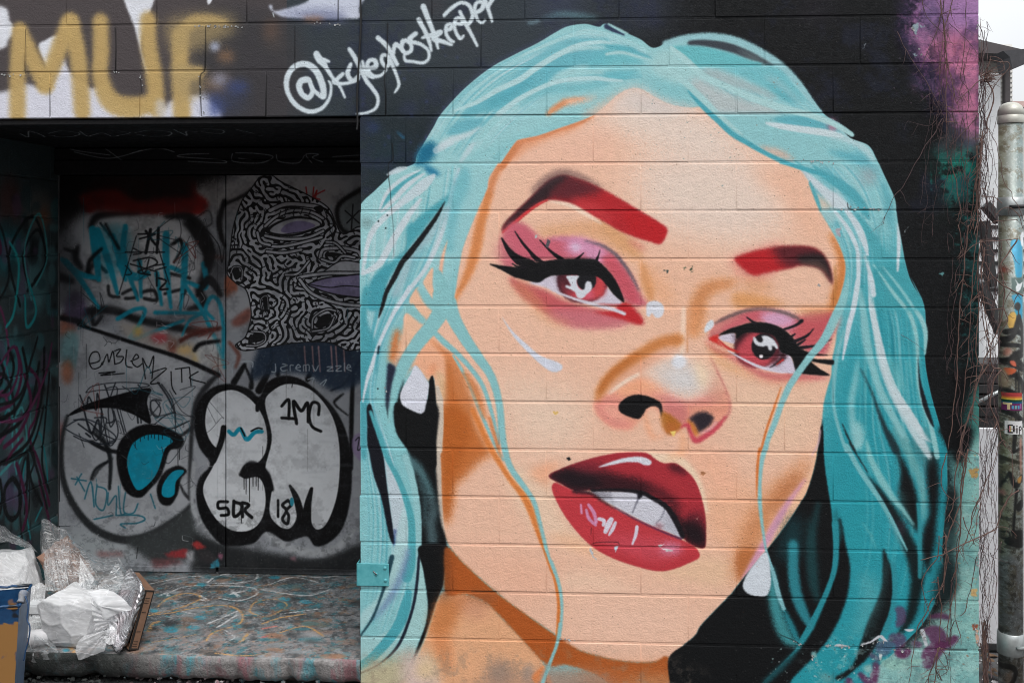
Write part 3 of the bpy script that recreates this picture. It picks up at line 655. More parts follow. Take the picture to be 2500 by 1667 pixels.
    # locks over the ear and cheek
    l('C 740,1250 790,1420 G 770,80 770,230 660,400 560,520 450,680 370,840 310,980 280,1130 265,1300', [20, 34, 42, 40, 36, 34, 30, 26, 22, 18, 6], (138, 194, 197), 1.6)
    l('G 560,20 640,130 720,200', [10, 20, 24], (138, 194, 197), 2)
    l('G 445,190 520,260 600,330', [18, 18, 16], (140, 194, 196), 2.5)
    l('G 840,150 890,300 1010,510 1130,680 1230,820 1295,980 1335,1180 1352,1400 I 1350,200 1385,400 1440,560 1560,730 1655,880 1705,1060 1752,1260 1795,1420 L 1830,430 1895,630 1920,800 1912,1000 1882,1180 1820,1350 1730,1590', [40, 34, 28, 24, 20, 18, 17, 17, 17, 15, 14, 13, 12, 12, 12, 11, 10, 10, 9, 9, 8, 8, 8], (138, 194, 197), 1.4)
    l('G 690,420 800,530 930,645 1070,800 1170,950 1240,1150 1290,1350 1320,1500', [12, 14, 12, 11, 10, 9, 8, 6], (138, 194, 197), 1.4)
    l('G 885,655 960,780 1040,930 1120,1130 1200,1320 1310,1560 I 1370,480', [4, 7, 8, 8, 8, 8, 5], (138, 194, 197), 1.3)
    l('G 1000,830 1100,1000 1190,1250', [14, 20, 10], (206, 124, 70), 4, .8); l('G 1230,1250 1300,1480 I 1320,380 1345,460', [8, 9, 8, 4], (210, 128, 78), 2, .9)
    l('I 1070,0 1150,170 1240,360 1350,540 1450,690 1540,800 1610,920 1680,1120 1735,1290', [12, 13, 13, 12, 12, 15, 17, 12, 5], (218, 130, 66), 2)
    l('L 1690,110 1745,270 1800,430 1860,590 1892,780 1892,950 1878,1105', [6, 5, 5, 6, 7, 8, 6], (214, 122, 58), 1.4)
    # earring and the dark behind it
    f('G 690,850 650,920 640,1060 612,1190 570,1215 400,1140 330,1118 332,1350 400,1480 460,1568 I 480,380 560,520 715,560 720,300 730,0 G 725,1200 715,1000', BLK, 1.8)
    f('G 262,735 335,775 305,900 285,1010 262,1180 238,1100 250,850', (34, 40, 58), 2); f('G 415,880 372,1010 345,1110 330,1125 390,1110 400,980', BLK, 2); f('G 255,1100 262,1180 262,1260 250,1180', (40, 60, 66), 1.5)
    f('G 530,755 640,908 652,950 622,1150 602,1200 560,1212 450,1162 395,1122 380,1040 410,960 480,840', (208, 210, 222), 1.5)
    # ---- left hair, lower ---------------------------------------------------------------------
    f('G 0,150 80,0 60,300 150,560 120,740 60,880 30,1000 0,1100', (70, 156, 168), 3, .9); f('G 0,780 60,840 60,1568 0,1568', (72, 156, 168), 3, .9)
    l('G 470,0 330,230 220,450 150,620 100,780 60,900 20,1100', [9, 9, 9, 9, 10, 8, 4], (202, 214, 222), 1.5)
    l('G 180,580 160,680 150,840', [6, 5, 2], (64, 148, 162), 2); l('G 175,570 165,640', [5, 3], (26, 40, 52), 1.5)
    f('G 60,1150 100,1130 150,1330 230,1568 80,1568 65,1300', (15, 18, 24), 1.6)
    f('I 68,0 112,100 212,380 232,520 262,780 302,1050 322,1170 320,1290 272,1200 200,850 130,640 90,450 76,300', (15, 17, 26), 1.5)
    f('I 215,390 262,480 342,650 402,820 415,900 425,1280 330,1220 300,1050 255,720 232,520', (186, 202, 210), 1.6)
    f('I 415,900 465,1000 470,1300 430,1400 330,1568 300,1568 325,1300', (178, 208, 212), 2)
    l('I 95,20 180,250 250,450 350,640 420,810 470,980 495,1150 490,1400 440,1600', [8, 12, 12, 13, 14, 16, 20, 26, 26], (80, 164, 174), 1.6)
    l('I 330,1150 320,1300', [6, 3], (40, 60, 120), 2, .8)
    f('I 345,-60 722,-60 722,300 716,500 735,750 745,900 770,1080 822,1275 805,1568 600,1568 575,1300 562,1100 545,850 440,540 520,620 450,380 350,220', BLK, 2)
    f('G 530,755 640,908 652,950 622,1150 602,1200 560,1212 450,1162 395,1122 380,1040 410,960 480,840', (212, 215, 226), 1.5)
    f('I 420,420 560,500 660,680 700,820 690,860 640,800 560,640 450,500', (84, 122, 128), 5, .9)
    l('I 520,620 600,780 620,950 600,1100', [8, 14, 14, 8], (70, 100, 106), 5, .7)
    l('I 660,780 700,950 670,1100 690,1260 660,1420 630,1550 L 650,500 700,300', [10, 20, 24, 24, 24, 20, 16, 10], (92, 120, 126), 6, .75)
    l('I 430,450 500,680 545,950 555,1250 548,1600', [16, 16, 16, 15, 12], (148, 198, 202), 1.6)
    f('I 565,1380 590,1480 600,1568 560,1568', (170, 208, 208), 1.2)
    f('L 330,250 450,250 430,420 330,640 180,860 60,1000 0,1060 0,900 150,760 250,560', (168, 206, 208), 3, .9)
    f('L 560,370 600,480 632,700 642,850 620,1000 560,1160 480,1300 300,1310 400,1130 500,870 545,620', (162, 204, 204), 1.6)
    f('L 0,1130 150,1120 330,1010 400,840 430,700 480,700 470,860 400,1080 300,1250 120,1400 0,1450', (158, 202, 204), 2)
    l('L 460,700 425,850 370,1000 260,1160 90,1340 -20,1410', [16, 26, 26, 24, 22, 20], (76, 164, 176), 1.6)
    l('L 455,290 420,450 345,640 250,800 120,950', [10, 14, 16, 14, 6], (112, 134, 172), 5, .75)
    l('L 300,360 240,600 180,780 110,950 0,1110', [12, 9, 6, 6, 4], (32, 66, 78), 1.4)
    l('L 558,350 540,600 498,850 400,1130 300,1280 150,1400 0,1470', [6, 7, 7, 7, 6, 4, 4], (26, 34, 48), 1.1)
    f('L 560,260 600,480 632,700 644,850 622,1000 572,1140 500,1320 430,1480 452,1480 605,1150 685,920 735,770 795,600 805,400 825,250', BLK, 1.4)
    # ---- neck ---------------------------------------------------------------------------------
    f('L 735,780 830,690 1180,780 1350,940 1550,1150 1760,1400 1720,1700 400,1700 480,1450 610,1150 690,920', (216, 164, 126), 2.5)
    f('L 740,780 900,720 1050,760 950,900 850,1100 700,1140 660,1000', (202, 124, 70), 10, .85); f('L 690,1150 850,1130 860,1400 760,1480', (212, 134, 84), 9, .7)
    f('L 900,740 1150,790 1250,900 1050,950', (196, 138, 112), 14, .6)
    f('L 818,260 1000,430 1300,700 1600,920 1900,1130 2100,1250 M 700,1302 900,1346 1110,1366 1250,1358 1380,1325 1392,1700 1000,1700 700,1490 400,1390 L 1800,1400 1600,1210 1450,1050 1300,890 1180,780 1000,715 820,720 800,500', BRN, 2)
    f('L 780,250 830,260 850,700 780,760 740,700 790,600', (60, 40, 30), 10, .5)
    f('L 1000,700 1300,700 1250,820 1100,780', (156, 92, 56), 8, .6)
    f('M 500,1380 900,1420 1390,1420 1392,1720 700,1720', (186, 112, 66), 18, .6)
    f('M 1000,1540 1390,1500 1392,1700 900,1700', (190, 140, 100), 10, .6)
    f('L -20,1420 200,1330 450,1290 700,1330 650,1700 -20,1700', (192, 176, 140), 14, .9)
    f('L 400,1300 560,1300 720,1420 700,1700 450,1700', (214, 190, 190), 14, .8); dt('L 620,1440', 26, 26, (212, 186, 140), 10, .7)
    dt('L 1330,1480', 34, 34, (122, 118, 118), 14, .6); dt('L 1600,1480', 14, 26, (150, 146, 144), 8, .7); f('L 1050,1568 1900,1450 2352,1530 2352,1750 1000,1750', (170, 136, 118), 12, .5)
    f('M 200,1420 500,1450 900,1540 600,1700 100,1700', (176, 124, 100), 12, .5)
    f('L 1640,1500 1720,1420 1760,1400 1690,1568', (222, 134, 80), 2, .9)
    l('L 1912,1000 1882,1180 1820,1350 1730,1590', [9, 8, 8, 9], (140, 194, 196), 1.3)
    # ---- right lower hair: darks, then lights -------------------------------------------------
    f('K 950,-20 972,-20 982,250 1012,500 1052,750 1072,1000 1078,1250 1052,1400 990,1568 N 860,1010 740,1205 560,1402 380,1600 X 1850,1720 1640,1720 M 1395,1720 1390,1568 1380,1325 1540,1190 1640,1100 1700,1000 1950,742 K 100,1562 220,1402 440,1142 610,922 760,692 822,582 880,402 920,222', (11, 13, 15), 1.6)
    f('K 620,900 740,800 780,1000 760,1200 640,1250 540,1200', (20, 60, 66), 12, .8)
    l('K 930,700 880,950 860,1200 880,1450 N 920,780', [12, 20, 22, 22, 10], (26, 66, 70), 4, .7)
    f('N 1105,40 1145,0 1192,250 1232,450 1212,700 1150,900 1080,1050 1000,1180 850,1350 700,1500 600,1620 360,1620 560,1402 742,1242 862,1082 962,872 1052,642 1112,450 1122,250', (11, 13, 15), 2.6)
    f('K 1080,760 1120,800 1140,900 1150,1000 1110,1120 1085,1100', (26, 110, 118), 4, .8)
    f('N 1550,290 1602,400 1642,520 1648,650 1642,800 1602,980 1542,1120 1422,1300 1262,1450 1150,1530 1090,1510 1250,1400 1335,1180 1400,980 1490,780 1542,600', (12, 18, 20), 2.6)
    f('N 1560,350 1600,450 1580,600 1540,700 1555,500', (52, 92, 94), 5, .6)
    l('K 1385,430 1500,565 1620,745 1720,930 1790,1085 1850,1250 1872,1400 N 1878,560 1850,750 1800,950 1700,1100', [3, 12, 20, 24, 30, 32, 30, 30, 26, 22, 8], (12, 28, 30), 4)
    l('K 1480,560 1640,800 1760,1040', [4, 10, 8], (20, 26, 30), 3, .9); dt('K 1720,930', 14, 16, (66, 50, 66), 7, .5)
    f('K 1580,0 1640,60 1705,210 1795,400 1862,580 1882,750 1886,985 1830,900 1750,770 1705,560 1720,400 1680,230 1630,120', (12, 16, 18), 4)
    f('K 1700,560 1760,620 1800,820 1860,950 1790,880 1700,760', (40, 70, 72), 6, .7)
    f('K 1960,300 2040,200 2082,400 2082,650 2062,850 2042,1100 2002,1280 1972,1370 1930,1200 1915,1100 1935,950 1990,800 1975,600', (12, 16, 18), 5)
    f('K 1780,100 1900,60 2030,200 1990,330 1900,300', (52, 104, 108), 9, .6)
    f('K 2090,-30 2400,-30 2352,250 2250,300 2180,180', (11, 13, 15), 5)
    f('K 2180,500 2230,620 2260,900 2230,1150 2250,1450 2180,1568 2120,1568 2150,1200 2170,900', (28, 48, 50), 9, .9); f('N 2090,470 2180,430 2230,560 2200,720 2080,800', (20, 30, 32), 8, .85)
    l('K 2190,230 2240,420 2290,600', [14, 20, 10], (88, 160, 164), 6, .6); f('K 2240,300 2352,260 2352,700 2290,560', (120, 180, 170), 8, .8)
    f('T 600,240 650,280 640,460 600,520', (20, 28, 30), 5, .9); f('T 540,830 630,860 600,980 500,990', (24, 40, 42), 8, .7); f('T 640,0 690,0 690,60 640,40', BLK, 5)
    # lights
    for s, w, c, b, a in (
        ('F 1700,-60 1690,0 1660,200 1620,350 1590,500 1555,700', [10, 11, 12, 12, 10, 3], WHT, 1.6, 1),
        ('F 1815,-90 1825,0 1832,200 1880,420 1932,640 1992,840 2080,1050 2190,1230 2330,1420 K 2030,120', [11, 12, 13, 14, 15, 16, 18, 20, 14, 3], (200, 214, 220), 1.8, 1),
        ('F 1740,150 1760,450 1820,700 1880,920 1960,1120 2100,1350 2180,1480', [8, 15, 16, 15, 15, 15, 8], (126, 188, 194), 2.5, .9),
        ('F 1570,420 1505,650 1472,900 1470,1150 1530,1400 1590,1568 K 1200,150 1300,340 1450,560 1560,730 1680,950 1780,1150', [6, 9, 9, 8, 8, 9, 11, 12, 12, 10, 8, 4], (118, 184, 190), 1.8, 1),
        ('F 1700,690 1675,900 1640,1100 1650,1300 1690,1500 K 1290,80', [4, 14, 16, 18, 24, 20], (136, 194, 198), 4, .85),
        ('K 1390,100 1430,270 1530,470 1640,640 1740,760 1840,900', [6, 14, 18, 14, 10, 4], (128, 190, 192), 2.2, .95),
        ('K 1300,-40 1330,60 1300,170', [22, 24, 12], (150, 200, 202), 5, .8),
        ('K 1690,-20 1790,200 1880,420 1935,650 1940,850', [22, 22, 18, 14, 6], (104, 166, 168), 3, .85),
        ('K 1960,0 2050,180', [14, 8], (60, 136, 142), 3, .8),
        ('K 1880,700 1900,900 1900,1150 1900,1400', [6, 9, 10, 10], (46, 140, 150), 1.5, .9),
        ('K 1350,880 1430,1000 1480,1130', [2, 5, 3], (96, 172, 176), 2, .7),
        ('K 1500,620 1600,820 1680,1000 1760,1200', [4, 7, 6, 3], (96, 168, 174), 2.5, .7),
        ('S 30,200 60,320 75,500 110,750 150,950 220,1130 320,1300 400,1450 470,1580', [5, 9, 11, 14, 18, 22, 30, 24, 12], (196, 212, 216), 2, .9),
        ('S 90,270 200,420 310,560 370,700 390,850 392,1050 420,1200 470,1340 500,1450 525,1580', [5, 9, 10, 9, 7, 6, 7, 9, 12, 12], (142, 196, 198), 1.8, 1),
        ('S 130,280 250,400 340,530 415,640 445,740 440,880', [4, 7, 9, 11, 11, 4], (146, 198, 200), 1.8, 1),
        ('S -10,440 30,650 60,850 110,1050 200,1250 290,1440', [14, 16, 15, 14, 14, 10], (134, 192, 196), 2.5, .9),
        ('S 200,900 250,1050 290,1130', [10, 18, 6], (120, 188, 190), 6, .7), ('S 330,930 350,1080', [8, 4], (110, 182, 186), 4, .6),
        ('N 1380,560 1430,700 1380,900 1290,1100', [30, 46, 40, 24], (108, 172, 176), 12, .5),
        ('N 1090,40 1100,250 1080,480 1030,640 960,800 850,1010 740,1200', [16, 13, 12, 12, 12, 11, 10], (40, 138, 150), 1.3, 1),
        ('N 1650,430 1660,700 1630,900 1560,1080 1470,1330 1420,1420', [12, 12, 14, 14, 14, 12], (44, 140, 152), 1.6, .95),
        ('N 690,240 690,500 722,720 790,900 860,1030', [24, 26, 27, 24, 12], (46, 134, 146), 3.5, .95),
        ('N 480,480 500,720 550,950 630,1130 730,1200', [14, 26, 30, 30, 12], (64, 146, 152), 5, .95),
        ('N 600,860 680,1040 745,1180', [8, 16, 8], (40, 134, 146), 3, .9),
        ('N 840,0 870,300 880,550 920,750', [10, 22, 22, 8], (24, 64, 68), 6, .7),
        ('N 430,300 480,450 540,680 600,850', [3, 7, 10, 8], (132, 186, 194), 1.6, 1),
        ('N 420,1560 640,1350 740,1230', [14, 12, 6], (30, 96, 104), 4, .8)):
        l(s, w, c, b, a)
    l('F 1725,780 1830,1000 1900,1200 1980,1400 2065,1568 K 1640,120', [2, 4, 7, 12, 16, 14], (26, 48, 54), 2.5)
    l('F 1550,1310 1610,1450 1670,1568 K 1230,120 1320,270 1400,400', [2, 4, 5, 4, 3, 2], (24, 36, 40), 1.2)
    f('F 1362,1270 1346,1400 1330,1568 1368,1568 1366,1400', BLK, 1.2)
    f('S 394,890 410,1050 452,1200 502,1370 478,1350 430,1240 400,1080', (20, 24, 30), 1.5)
    l('K 870,240 930,120 950,0', [3, 5, 4], (206, 170, 176), 1.5, .8)
    # fringe on the right temple
    f('E 1160,258 1235,292 1400,420 1490,475 1570,545 1620,610 1480,625 1360,500 1240,370', (198, 212, 218), 2.5)
    f('E 1300,480 1360,520 1450,610 1380,640 1340,620', (224, 196, 176), 4, .8); f('E 1340,640 1480,640 1500,720 1440,760', (166, 200, 202), 4, .8)
    for s, w, c, b in (('E 1270,215 1420,330 1580,430 1700,540 1770,650 1810,730', [5, 20, 24, 22, 18, 3], (82, 166, 178), 2.2), ('E 1690,680 1780,820 1870,980 1960,1130 2100,1300 2250,1500', [6, 20, 26, 26, 24, 30], (80, 166, 176), 2.6),
                       ('E 1430,75 1600,125 1760,170 1850,260', [6, 20, 22, 8], (98, 174, 186), 5), ('E 960,186 1150,232 1350,292 1460,335', [5, 8, 9, 4], (88, 168, 178), 1.6), ('E 1240,380 1300,520 1345,645', [5, 9, 4], (88, 168, 178), 1.6),
                       ('E 1940,400 1990,560 2000,720 2010,800', [8, 18, 14, 4], (104, 176, 186), 3), ('E 1100,170 1220,260 1300,290', [3, 6, 3], (88, 168, 178), 1.6)):
        l(s, w, c, b)
    dt('E 1800,310', 20, 22, (150, 164, 170), 10, .8)
    f('E 1860,1200 2140,1130 2200,1310 2345,1568 1880,1568', (64, 156, 166), 5, .9, clip='hair')
    for s, w in (('E 1480,650 1580,780 1650,900 1695,1020 1705,1150 1700,1350 1660,1568', [6, 10, 11, 9, 10, 10, 11]), ('E 1590,640 1700,800 1760,940 1795,1070', [10, 16, 14, 5]), ('E 1790,1155 1830,1300 1850,1450', [4, 11, 12]), ('E 2080,770 2092,950 2080,1220', [2, 9, 5])):
        l(s, w, (198, 213, 219), 1.6)
    l('E 1940,1180 2100,1380 2230,1568', [3, 7, 7], (130, 190, 194), 1.6); l('E 1900,1230 2030,1420 2150,1568', [3, 8, 9], (142, 196, 198), 1.8)
    l('B 620,460 740,560 870,680 960,745 1150,832 1400,942 1700,1042 1950,1105 2200,1200 2352,1292', [8, 13, 14, 13, 12, 14, 15, 14, 12, 6], (170, 209, 210), 1.6)
    l('B 600,660 750,790 900,930 1050,1080 1150,1165 1300,1290', [8, 14, 14, 13, 10, 4], (166, 207, 208), 1.8)
    l('B 780,870 860,960 960,1060 1060,1150 1200,1280 1350,1370 1550,1480 1750,1568 E 1150,235 1350,295 1450,335', [3, 8, 11, 12, 12, 11, 9, 8, 8, 8, 3], (76, 164, 178), 1.5)
    l('B 1530,1180 1680,1212 1900,1245 2130,1278 2260,1310', [4, 13, 15, 15, 6], (200, 216, 220), 1.8, clip='hair')
    l('B 2140,1300 2300,1330 E 1780,60 1850,170', [10, 18, 16, 8], (188, 212, 216), 4, .8, clip='hair')
    l('A 900,1060 1100,985 1320,860 1520,765 1700,640 1900,520 2100,432 2300,404', [3, 8, 10, 12, 12, 11, 9, 5], (178, 213, 216), 1.6, clip='hair')
    l('A 1320,1095 1500,960 1750,832 1950,772 2200,750 B 0,765 150,775', [10, 10, 9, 9, 8, 8, 4], (180, 214, 217), 1.6, clip='hair')
    # strand falling over the right eye
    l('F 1610,-80 1560,120 1480,300 1380,500 1250,660 1130,820 1040,960 965,1130 905,1300 845,1440 800,1568 K 430,150 385,300 368,500 372,700 392,900 425,1120', [4, 18, 22, 20, 17, 16, 15, 13, 13, 12, 12, 12, 11, 9, 9, 7, 5], (138, 194, 197), 1.4)
    f('F 1510,310 1540,290 1520,370 1450,450 1470,380', (168, 190, 186), 4, .7)
    l('K 425,1120 470,1270 520,1430 545,1568 N 600,860', [4, 5, 8, 9, 6], (128, 184, 192), 1.3)
    l('F 965,960 900,1150 830,1350 770,1568 K 365,180 345,400 340,640', [2, 5, 5, 5, 5, 6, 2], (214, 118, 58), 1.4)
    # right earring
    f('N 430,312 470,480 472,640 432,730 350,736 260,712 212,662 208,610 250,520 330,410', (208, 216, 224), 1.6)
    # ---- tags and flaking along the foot ------------------------------------------------------
    PUR = (96, 48, 84)
    for s, w, a in (('N 1690,860 1720,880 1720,960 1690,1010', [14, 22, 22, 12], .7), ('N 1640,1130 1720,1150 1690,1250', [20, 26, 16], .7), ('N 1690,1280 1740,1300 1790,1260', [14, 20, 16], .95), ('N 1480,1390 1470,1480 1430,1568 1330,1480', [16, 18, 20, 12], .9),
                    ('N 1960,1060 2060,1100 2080,1200 2000,1300 1980,1380', [14, 40, 36, 40, 26], .85), ('N 2090,1210 2150,1190 2240,1140', [24, 26, 16], .95), ('N 2010,930 2100,920 2170,940', [8, 14, 12], .8), ('N 1550,1230 1640,1180', [40, 20], .5), ('N 1850,1190 1900,1200', [16, 14], .7), ('N 1220,1540 1240,1600', [16, 20], .9), ('N 1440,1300 1500,1330', [14, 12], .6)):
        l(s, w, PUR, 2, a)
    f('N 1900,1060 1940,1050 1960,1120 1975,1200 1950,1210 1920,1120', (202, 206, 212), .8)
    f('N 1750,1050 1850,1050 1800,1075', (200, 204, 210), .7)
    f('N 1335,1190 1420,1170 1500,1110 1540,1105 1600,1170 1560,1165 1520,1130 1440,1180 1350,1205', (206, 206, 214), .7, smooth=False)
    f('N 1080,1210 1120,1190 1220,1210 1200,1222 1100,1218', (204, 206, 210), .7); f('N 1000,1200 1050,1205 1040,1215', (204, 206, 210), .6); f('N 1510,1290 1540,1290 1530,1340 1515,1345', (196, 204, 206), .6)
    f('N 1530,1340 1800,1330 1960,1340 1800,1410 1640,1440 1560,1400', (150, 196, 184), 2, .8)
    f('N 860,1280 900,1260 910,1310 880,1320', (120, 170, 172), 2); f('N 930,1480 1020,1470 1080,1530 1000,1560', (110, 160, 160), 4, .7); f('N 1350,1420 1420,1380 1440,1440 1400,1470', (150, 188, 184), 3, .8)
    for s, c in (('T 740,110 810,100 800,160 770,170', (176, 146, 92)), ('T 752,930 800,915 795,970 760,975', (190, 160, 110)), ('T 755,1165 805,1160 800,1210 770,1200', (150, 92, 72)), ('R 360,170 400,155 385,240 365,225', (140, 158, 166)), ('R 400,180 440,180 420,195', (140, 158, 166)), ('R 360,370 395,370 375,395', (130, 148, 156)),
                 ('T 790,1210 810,1205 808,1320 795,1300', (196, 160, 140)), ('E 1480,830 1530,800 1535,890 1490,880', (170, 166, 172)), ('J 1275,1100 1330,1085 1300,1120 1425,1150 1370,1160 1320,1140', (206, 200, 200)), ('J 865,1105 898,1100 870,1170', (186, 196, 206)), ('J 620,1125 640,1130 660,1200 690,1240 640,1180', (186, 196, 206)),
                 ('J 415,262 450,282 415,290', (26, 26, 28)), ('J 1690,385 1740,400 1710,440 1685,420', (176, 120, 84)), ('J 1645,835 1668,838 1660,872', (190, 140, 130)), ('D 1725,1012 1765,1015 1755,1040 1730,1030', (70, 80, 74)), ('D 1975,1005 2000,975 1990,1025 2020,1030 1985,1038', (74, 84, 66)), ('D 1910,990 1940,995 1925,1015', (96, 110, 86)),
                 ('D 495,680 520,678 515,705 498,712', (180, 186, 184)), ('E 1325,1345 1340,1365 1320,1360', (130, 150, 160)), ('S 535,325 575,325 555,355', (90, 140, 142)), ('R 15,330 40,295 30,325', (180, 190, 194)), ('E 2135,850 2190,795 2150,850', (176, 190, 192)), ('H 185,990 250,1005 215,1035', (214, 178, 108))):
        f(s, c, .6, smooth=False, grain=0, ragged=1.6)
    P.dust('X 880,1600 1560,1590 1700,1690 880,1690', (150, 132, 116), 14, .35, 22, .5, .75, 94)
    P.dust('N 900,1180 1500,1100 2100,1150 2352,1250 2352,1600 900,1600', (168, 200, 196), 16, .35, 12, .56, .70, 97)
    P.dust('N 1300,1150 2352,1150 2352,1600 1100,1600', (60, 92, 96), 16, .3, 20, .55, .72, 99)
    P.chips(110, (1500, 180, 2020, 480), 2.2, [(92, 132, 132), (150, 120, 100), (120, 150, 150)], 3, .55)
    P.chips(150, (1050, 280, 1950, 1560), 1.6, [(150, 100, 70), (120, 84, 64)], 4, .6)
    P.chips(70, (2170, 0, 2400, 300), 1.8, [(120, 90, 120), (70, 50, 80), (180, 150, 170)], 6, .6)
    P.chips(120, (880, 1580, 2390, 1667), 1.8, [(90, 84, 78), (150, 150, 146)], 8, .5)
    P.chips(70, (1880, 1560, 2200, 1667), 3.0, [(160, 190, 186), (190, 196, 198), (60, 90, 92)], 9, .7)
    P.chips(40, (2340, 1100, 2392, 1640), 3.0, [(176, 150, 110), (150, 110, 90)], 10, .7)
    P.chips(90, (880, 700, 960, 1640), 1.6, [(190, 200, 205), (30, 40, 46)], 11, .5)


def paint_lintel(P):
    """upper left: gold and white throw-up over dark grey, then the signature"""
    f, l, dt = P.fill, P.line, P.dot
    GLD, WH = (186, 158, 102), (216, 219, 226)
    f('X -400,-80 700,-80 700,320 -400,320', (74, 68, 69), 0, smooth=False)
    f('a 1250,120 1700,60 1900,200 1900,780 1300,780', (56, 55, 58), 20, .9)
    f('a -400,60 0,40 60,130 95,195 50,260 0,315 -400,400', WH, 3)
    f('a 785,-60 985,-60 935,140 900,300 950,460 925,440 860,190', WH, 2.5)
    f('a -400,610 0,590 160,535 300,560 400,380 440,450 560,560 650,560 760,650 900,700 1050,690 1100,640 1285,615 1285,790 -400,790', (210, 211, 222), 4)
    f('a 245,295 280,262 370,238 315,425 270,370', WH, 2)
    f('a 1322,-20 1360,-20 1345,20 1325,30', WH, 1.5)
    f('a 1715,45 1735,36 1760,72 1950,18 2010,-40 2310,-40 2290,60 2295,115 2180,120 1850,115 1755,88', (196, 202, 218), 2.5)
    f('a 1780,90 2050,60 2200,90 2170,150 2000,130', (90, 96, 130), 9, .6); dt('a 2000,125', 26, 6, (150, 106, 78), 6, .8)
    for s, w in (('a 120,190 112,420 112,760', [34, 42, 42]), ('a 130,190 210,380 290,545', [34, 44, 42]), ('a 290,545 360,360 445,140', [42, 44, 46]), ('a 450,150 500,380 525,720', [46, 44, 42]),
                 ('a 640,135 645,330 640,480 700,640 830,690 950,660', [40, 42, 42, 50, 56, 46]), ('a 945,125 950,300 985,500 1000,700', [42, 42, 44, 44]),
                 ('a 1150,230 1150,450 1160,730', [44, 44, 46]), ('a 1150,215 1230,145 1340,130 1430,140', [30, 34, 26, 16]), ('a 1160,480 1230,470 1280,460', [40, 36, 24])):
        l(s, w, GLD, 5, .97)
    f('a 1080,130 1450,100 1490,200 1230,330 1100,330', (170, 148, 102), 14, .7)
    f('a 1080,440 1290,430 1290,600 1180,640', (168, 148, 106), 10, .6)
    f('a 1000,640 1060,660 1060,740 1000,740', (204, 206, 214), 5, .6)
    dt('a 1370,300', 12, 12, (160, 168, 190), 5, .9); dt('a 1440,360', 20, 16, (136, 104, 78), 9, .8); dt('a 1390,540', 34, 20, (150, 116, 84), 14, .7)
    dt('a 1400,510', 20, 14, (150, 158, 186), 9, .7); dt('a 1510,560', 28, 16, (58, 74, 128), 10, .8); dt('a 1370,680', 24, 30, (70, 86, 146), 12, .85); dt('a 1300,680', 12, 34, (196, 200, 216), 8, .8)
    dt('a 1730,200', 20, 30, (104, 80, 66), 10, .6); dt('a 1470,640', 40, 30, (50, 58, 84), 16, .6); dt('a 1750,290', 26, 14, (70, 64, 62), 9, .6)
    # lettering, white
    W = (204, 216, 222)
    for s, w in (('k 205,580 165,592 148,630 168,685 212,715 240,690 246,650 225,590', [16, 16, 15, 14, 14, 12, 11, 10]), ('k 222,580 240,640 290,690 328,705 318,620 280,530 225,478 160,470 95,505 58,585 68,680 130,770 225,815 315,790 370,715 382,630 365,592', [9, 10, 11, 14, 17, 17, 16, 15, 14, 14, 12, 12, 11, 10, 8, 7, 5]),
                 ('k 275,395 300,440 340,480', [16, 18, 12]), ('k 365,450 330,440', [8, 12]), ('k 310,440 355,510 405,585', [14, 11, 8]), ('k 468,540 430,575 402,600 470,612 560,592 590,570', [10, 11, 11, 9, 8, 6]), ('k 430,605 460,660 482,712', [7, 7, 6]),
                 ('k 525,470 502,540 540,590 590,545', [10, 12, 11, 8]), ('k 515,360 560,430 600,510 640,590 690,655 724,715 712,785 650,822 570,832', [10, 12, 12, 11, 10, 9, 8, 7, 6]), ('k 610,450 640,540 690,570', [8, 9, 7]), ('k 660,500 708,485 700,442 655,448 648,510 690,556 745,552 785,510', [8, 13, 11, 10, 11, 10, 8, 5]),
                 ('A 258,535 212,530 202,585 240,640 272,615 268,545 310,640 350,740 366,820 325,890', [9, 9, 10, 10, 9, 9, 9, 8, 8, 5]), ('A 165,365 255,450 350,620', [12, 12, 10]), ('A 310,540 330,430 370,450 410,500', [9, 11, 10, 8]),
                 ('A 405,395 392,460 430,512 482,488 482,430 432,388', [12, 11, 10, 10, 10, 10]), ('A 528,325 470,372 485,402 570,425 645,485 652,560 600,604 500,592 428,580 418,520', [12, 12, 11, 9, 8, 8, 8, 8, 8, 6]),
                 ('A 555,190 625,320 662,420 676,492', [12, 11, 9, 6]), ('A 590,365 690,335 765,308', [7, 12, 12]), ('A 600,65 640,170 692,300 742,465', [14, 13, 11, 7]), ('A 760,318 700,372 790,402 872,432', [12, 14, 11, 7]),
                 ('A 812,290 862,280 868,238 822,250 820,330 860,390 892,402', [8, 10, 9, 9, 9, 9, 7]), ('A 912,232 972,230 962,178 910,190 900,275 950,372 986,345', [8, 10, 9, 10, 9, 9, 6]),
                 ('A 950,115 1010,240 1060,330 1116,442', [9, 10, 9, 7]), ('A 800,152 870,82 960,30 1038,58 1072,150 1042,222 1005,242', [9, 10, 9, 10, 10, 10, 8]), ('A 1092,130 1162,90 1172,30 1112,30 1090,100 1120,190 1160,222 1192,195', [9, 11, 10, 9, 9, 8, 7, 6]),
                 ('A 1170,-40 1220,90 1258,208', [12, 10, 7]), ('A 1215,75 1270,-20', [9, 12])):
        l(s, w, W, 1.3)
    l('a 1740,85 1748,110', 2, W, .8)


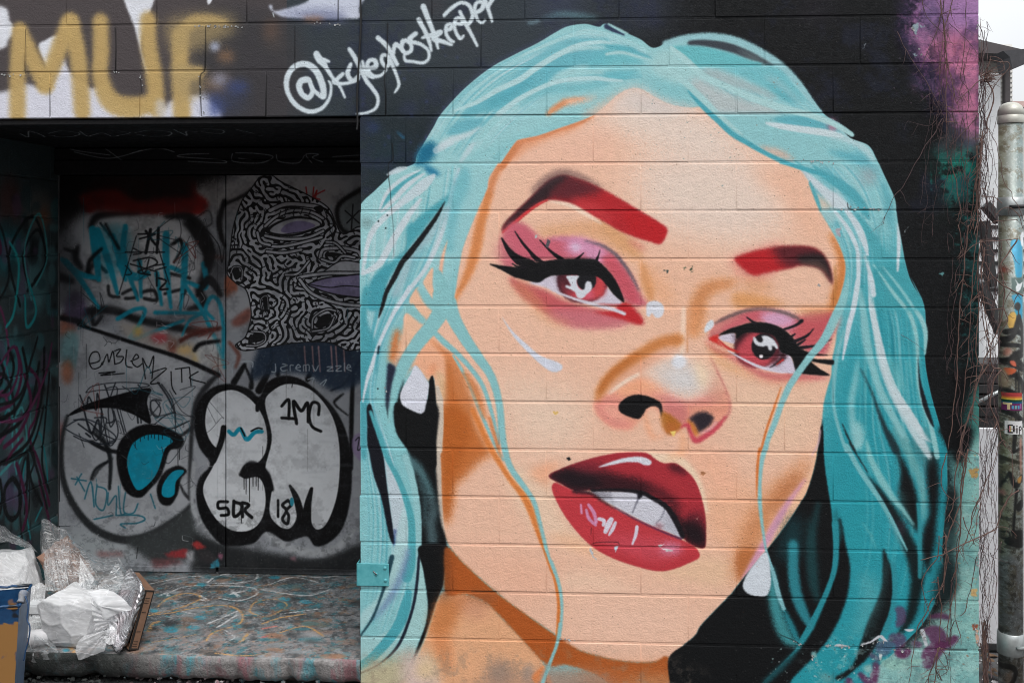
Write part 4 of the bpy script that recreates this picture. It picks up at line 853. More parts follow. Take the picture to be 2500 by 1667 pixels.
def cracks(P):
    for s, w in (('k 795,170 790,400 780,480 772,600 780,700 778,845', [3, 2.4, 3, 2.4, 3, 2.2]), ('k 435,0 435,150', [2, 1.4]), ('C 300,0 310,150 270,190 265,300 280,420 290,560 300,680 312,800 318,1080', [3, 2.6, 2, 1.8, 1.6, 1.4, 1.2, 1, 1]), ('a 735,180 740,330 735,470', [2.4, 2, 2.4]), ('a 160,190 165,380 160,470', [1.6, 1.4, 1.6]), ('a 1310,170 1308,430 1275,500 1285,740', [2, 2.6, 2.6, 2]), ('a 895,490 905,600', [2, 1.5]), ('a 315,560 320,740', [1.2, 1]), ('a 1880,170 1882,440', [1.6, 1.4]), ('a 1700,480 1695,740', [1.6, 2.4]), ('E 1600,570 1615,625 1700,635 1920,632', [1.6, 2.4, 2, 2]), ('J 640,1090 700,1070 880,1068 905,1095', [1, 1.4, 1.4, 1]), ('J 640,930 635,1000', [1.4, 1]), ('N 560,1100 700,1160 740,1190', [1.6, 2, 2.4]), ('L 1060,685 1300,690', [2, 2]), ('N 2150,1245 2352,1250', [2.4, 3])):
        P.line(s, w, (16, 16, 17), .7, .7, grain=0)


def paint_front(P):
    paint_mural(P)
    # the skin tones are dustier than fresh can colours
    r, g, b = (P.a[:, :, i] for i in range(3))
    m = np.clip((r - .68) / .12, 0, 1) * np.clip((r - b - .08) / .12, 0, 1) * np.clip((g - .5) / .12, 0, 1)
    L = P.a @ np.array([.3, .59, .11], np.float32)
    P.a += (0.03 * m)[:, :, None] * (P.a - L[:, :, None]); P.a *= (1 + 0.05 * m)[:, :, None]
    paint_lintel(P)
    cracks(P)
def paint_back(P):
    f, l, dt = P.fill, P.line, P.dot
    BK, GR, WH, TQ = (13, 13, 15), (160, 164, 170), (222, 226, 230), (20, 150, 176)
    f('X -200,200 1300,200 1300,1500 -200,1500', GR, 0, smooth=False)
    for s, rx, ry, c, a in (('b 480,500', 60, 40, (190, 192, 194), .6), ('b 900,800', 130, 120, (206, 208, 210), .9), ('c 700,250', 120, 60, (186, 188, 192), .7), ('b 1330,420', 40, 60, (182, 178, 174), .8), ('b 1800,460', 160, 60, (196, 192, 190), .6), ('c 900,1150', 120, 70, (182, 186, 192), .7), ('c 600,1400', 120, 40, (176, 184, 186), .7)):
        dt(s, rx, ry, c, 26, a)
    # upper part: red letters, black haze
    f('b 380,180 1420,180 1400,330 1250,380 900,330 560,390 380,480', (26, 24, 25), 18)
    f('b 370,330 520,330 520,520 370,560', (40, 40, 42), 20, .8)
    f('b 520,500 560,400 680,345 900,350 1220,345 1250,440 1320,500 1290,580 1150,585 900,575 760,545 640,520 590,570 540,560', (156, 36, 32), 6)
    for s, w in (('b 600,470 700,440 690,500', 8), ('b 830,400 830,560', 10), ('b 1020,420 1020,560', 10), ('b 1100,500 1220,540', 20), ('b 940,330 940,560', 14), ('b 560,390 740,520', 6)):
        l(s, w, (40, 20, 20), 5, .7)
    for s in ('b 712,480 720,500 700,520', 'b 832,410 838,470 830,500', 'b 1140,420 1175,455 1140,440'):
        f(s, (210, 180, 170), 2)
    # ragged black cloud with white heart
    for s, w in (('b 580,660 620,600 720,585 880,575', [20, 26, 20, 14]), ('b 1060,600 1200,600 1290,700 1335,820 1320,930 1270,1040', [16, 30, 40, 38, 34, 20]), ('b 500,780 480,860 520,930', [10, 26, 14]), ('b 600,900 560,960 640,1010', [16, 18, 12]), ('b 1180,640 1250,720', [18, 20]), ('b 1260,1060 1300,1150 1200,1190', [22, 26, 12]), ('b 420,1230 700,1190 860,1250 1100,1300 1300,1340', [26, 30, 26, 26, 20]), ('b 380,980 460,1010', [30, 20])):
        l(s, w, BK, 5, .9)
    f('b 620,690 680,620 860,600 1050,640 1180,700 1260,850 1240,1020 1100,1150 700,1150 640,1000', (204, 206, 208), 14, .9)
    f('b 1190,790 1240,770 1270,900 1230,980 1190,900', (222, 222, 224), 5, .8)
    for s, w in (('b 640,640 760,800', 8), ('b 720,720 760,810', 8), ('b 600,880 680,950', 12), ('b 1110,770 1150,750 1160,800 1110,890', 8), ('b 690,1040 700,1100 760,1110', 10), ('b 780,1090 850,1060 870,1110 800,1120', 10), ('b 900,1080 980,1070 1000,1130 920,1120', 11), ('b 1080,960 1210,990', 10), ('b 1050,1090 1180,1060 1160,1110', 10), ('b 1260,600 1330,560 1350,640 1290,670', 3)):
        l(s, w, (24, 25, 27), 2, .9)
    for s, w in (('b 395,870 500,960 630,990', [14, 20, 12]), ('b 420,880 520,1010 630,1180', [16, 18, 10]), ('b 590,680 615,850 630,1000', [24, 26, 16]), ('b 620,690 690,880 750,1090', [24, 22, 12]), ('b 720,720 770,900 800,1000', [18, 20, 14]), ('b 800,660 790,850 880,1130', [16, 20, 10]), ('b 890,880 900,1110', [16, 10]), ('b 760,900 850,980 940,960', [20, 26, 20]), ('b 1060,710 1060,900 1090,1180', [22, 22, 10]), ('b 1000,960 1030,1160', [16, 10]), ('b 1180,780 1175,960 1150,1200', [22, 20, 8]), ('b 1090,920 1180,960', [14, 14]),
                 ('b 1300,900 1310,1050 1180,1020 1290,1200 1400,1450 1430,1560', [18, 16, 12, 13, 14, 10]), ('b 990,1210 1150,1212 1300,1215', [13, 11, 12]), ('b 1300,1210 1210,1260 1160,1360', [12, 10, 6]), ('b 1360,1250 1310,1190 1350,1110 1400,1150 1425,1300 1420,1520', [10, 12, 13, 13, 13, 10]), ('b 750,1250 860,1190 925,1195 885,1290 830,1380 960,1340 1170,1260', [14, 13, 12, 12, 13, 12, 10])):
        l(s, w, TQ, 1.8, .96)
    f('b 600,690 800,660 830,850 700,1000 640,900', TQ, 10, .5)
    for s, w in (('b 960,680 930,830', 10), ('b 1010,670 1000,830', 8), ('b 880,710 990,710 890,740', 5), ('b 800,825 1050,825', 4), ('b 870,720 760,1090', 3), ('b 1010,800 1080,1030', 3), ('b 930,690 1000,780 1010,680', 8), ('b 850,800 900,830 850,840', 4), ('b 850,880 960,860 1000,900 880,950 960,970', 5), ('b 830,900 1000,950', 4), ('b 880,870 920,960 950,870', 4), ('b 1000,960 1000,1040', 6), ('b 1010,990 1060,1010 1020,1060 1070,1060', 6), ('b 800,910 840,960 800,970', 3), ('b 990,910 1050,900', 4), ('b 990,940 1060,920', 4)):
        l(s, w, (24, 24, 27), 1.1)
    # colours under the long line
    f('b 760,1270 900,1300 1150,1360 1400,1480 1420,1568 1300,1568 1000,1460 820,1380', (176, 166, 156), 8, .8)
    for s, rx, ry, c in (('b 880,1330', 10, 12, (212, 176, 80)), ('b 1020,1370', 22, 12, (190, 60, 70)), ('b 1100,1430', 10, 20, (140, 66, 50)), ('b 1180,1450', 20, 12, (222, 184, 120)), ('b 1250,1500', 8, 20, (214, 176, 90)), ('b 1320,1450', 30, 40, (206, 208, 208)), ('b 1280,1330', 40, 10, (110, 60, 50)), ('b 430,1300', 20, 30, (170, 100, 76)), ('b 480,1180', 26, 40, (110, 90, 130)), ('b 450,1450', 26, 50, (110, 156, 160)), ('c 430,280', 14, 30, (180, 110, 80)), ('c 560,330', 20, 30, (130, 170, 178)), ('c 400,700', 10, 40, (160, 96, 96))):
        dt(s, rx, ry, c, 7, .85)
    l('b 1150,1390 1250,1340 1400,1310', [14, 12, 14], (90, 44, 38), 3); l('b 1240,1450 1280,1410 1400,1390', [12, 14, 10], BK, 3)
    l('b 1420,860 1330,850', 12, (120, 60, 48), 4, .8)
    for s in ('b 1000,1270 1000,1300', 'b 1030,1280 1060,1300', 'b 1000,1290 1090,1300', 'b 1020,1340 1070,1340 1040,1320', 'b 980,1370 1010,1390 990,1410', 'b 1030,1380 1050,1400', 'b 1070,1390 1110,1400 1090,1430'):
        l(s, 2, (216, 200, 204), .8, .8)
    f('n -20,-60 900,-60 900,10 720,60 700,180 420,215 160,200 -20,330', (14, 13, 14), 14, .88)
    f('n 120,120 300,90 420,150 600,130 760,150 770,190 640,205 420,215 200,200 150,190', (128, 30, 27), 7, .75)
    for s, w in (('n 160,520 170,460 230,400', [10, 14, 10]), ('n 40,400 100,420', 10), ('n 20,760 120,780 140,800', [16, 18, 10]), ('n 180,730 190,800 230,750', [10, 12, 8]), ('n 690,260 740,330 790,420 780,480', [20, 40, 40, 20]), ('n 730,640 790,560 850,640', [14, 26, 16]), ('n 250,270 320,400', 9), ('n 590,380 640,350 650,400', [8, 10, 6])):
        l(s, w, (15, 15, 17), 3, .92)
    for s, rx, ry in (('n 20,380', 26, 70), ('n 60,600', 40, 60), ('n 160,760', 60, 14), ('n 640,760', 70, 12), ('n 840,500', 24, 60)):
        dt(s, rx, ry, (46, 46, 50), 14, .6)
    # the great lobes and the lines that bound them
    P.mask('lobe', 'c 430,560 400,700 395,880 440,1060 540,1200 700,1300 820,1320 960,1290 1120,1200 1230,1090 1220,640 1380,300 1150,190 900,100 560,0 480,300', 3)
    f('c 430,560 400,700 395,880 440,1060 540,1200 700,1300 820,1320 960,1290 1120,1200 1230,1090 1220,640 1380,300 1150,190 900,100 560,0 480,300', (172, 176, 181), 3)
    f('c 540,30 900,120 1300,300 1100,330 700,240 560,160', (190, 192, 196), 14, .7)
    l('c 500,-20 560,0 900,112 1150,192 1395,302', [10, 11, 12, 13, 14], BK, 2)
    l('c 1390,300 1320,370 1250,480 1225,640 1212,900 1212,1090', [10, 18, 16, 14, 12, 12], (46, 47, 50), 3)
    l('c 430,560 395,720 400,950 470,1130 600,1280 780,1350 950,1320 1150,1200 1230,1110', [10, 14, 18, 22, 24, 26, 22, 18, 12], (44, 46, 48), 3)
    f('c 800,1350 1000,1290 1210,1150 1260,1300 1420,1400 1440,1470 1250,1470 1000,1500 900,1440', (62, 66, 67), 7)
    f('c 1230,1330 1450,1380 2000,1470 2300,1380 2300,1560 1300,1560 1250,1450', (40, 42, 44), 8)
    l('c 880,1400 870,1470', 2, BK, 1); l('c 1230,1390 1230,1420', 2, BK, 1)
    for s, c, bl in (('c 1040,1440 1120,1415 1200,1410 1190,1460 1100,1470', (168, 52, 56), 3), ('c 1225,1370 1260,1355 1310,1400 1270,1410 1235,1400', (188, 58, 58), 3), ('c 1260,1420 1330,1420 1400,1480 1330,1500 1270,1480', (58, 54, 56), 4), ('c 1340,1500 1390,1470 1400,1520 1350,1530', (60, 160, 188), 2.5), ('c 1840,1470 1880,1455 1890,1500', (160, 116, 128), 3), ('c 960,1480 1100,1470 1180,1500 1000,1530', (126, 74, 76), 6), ('c 600,1430 760,1420 800,1450 640,1460', (150, 108, 108), 6), ('c 1190,1420 1240,1420 1230,1480 1190,1480', (186, 186, 190), 4), ('c 1390,1440 1420,1450 1410,1480', (200, 120, 150), 3)):
        f(s, c, bl, .85, ragged=1.5)
    l('c 590,970 640,890 720,830', [6, 10, 5], (48, 50, 53), 2, .8); l('c 600,640 680,740 710,860 700,1020', [10, 12, 10, 8], (48, 52, 56), 2, .85); l('c 590,730 680,780 760,790', [14, 12, 10], (36, 37, 40), 2, .9)
    l('c 1230,1100 1180,1060 1150,1000', [14, 10, 6], (46, 47, 50), 2); l('c 1150,690 1225,640', [8, 14], (44, 45, 48), 2); l('c 1040,640 1100,640 1200,595', [3, 4, 2], (48, 50, 53), 1.5)
    for s, w in (('m 70,325 110,288 240,268 380,270 435,286 340,300 150,312 75,325', 3), ('m 35,340 72,420 86,350 128,425 136,330 160,430', 5), ('m 178,282 205,360 232,480 190,500', 5), ('m 240,268 200,400 210,520 240,480', 4), ('m 190,300 250,300 230,420', 3), ('m 370,280 420,350 400,440', 4), ('m 280,290 330,330 290,400 350,350', 3), ('m 485,268 540,350 582,440', 6), ('m 582,440 520,462 445,528', 4), ('m 505,370 450,370 442,430 480,470 500,420 470,372', 4), ('m 60,430 100,560 140,480 155,570 160,440', 6), ('m 80,500 130,600 190,480 120,470', 4), ('m 160,420 200,620 240,600 255,540 230,430', 4), ('m 250,420 290,560', 4), ('m 265,420 300,550', 3), ('m 360,380 370,500', 6), ('m 378,380 388,500', 5), ('m 0,482 80,490 160,560 240,602 170,622 60,602 0,575', 4), ('m 25,505 100,560', 5), ('m 70,560 95,580', 6), ('m 30,560 60,640', 2.5), ('m 585,440 585,560', 3), ('m 580,530 665,488', 3.5)):
        l(s, w, (30, 34, 40), 1, .88)
    for s, w in (('m 95,608 180,650 242,666', [10, 12, 10]), ('m 110,555 180,622 208,720 205,880', [10, 12, 10, 9]), ('m 100,825 130,762 205,718', [8, 10, 8])):
        l(s, w, (22, 24, 27), 2, .9)
    l('c 405,640 520,580 640,620 740,700 640,740 500,690 410,640', 4, (44, 50, 58), 1, .9); l('c 1030,360 1100,470 1120,600', 5, (44, 48, 54), 1.2, .9); l('c 960,560 1020,480 960,470 990,560 1100,540', 4, (50, 56, 62), 1, .8)
    f('c 430,565 520,500 700,440 952,384 936,470 960,610 850,552 720,512 560,522', BK, 1.5)
    # drops
    f('c 930,614 1050,630 1165,700 1155,765 1085,782 1052,872 1022,950 962,1022 892,1082 800,1042 750,900 750,760 820,660', BK, 2)
    f('c 862,722 950,680 1060,690 1102,726 1052,772 1012,900 962,980 882,1036 832,960 810,860 826,780', (14, 152, 182), 1.2)
    f('c 1100,888 1150,880 1192,915 1155,962 1132,1062 1082,1132 1020,1112 1000,1020 1040,930', BK, 1.8)
    f('c 1100,917 1160,905 1172,922 1122,982 1112,1060 1070,1082 1032,1062 1042,992', (14, 152, 182), 1.2)
    for x, y0, y1 in ((862, 720, 765), (895, 690, 725), (920, 685, 705), (945, 680, 715), (965, 680, 700), (985, 682, 705), (1012, 685, 715), (1035, 690, 708), (1090, 720, 740), (1135, 780, 880), (1145, 780, 840)):
        l('c %d,%d %d,%d' % (x, y0 - 10, x, y1), 2.2, BK, .6)
    # bubble letters: pale halo, black outline, white body
    l('c 1240,860 1225,1000 1232,1150 1290,1260 1400,1360', 14, (176, 180, 184), 3); l('c 1700,1310 1830,1400 2000,1440 2150,1400 2260,1290', [12, 24, 26, 22, 10], (182, 186, 190), 4)
    f('c 1238,620 1260,480 1340,390 1450,358 1580,388 1652,440 1700,350 1800,306 1920,330 2050,428 2160,560 2222,720 2242,900 2232,1100 2182,1280 2092,1372 2010,1392 1960,1332 1900,1342 1820,1362 1700,1300 1620,1372 1500,1392 1400,1372 1290,1230 1252,1080 1270,960 1340,868 1270,760', BK, 2)
    for s, w in (('c 1490,350 1550,250 1560,230', [20, 14, 6]), ('c 1600,380 1610,270', [16, 6]), ('c 1650,400 1720,250 1730,130', [24, 16, 6]), ('c 1560,240 1600,330', [6, 10]), ('c 1770,300 1780,240', [14, 6]), ('c 1960,330 2030,170', [16, 8]), ('c 2060,290 2080,250', [12, 5]), ('c 2110,400 2200,350 2290,220', [6, 10, 14]), ('c 2250,300 2240,600 2240,900', [12, 14, 10]), ('c 2130,470 2190,420 2130,480 2220,560', [8, 4, 6, 4])):
        l(s, w, BK, 2)
    f('c 1308,600 1330,480 1400,412 1500,400 1600,460 1672,560 1702,680 1692,790 1642,860 1570,868 1532,930 1560,962 1642,952 1682,1010 1692,1120 1662,1230 1590,1292 1480,1292 1380,1220 1310,1100 1298,1000 1360,880 1425,720 1400,742 1376,762 1330,700', WH, 1.5)
    f('c 1688,480 1740,400 1830,358 1950,380 2050,460 2132,600 2166,800 2152,1050 2092,1230 2030,1287 1988,1250 1984,1150 1990,1040 1900,1030 1892,1200 1850,1277 1780,1266 1718,1180 1732,1000 1690,900 1732,700', WH, 1.5)
    f('c 1850,985 2000,985 1990,1110 1945,1215 1915,1215 1870,1090', WH, 1.5)
    l('c 1425,635 1412,720 1365,850', [16, 18, 14], BK, 1.6); l('c 1640,500 1640,525', 12, BK, 1.6)
    l('c 1848,1008 1890,1090 1925,1230', [8, 20, 26], BK, 1.5); l('c 1986,1025 1965,1110 1940,1230', [10, 20, 26], BK, 1.5)
    l('c 1535,935 1600,880 1690,930 1730,1030', [14, 30, 24, 16], BK, 2)
    for x, y1 in ((1555, 1030), (1568, 1060), (1590, 1110), (1612, 1010), (1632, 1010), (1645, 1035)):
        l('c %d,950 %d,%d' % (x, x, y1), [3, 2.2], BK, .6)
    l('c 1458,660 1490,682 1530,645 1572,712 1622,668 1668,662', [12, 12, 12, 13, 12, 12], (14, 152, 182), 1.2); l('c 1535,640 1560,690', 5, BK, 1); l('c 1600,660 1640,640 1670,645', 5, BK, 1)
    for s, w in (('c 1795,500 1840,460 1840,580', 9), ('c 1795,575 1880,580', 9), ('c 1890,610 1870,470 1920,530 1960,480 1965,600', 10), ('c 2030,555 2032,490 1990,480 1970,560 1990,630 2045,660', 9), ('c 1865,350 1860,380', 2), ('c 1895,580 1892,620', 2),
                 ('c 1450,1110 1395,1110 1395,1150 1445,1150 1455,1190 1410,1195', 9), ('c 1490,1105 1490,1200 1530,1180 1540,1130 1490,1110', 10), ('c 1540,1120 1545,1205', 10), ('c 1545,1115 1585,1130 1560,1165 1605,1210', 10), ('c 1538,1210 1538,1245', 2.5), ('c 1772,1100 1772,1205', 8), ('c 1835,1100 1800,1130 1825,1165 1800,1220 1830,1250 1840,1200 1825,1165 1855,1130 1835,1100', 9)):
        l(s, w, BK, 1)
    dt('c 1860,1110', 5, 11, (40, 150, 176), 1)
    for k in range(60):
        r = np.random.RandomState(k)
        x, y = r.uniform(1310, 2150), r.uniform(400, 1270)
        l('c %f,%f %f,%f' % (x, y, x + r.uniform(60, 160), y + r.uniform(-8, 8)), r.uniform(2, 6), (150, 156, 162), 3, .25)
    # small hand styles
    for s in ('m 92,160 148,142 140,95 105,98 88,145 110,188 150,178 165,150', 'm 165,165 192,105 202,150 225,88 236,162', 'm 236,86 270,76 246,115 285,120 270,150 236,162', 'm 305,80 300,165 335,182', 'm 328,145 372,125 358,106 336,150 365,178 395,158', 'm 395,128 412,246', 'm 398,130 430,182 460,116 450,246', 'm 440,212 534,186 442,270 494,270', 'm 560,205 565,290 588,334', 'm 585,190 665,180', 'm 620,190 622,266', 'm 666,184 675,285', 'm 716,205 666,242 755,270', 'm 145,214 238,206 156,226 290,215'):
        l(s, 3.6, (16, 17, 19), .8)
    for s in ('c 455,960 550,975', 'c 520,930 480,1000', 'c 490,950 540,1040', 'c 540,1090 580,980 600,1140 590,1010', 'c 620,1000 610,1120 660,1160 680,1040 620,1010', 'c 690,1050 690,1130 740,1070 740,1190', 'c 755,1010 770,1180 800,1180', 'c 800,1050 790,1170 850,1180 880,1120', 'c 960,1060 990,1150', 'c 600,1220 720,1195', 'c 740,1195 880,1195 925,1220 870,1245 770,1250 800,1275'):
        l(s, 4.6, (34, 108, 128), 1, .9)
    # right: dark blue patch, drips, pale letters
    f('c 1640,150 1700,90 2310,60 2310,330 2120,400 1960,300 1760,290 1600,330', (36, 52, 72), 7, .95)
    for x in (1940, 1990, 2030, 2110, 2140, 2190):
        l('c %d,120 %d,%d' % (x, x + 10, 280), [5, 3], (190, 146, 146), 1.5, .8)
    for s in ('c 1800,230 1830,240 1790,255 1800,275 1830,270', 'c 1850,275 1850,240 1870,240', 'c 1890,255 1915,250 1900,235 1885,260 1915,275', 'c 1935,275 1935,240 1950,245 1950,275 1950,240 1970,240 1970,275', 'c 1755,230 1755,280 1730,280', 'c 2085,250 2120,250 2085,275 2125,275', 'c 2140,245 2175,245 2140,275 2178,275', 'c 2195,225 2195,275', 'c 2215,255 2235,250 2222,235 2210,260 2240,275', 'c 1990,240 2010,275 2030,240', 'c 1480,290 1490,230 1600,215 1610,250', 'c 1960,330 2000,320 1990,350', 'c 2040,360 2080,330 2060,370', 'c 2250,90 2300,80 2280,150 2260,110'):
        l(s, 3.2, (176, 188, 196), .9, .9)
    f('c 2250,700 2310,680 2310,850 2250,790', (150, 130, 170), 2, .8); l('c 2265,720 2290,700 2280,780 2310,760', 3, (30, 32, 40), 1)
    f('b 2180,500 2310,420 2310,720 2200,690 2150,600', (110, 120, 122), 6, .8); l('b 2310,420 2170,510 2150,600 2190,690 2310,730', 14, (24, 25, 27), 3)
    for s in ('b 2200,560 2290,640', 'b 2210,640 2290,560', 'b 2250,520 2240,680'):
        l(s, 4, (26, 28, 30), 1)
    for s in ('b 1950,410 1955,450', 'b 2000,410 1995,480 2020,430 2010,480', 'b 2070,430 2000,470 2040,490'):
        l(s, 4, (170, 46, 46), 1)
    l('b 1430,500 1400,620 1410,720 1430,780', [14, 18, 16, 10], (24, 24, 26), 3); l('b 1430,520 1560,460 1600,420', [10, 12, 8], (26, 26, 28), 3, .9)
    f('b 1440,980 1500,1010 1510,1090 1440,1110', (176, 90, 60), 3, .8); f('b 1445,1110 1560,1080 1600,1260 1500,1330 1445,1300', (180, 182, 186), 5, .8); f('b 1480,1260 1590,1180 1590,1260 1500,1300', (150, 80, 66), 5, .8); l('b 1460,1400 1520,1480 1500,1560', [10, 14, 8], (120, 66, 54), 3, .8)
    # ---- pasted paper head, bands of black line ------------------------------------------------
    out = 'b 1650,350 1720,330 1800,380 1960,460 2090,540 2140,640 2190,710 2330,705 2330,1350 2235,1452 2100,1402 1900,1402 1700,1432 1560,1452 1500,1420 1560,1370 1590,1290 1600,1200 1570,1070 1500,1020 1448,960 1460,880 1470,780 1490,650 1540,500 1600,420'
    P.mask('paper', out, .7)
    q = P.tr(pts(out))
    x0, x1, y0, y1 = int(q[:, 0].min()), int(q[:, 0].max()), int(q[:, 1].min()), int(q[:, 1].max())
    f(out, (196, 199, 206), .7)
    y0, x1 = max(0, y0), min(P.w, x1)
    H, Wd = y1 - y0, x1 - x0
    ft = np.vstack([P.tr(spline(pts(c), False, 5)) for c in ('b 1690,690 1750,640 1860,600 1980,605 2050,650 1960,700 1850,725 1740,715 1690,690', 'b 1960,1030 2080,990 2200,975 2340,975', 'b 1975,1040 2080,1080 2200,1110 2340,1110', 'b 2060,850 2140,820 2280,840', 'b 2010,1290 2060,1230 2110,1225', 'b 1600,1390 1660,1350', 'b 1500,940 1520,990', 'b 1690,1130 1690,1200', 'b 1700,400 1800,470 1900,500')]) - np.array([x0, y0])
    gy, gx = np.mgrid[0:H, 0:Wd].astype(np.float32)
    gx2 = gx + 34 * (vnoise(H, Wd, 46, 5) - .5) + 14 * (vnoise(H, Wd, 20, 6) - .5); gy2 = gy + 40 * (vnoise(H, Wd, 40, 7) - .5) + 14 * (vnoise(H, Wd, 18, 9) - .5)
    dm = np.full((H, Wd), 1e9, np.float32)
    for fx, fy in ft:
        dm = np.minimum(dm, (gx2 - fx) ** 2 * .8 + (gy2 - fy) ** 2 * 1.3)
    dm = np.sqrt(dm)
    wv = 13.0 * P.unit
    lab = np.sin(dm * 2 * math.pi / wv).astype(np.float32) + 0.25 * (vnoise(H, Wd, 7, 12) - .5)
    for _ in range(3):
        lab = np.tanh((gauss(lab, wv * .2) - gauss(lab, wv * .5)) * 9).astype(np.float32)
    m = np.clip(-gauss(lab, .7) * 2.4 - 0.55, 0, 1)
    ang = np.arctan2(gauss(np.gradient(dm, axis=0), 3), gauss(np.gradient(dm, axis=1), 3))
    rr = np.random.RandomState(4)
    m *= P.masks['paper'][y0:y0 + H, x0:x1]
    s = P.a[y0:y0 + H, x0:x1]
    s += m[:, :, None] * (np.array([24, 25, 27], np.float32) / 255 - s)
    back = P.tr
    P.tr = lambda p: p
    for _ in range(300):
        cy, cx = rr.randint(4, H - 4), rr.randint(4, Wd - 4)
        if P.masks['paper'][y0 + cy, x0 + cx] > .9:
            t = ang[cy, cx]; e = wv * .5
            l('X %f,%f %f,%f' % (x0 + cx - math.cos(t) * e, y0 + cy - math.sin(t) * e, x0 + cx + math.cos(t) * e, y0 + cy + math.sin(t) * e), 3, (24, 25, 27), .6, clip='paper')
    P.tr = back
    l(out + ' b 1650,350', 3.4, (24, 25, 27), .8)
    PW, PK = (198, 200, 207), (24, 25, 27)
    def band(s, w):                       # a white ribbon edged in black
        l(s, w, PK, .7, clip='paper'); l(s, max(w - 6.5, 2), PW, .7, clip='paper')
    band('b 1720,560 1820,520 1950,525 2040,545 2070,600', 17); band('b 1690,660 1760,600 1860,560 1980,570 2060,610', 14); band('b 1690,720 1800,740 1950,735 2060,690', 14); band('b 1680,780 1780,790 1900,770 2050,730', 14); band('b 1640,700 1660,760 1720,780', 14); band('b 1700,820 1800,830 1920,810', 14)
    for x, y in ((1790, 560), (1830, 545), (1880, 540), (1930, 545), (1980, 555)):
        l('b %d,%d %d,%d' % (x, y, x - 14, y + 40), 3, PK, .7)
    f('b 1690,690 1750,640 1860,600 1980,605 2050,650 1960,700 1850,725 1740,715', PK, .8); f('b 1720,685 1780,640 1880,612 1990,620 2040,652 1950,690 1850,712 1760,705', PW, .8); f('b 1790,690 1830,645 1920,625 2010,655 1930,690 1850,705', (146, 136, 176), .8)
    l('b 1720,700 1790,712 1860,705 1950,690 2030,660', 2.5, PK, .6)
    f('b 2000,540 2050,530 2060,560 2030,575', PK, .8); f('b 1655,700 1690,680 1680,720 1660,730', PK, .8)
    band('b 2040,860 2060,810 2130,800 2200,800 2280,820 2300,850', 15); band('b 2050,870 2130,890 2180,850 2260,860', 13); f('b 2070,845 2110,825 2180,840 2120,855', PK, .8); band('b 2080,760 2140,770 2200,830', 12)
    f('b 2060,950 2180,880 2330,900 2330,950 2150,960', PW, .8, clip='paper'); l('b 2060,950 2180,880 2330,900', 3.4, PK, .7, clip='paper')
    band('b 1900,990 1960,975 2100,960 2250,960 2340,960', 15); band('b 1910,1000 1990,1090 2150,1150 2340,1170', 15)
    f('b 1960,1030 2060,990 2180,975 2340,970 2340,1110 2200,1110 2080,1085 2010,1060', PK, .8, clip='paper'); f('b 1975,1030 2070,996 2180,982 2340,978 2340,1100 2200,1100 2080,1076 2015,1052', (156, 146, 186), .8, clip='paper')
    l('b 1980,1032 2100,1050 2200,1040 2340,1050', 3, PK, .7, clip='paper')
    for k, x in enumerate(range(2040, 2300, 22)):
        l('b %d,%d %d,%d' % (x, 1014 - k, x + 8, 1030 - k), 1.6, (190, 184, 206), .6, .7)
    band('b 1970,880 1900,960 1820,970', 12); f('b 2010,1290 2050,1230 2110,1220 2100,1280 2040,1310', PK, .8); band('b 1990,1310 2000,1240 2080,1190 2140,1200', 11); band('b 1990,1330 2090,1310 2130,1240', 11)
    f('b 1480,940 1520,930 1530,980 1500,1000', PK, .8); band('b 1470,960 1490,920 1540,930 1540,1000', 9)
    f('b 1580,1400 1620,1340 1680,1350 1670,1390 1620,1400', PK, .8); band('b 1570,1420 1640,1420 1690,1390 1680,1340 1600,1330', 10); f('b 1675,1120 1700,1120 1700,1200 1685,1200', PK, .8); band('b 1670,1190 1660,1130 1700,1105 1710,1190', 8)
    # layers of older marks: scratches, drips, rubbed dust
    rr = np.random.RandomState(77)
    for k in range(150):
        x, y = rr.uniform(150, 560), rr.uniform(520, 1360)
        L = rr.uniform(6, 26); a = rr.uniform(0, 6.3)
        l('X %f,%f %f,%f %f,%f' % (x, y, x + L * math.cos(a), y + L * math.sin(a), x + L * math.cos(a + .5) * 1.4, y + L * math.sin(a + .5) * 1.4), rr.uniform(.8, 1.8), [(206, 208, 212), (120, 124, 130), (40, 42, 46)][rr.randint(3)], .6, rr.uniform(.3, .8))
    for k in range(46):
        x, y = rr.uniform(150, 880), rr.uniform(480, 1200)
        l('X %f,%f %f,%f' % (x, y, x + rr.uniform(-1, 1), y + rr.uniform(30, 130)), [rr.uniform(1.2, 2.4), .8], [(18, 19, 21), (60, 62, 66), (190, 194, 198), (40, 120, 136)][rr.randint(4)], .8, rr.uniform(.3, .7))
    for k in range(26):
        x, y = rr.uniform(150, 540), rr.uniform(560, 1100)
        q = [(x + rr.uniform(-40, 40), y + rr.uniform(-46, 46)) for _ in range(6)]
        l('X ' + ' '.join('%f,%f' % p for p in q), rr.uniform(1.4, 3.4), [(22, 24, 27), (44, 48, 54), (30, 96, 112), (120, 60, 56)][rr.randint(4)], .8, rr.uniform(.4, .8))
    P.dust('X 140,420 890,420 890,1400 140,1400', (70, 72, 76), 20, .16, 50, .48, .72, 110)
    P.dust('X 140,420 890,420 890,900 140,900', (20, 20, 22), 30, .18, 70, .50, .70, 113)
    P.dust('X 140,860 890,860 890,1400 140,1400', (206, 210, 214), 20, .10, 6, .6, .74, 116)
    P.dust('X 140,1260 890,1260 890,1400 140,1400', (50, 52, 54), 16, .3, 18, .5, .7, 119)
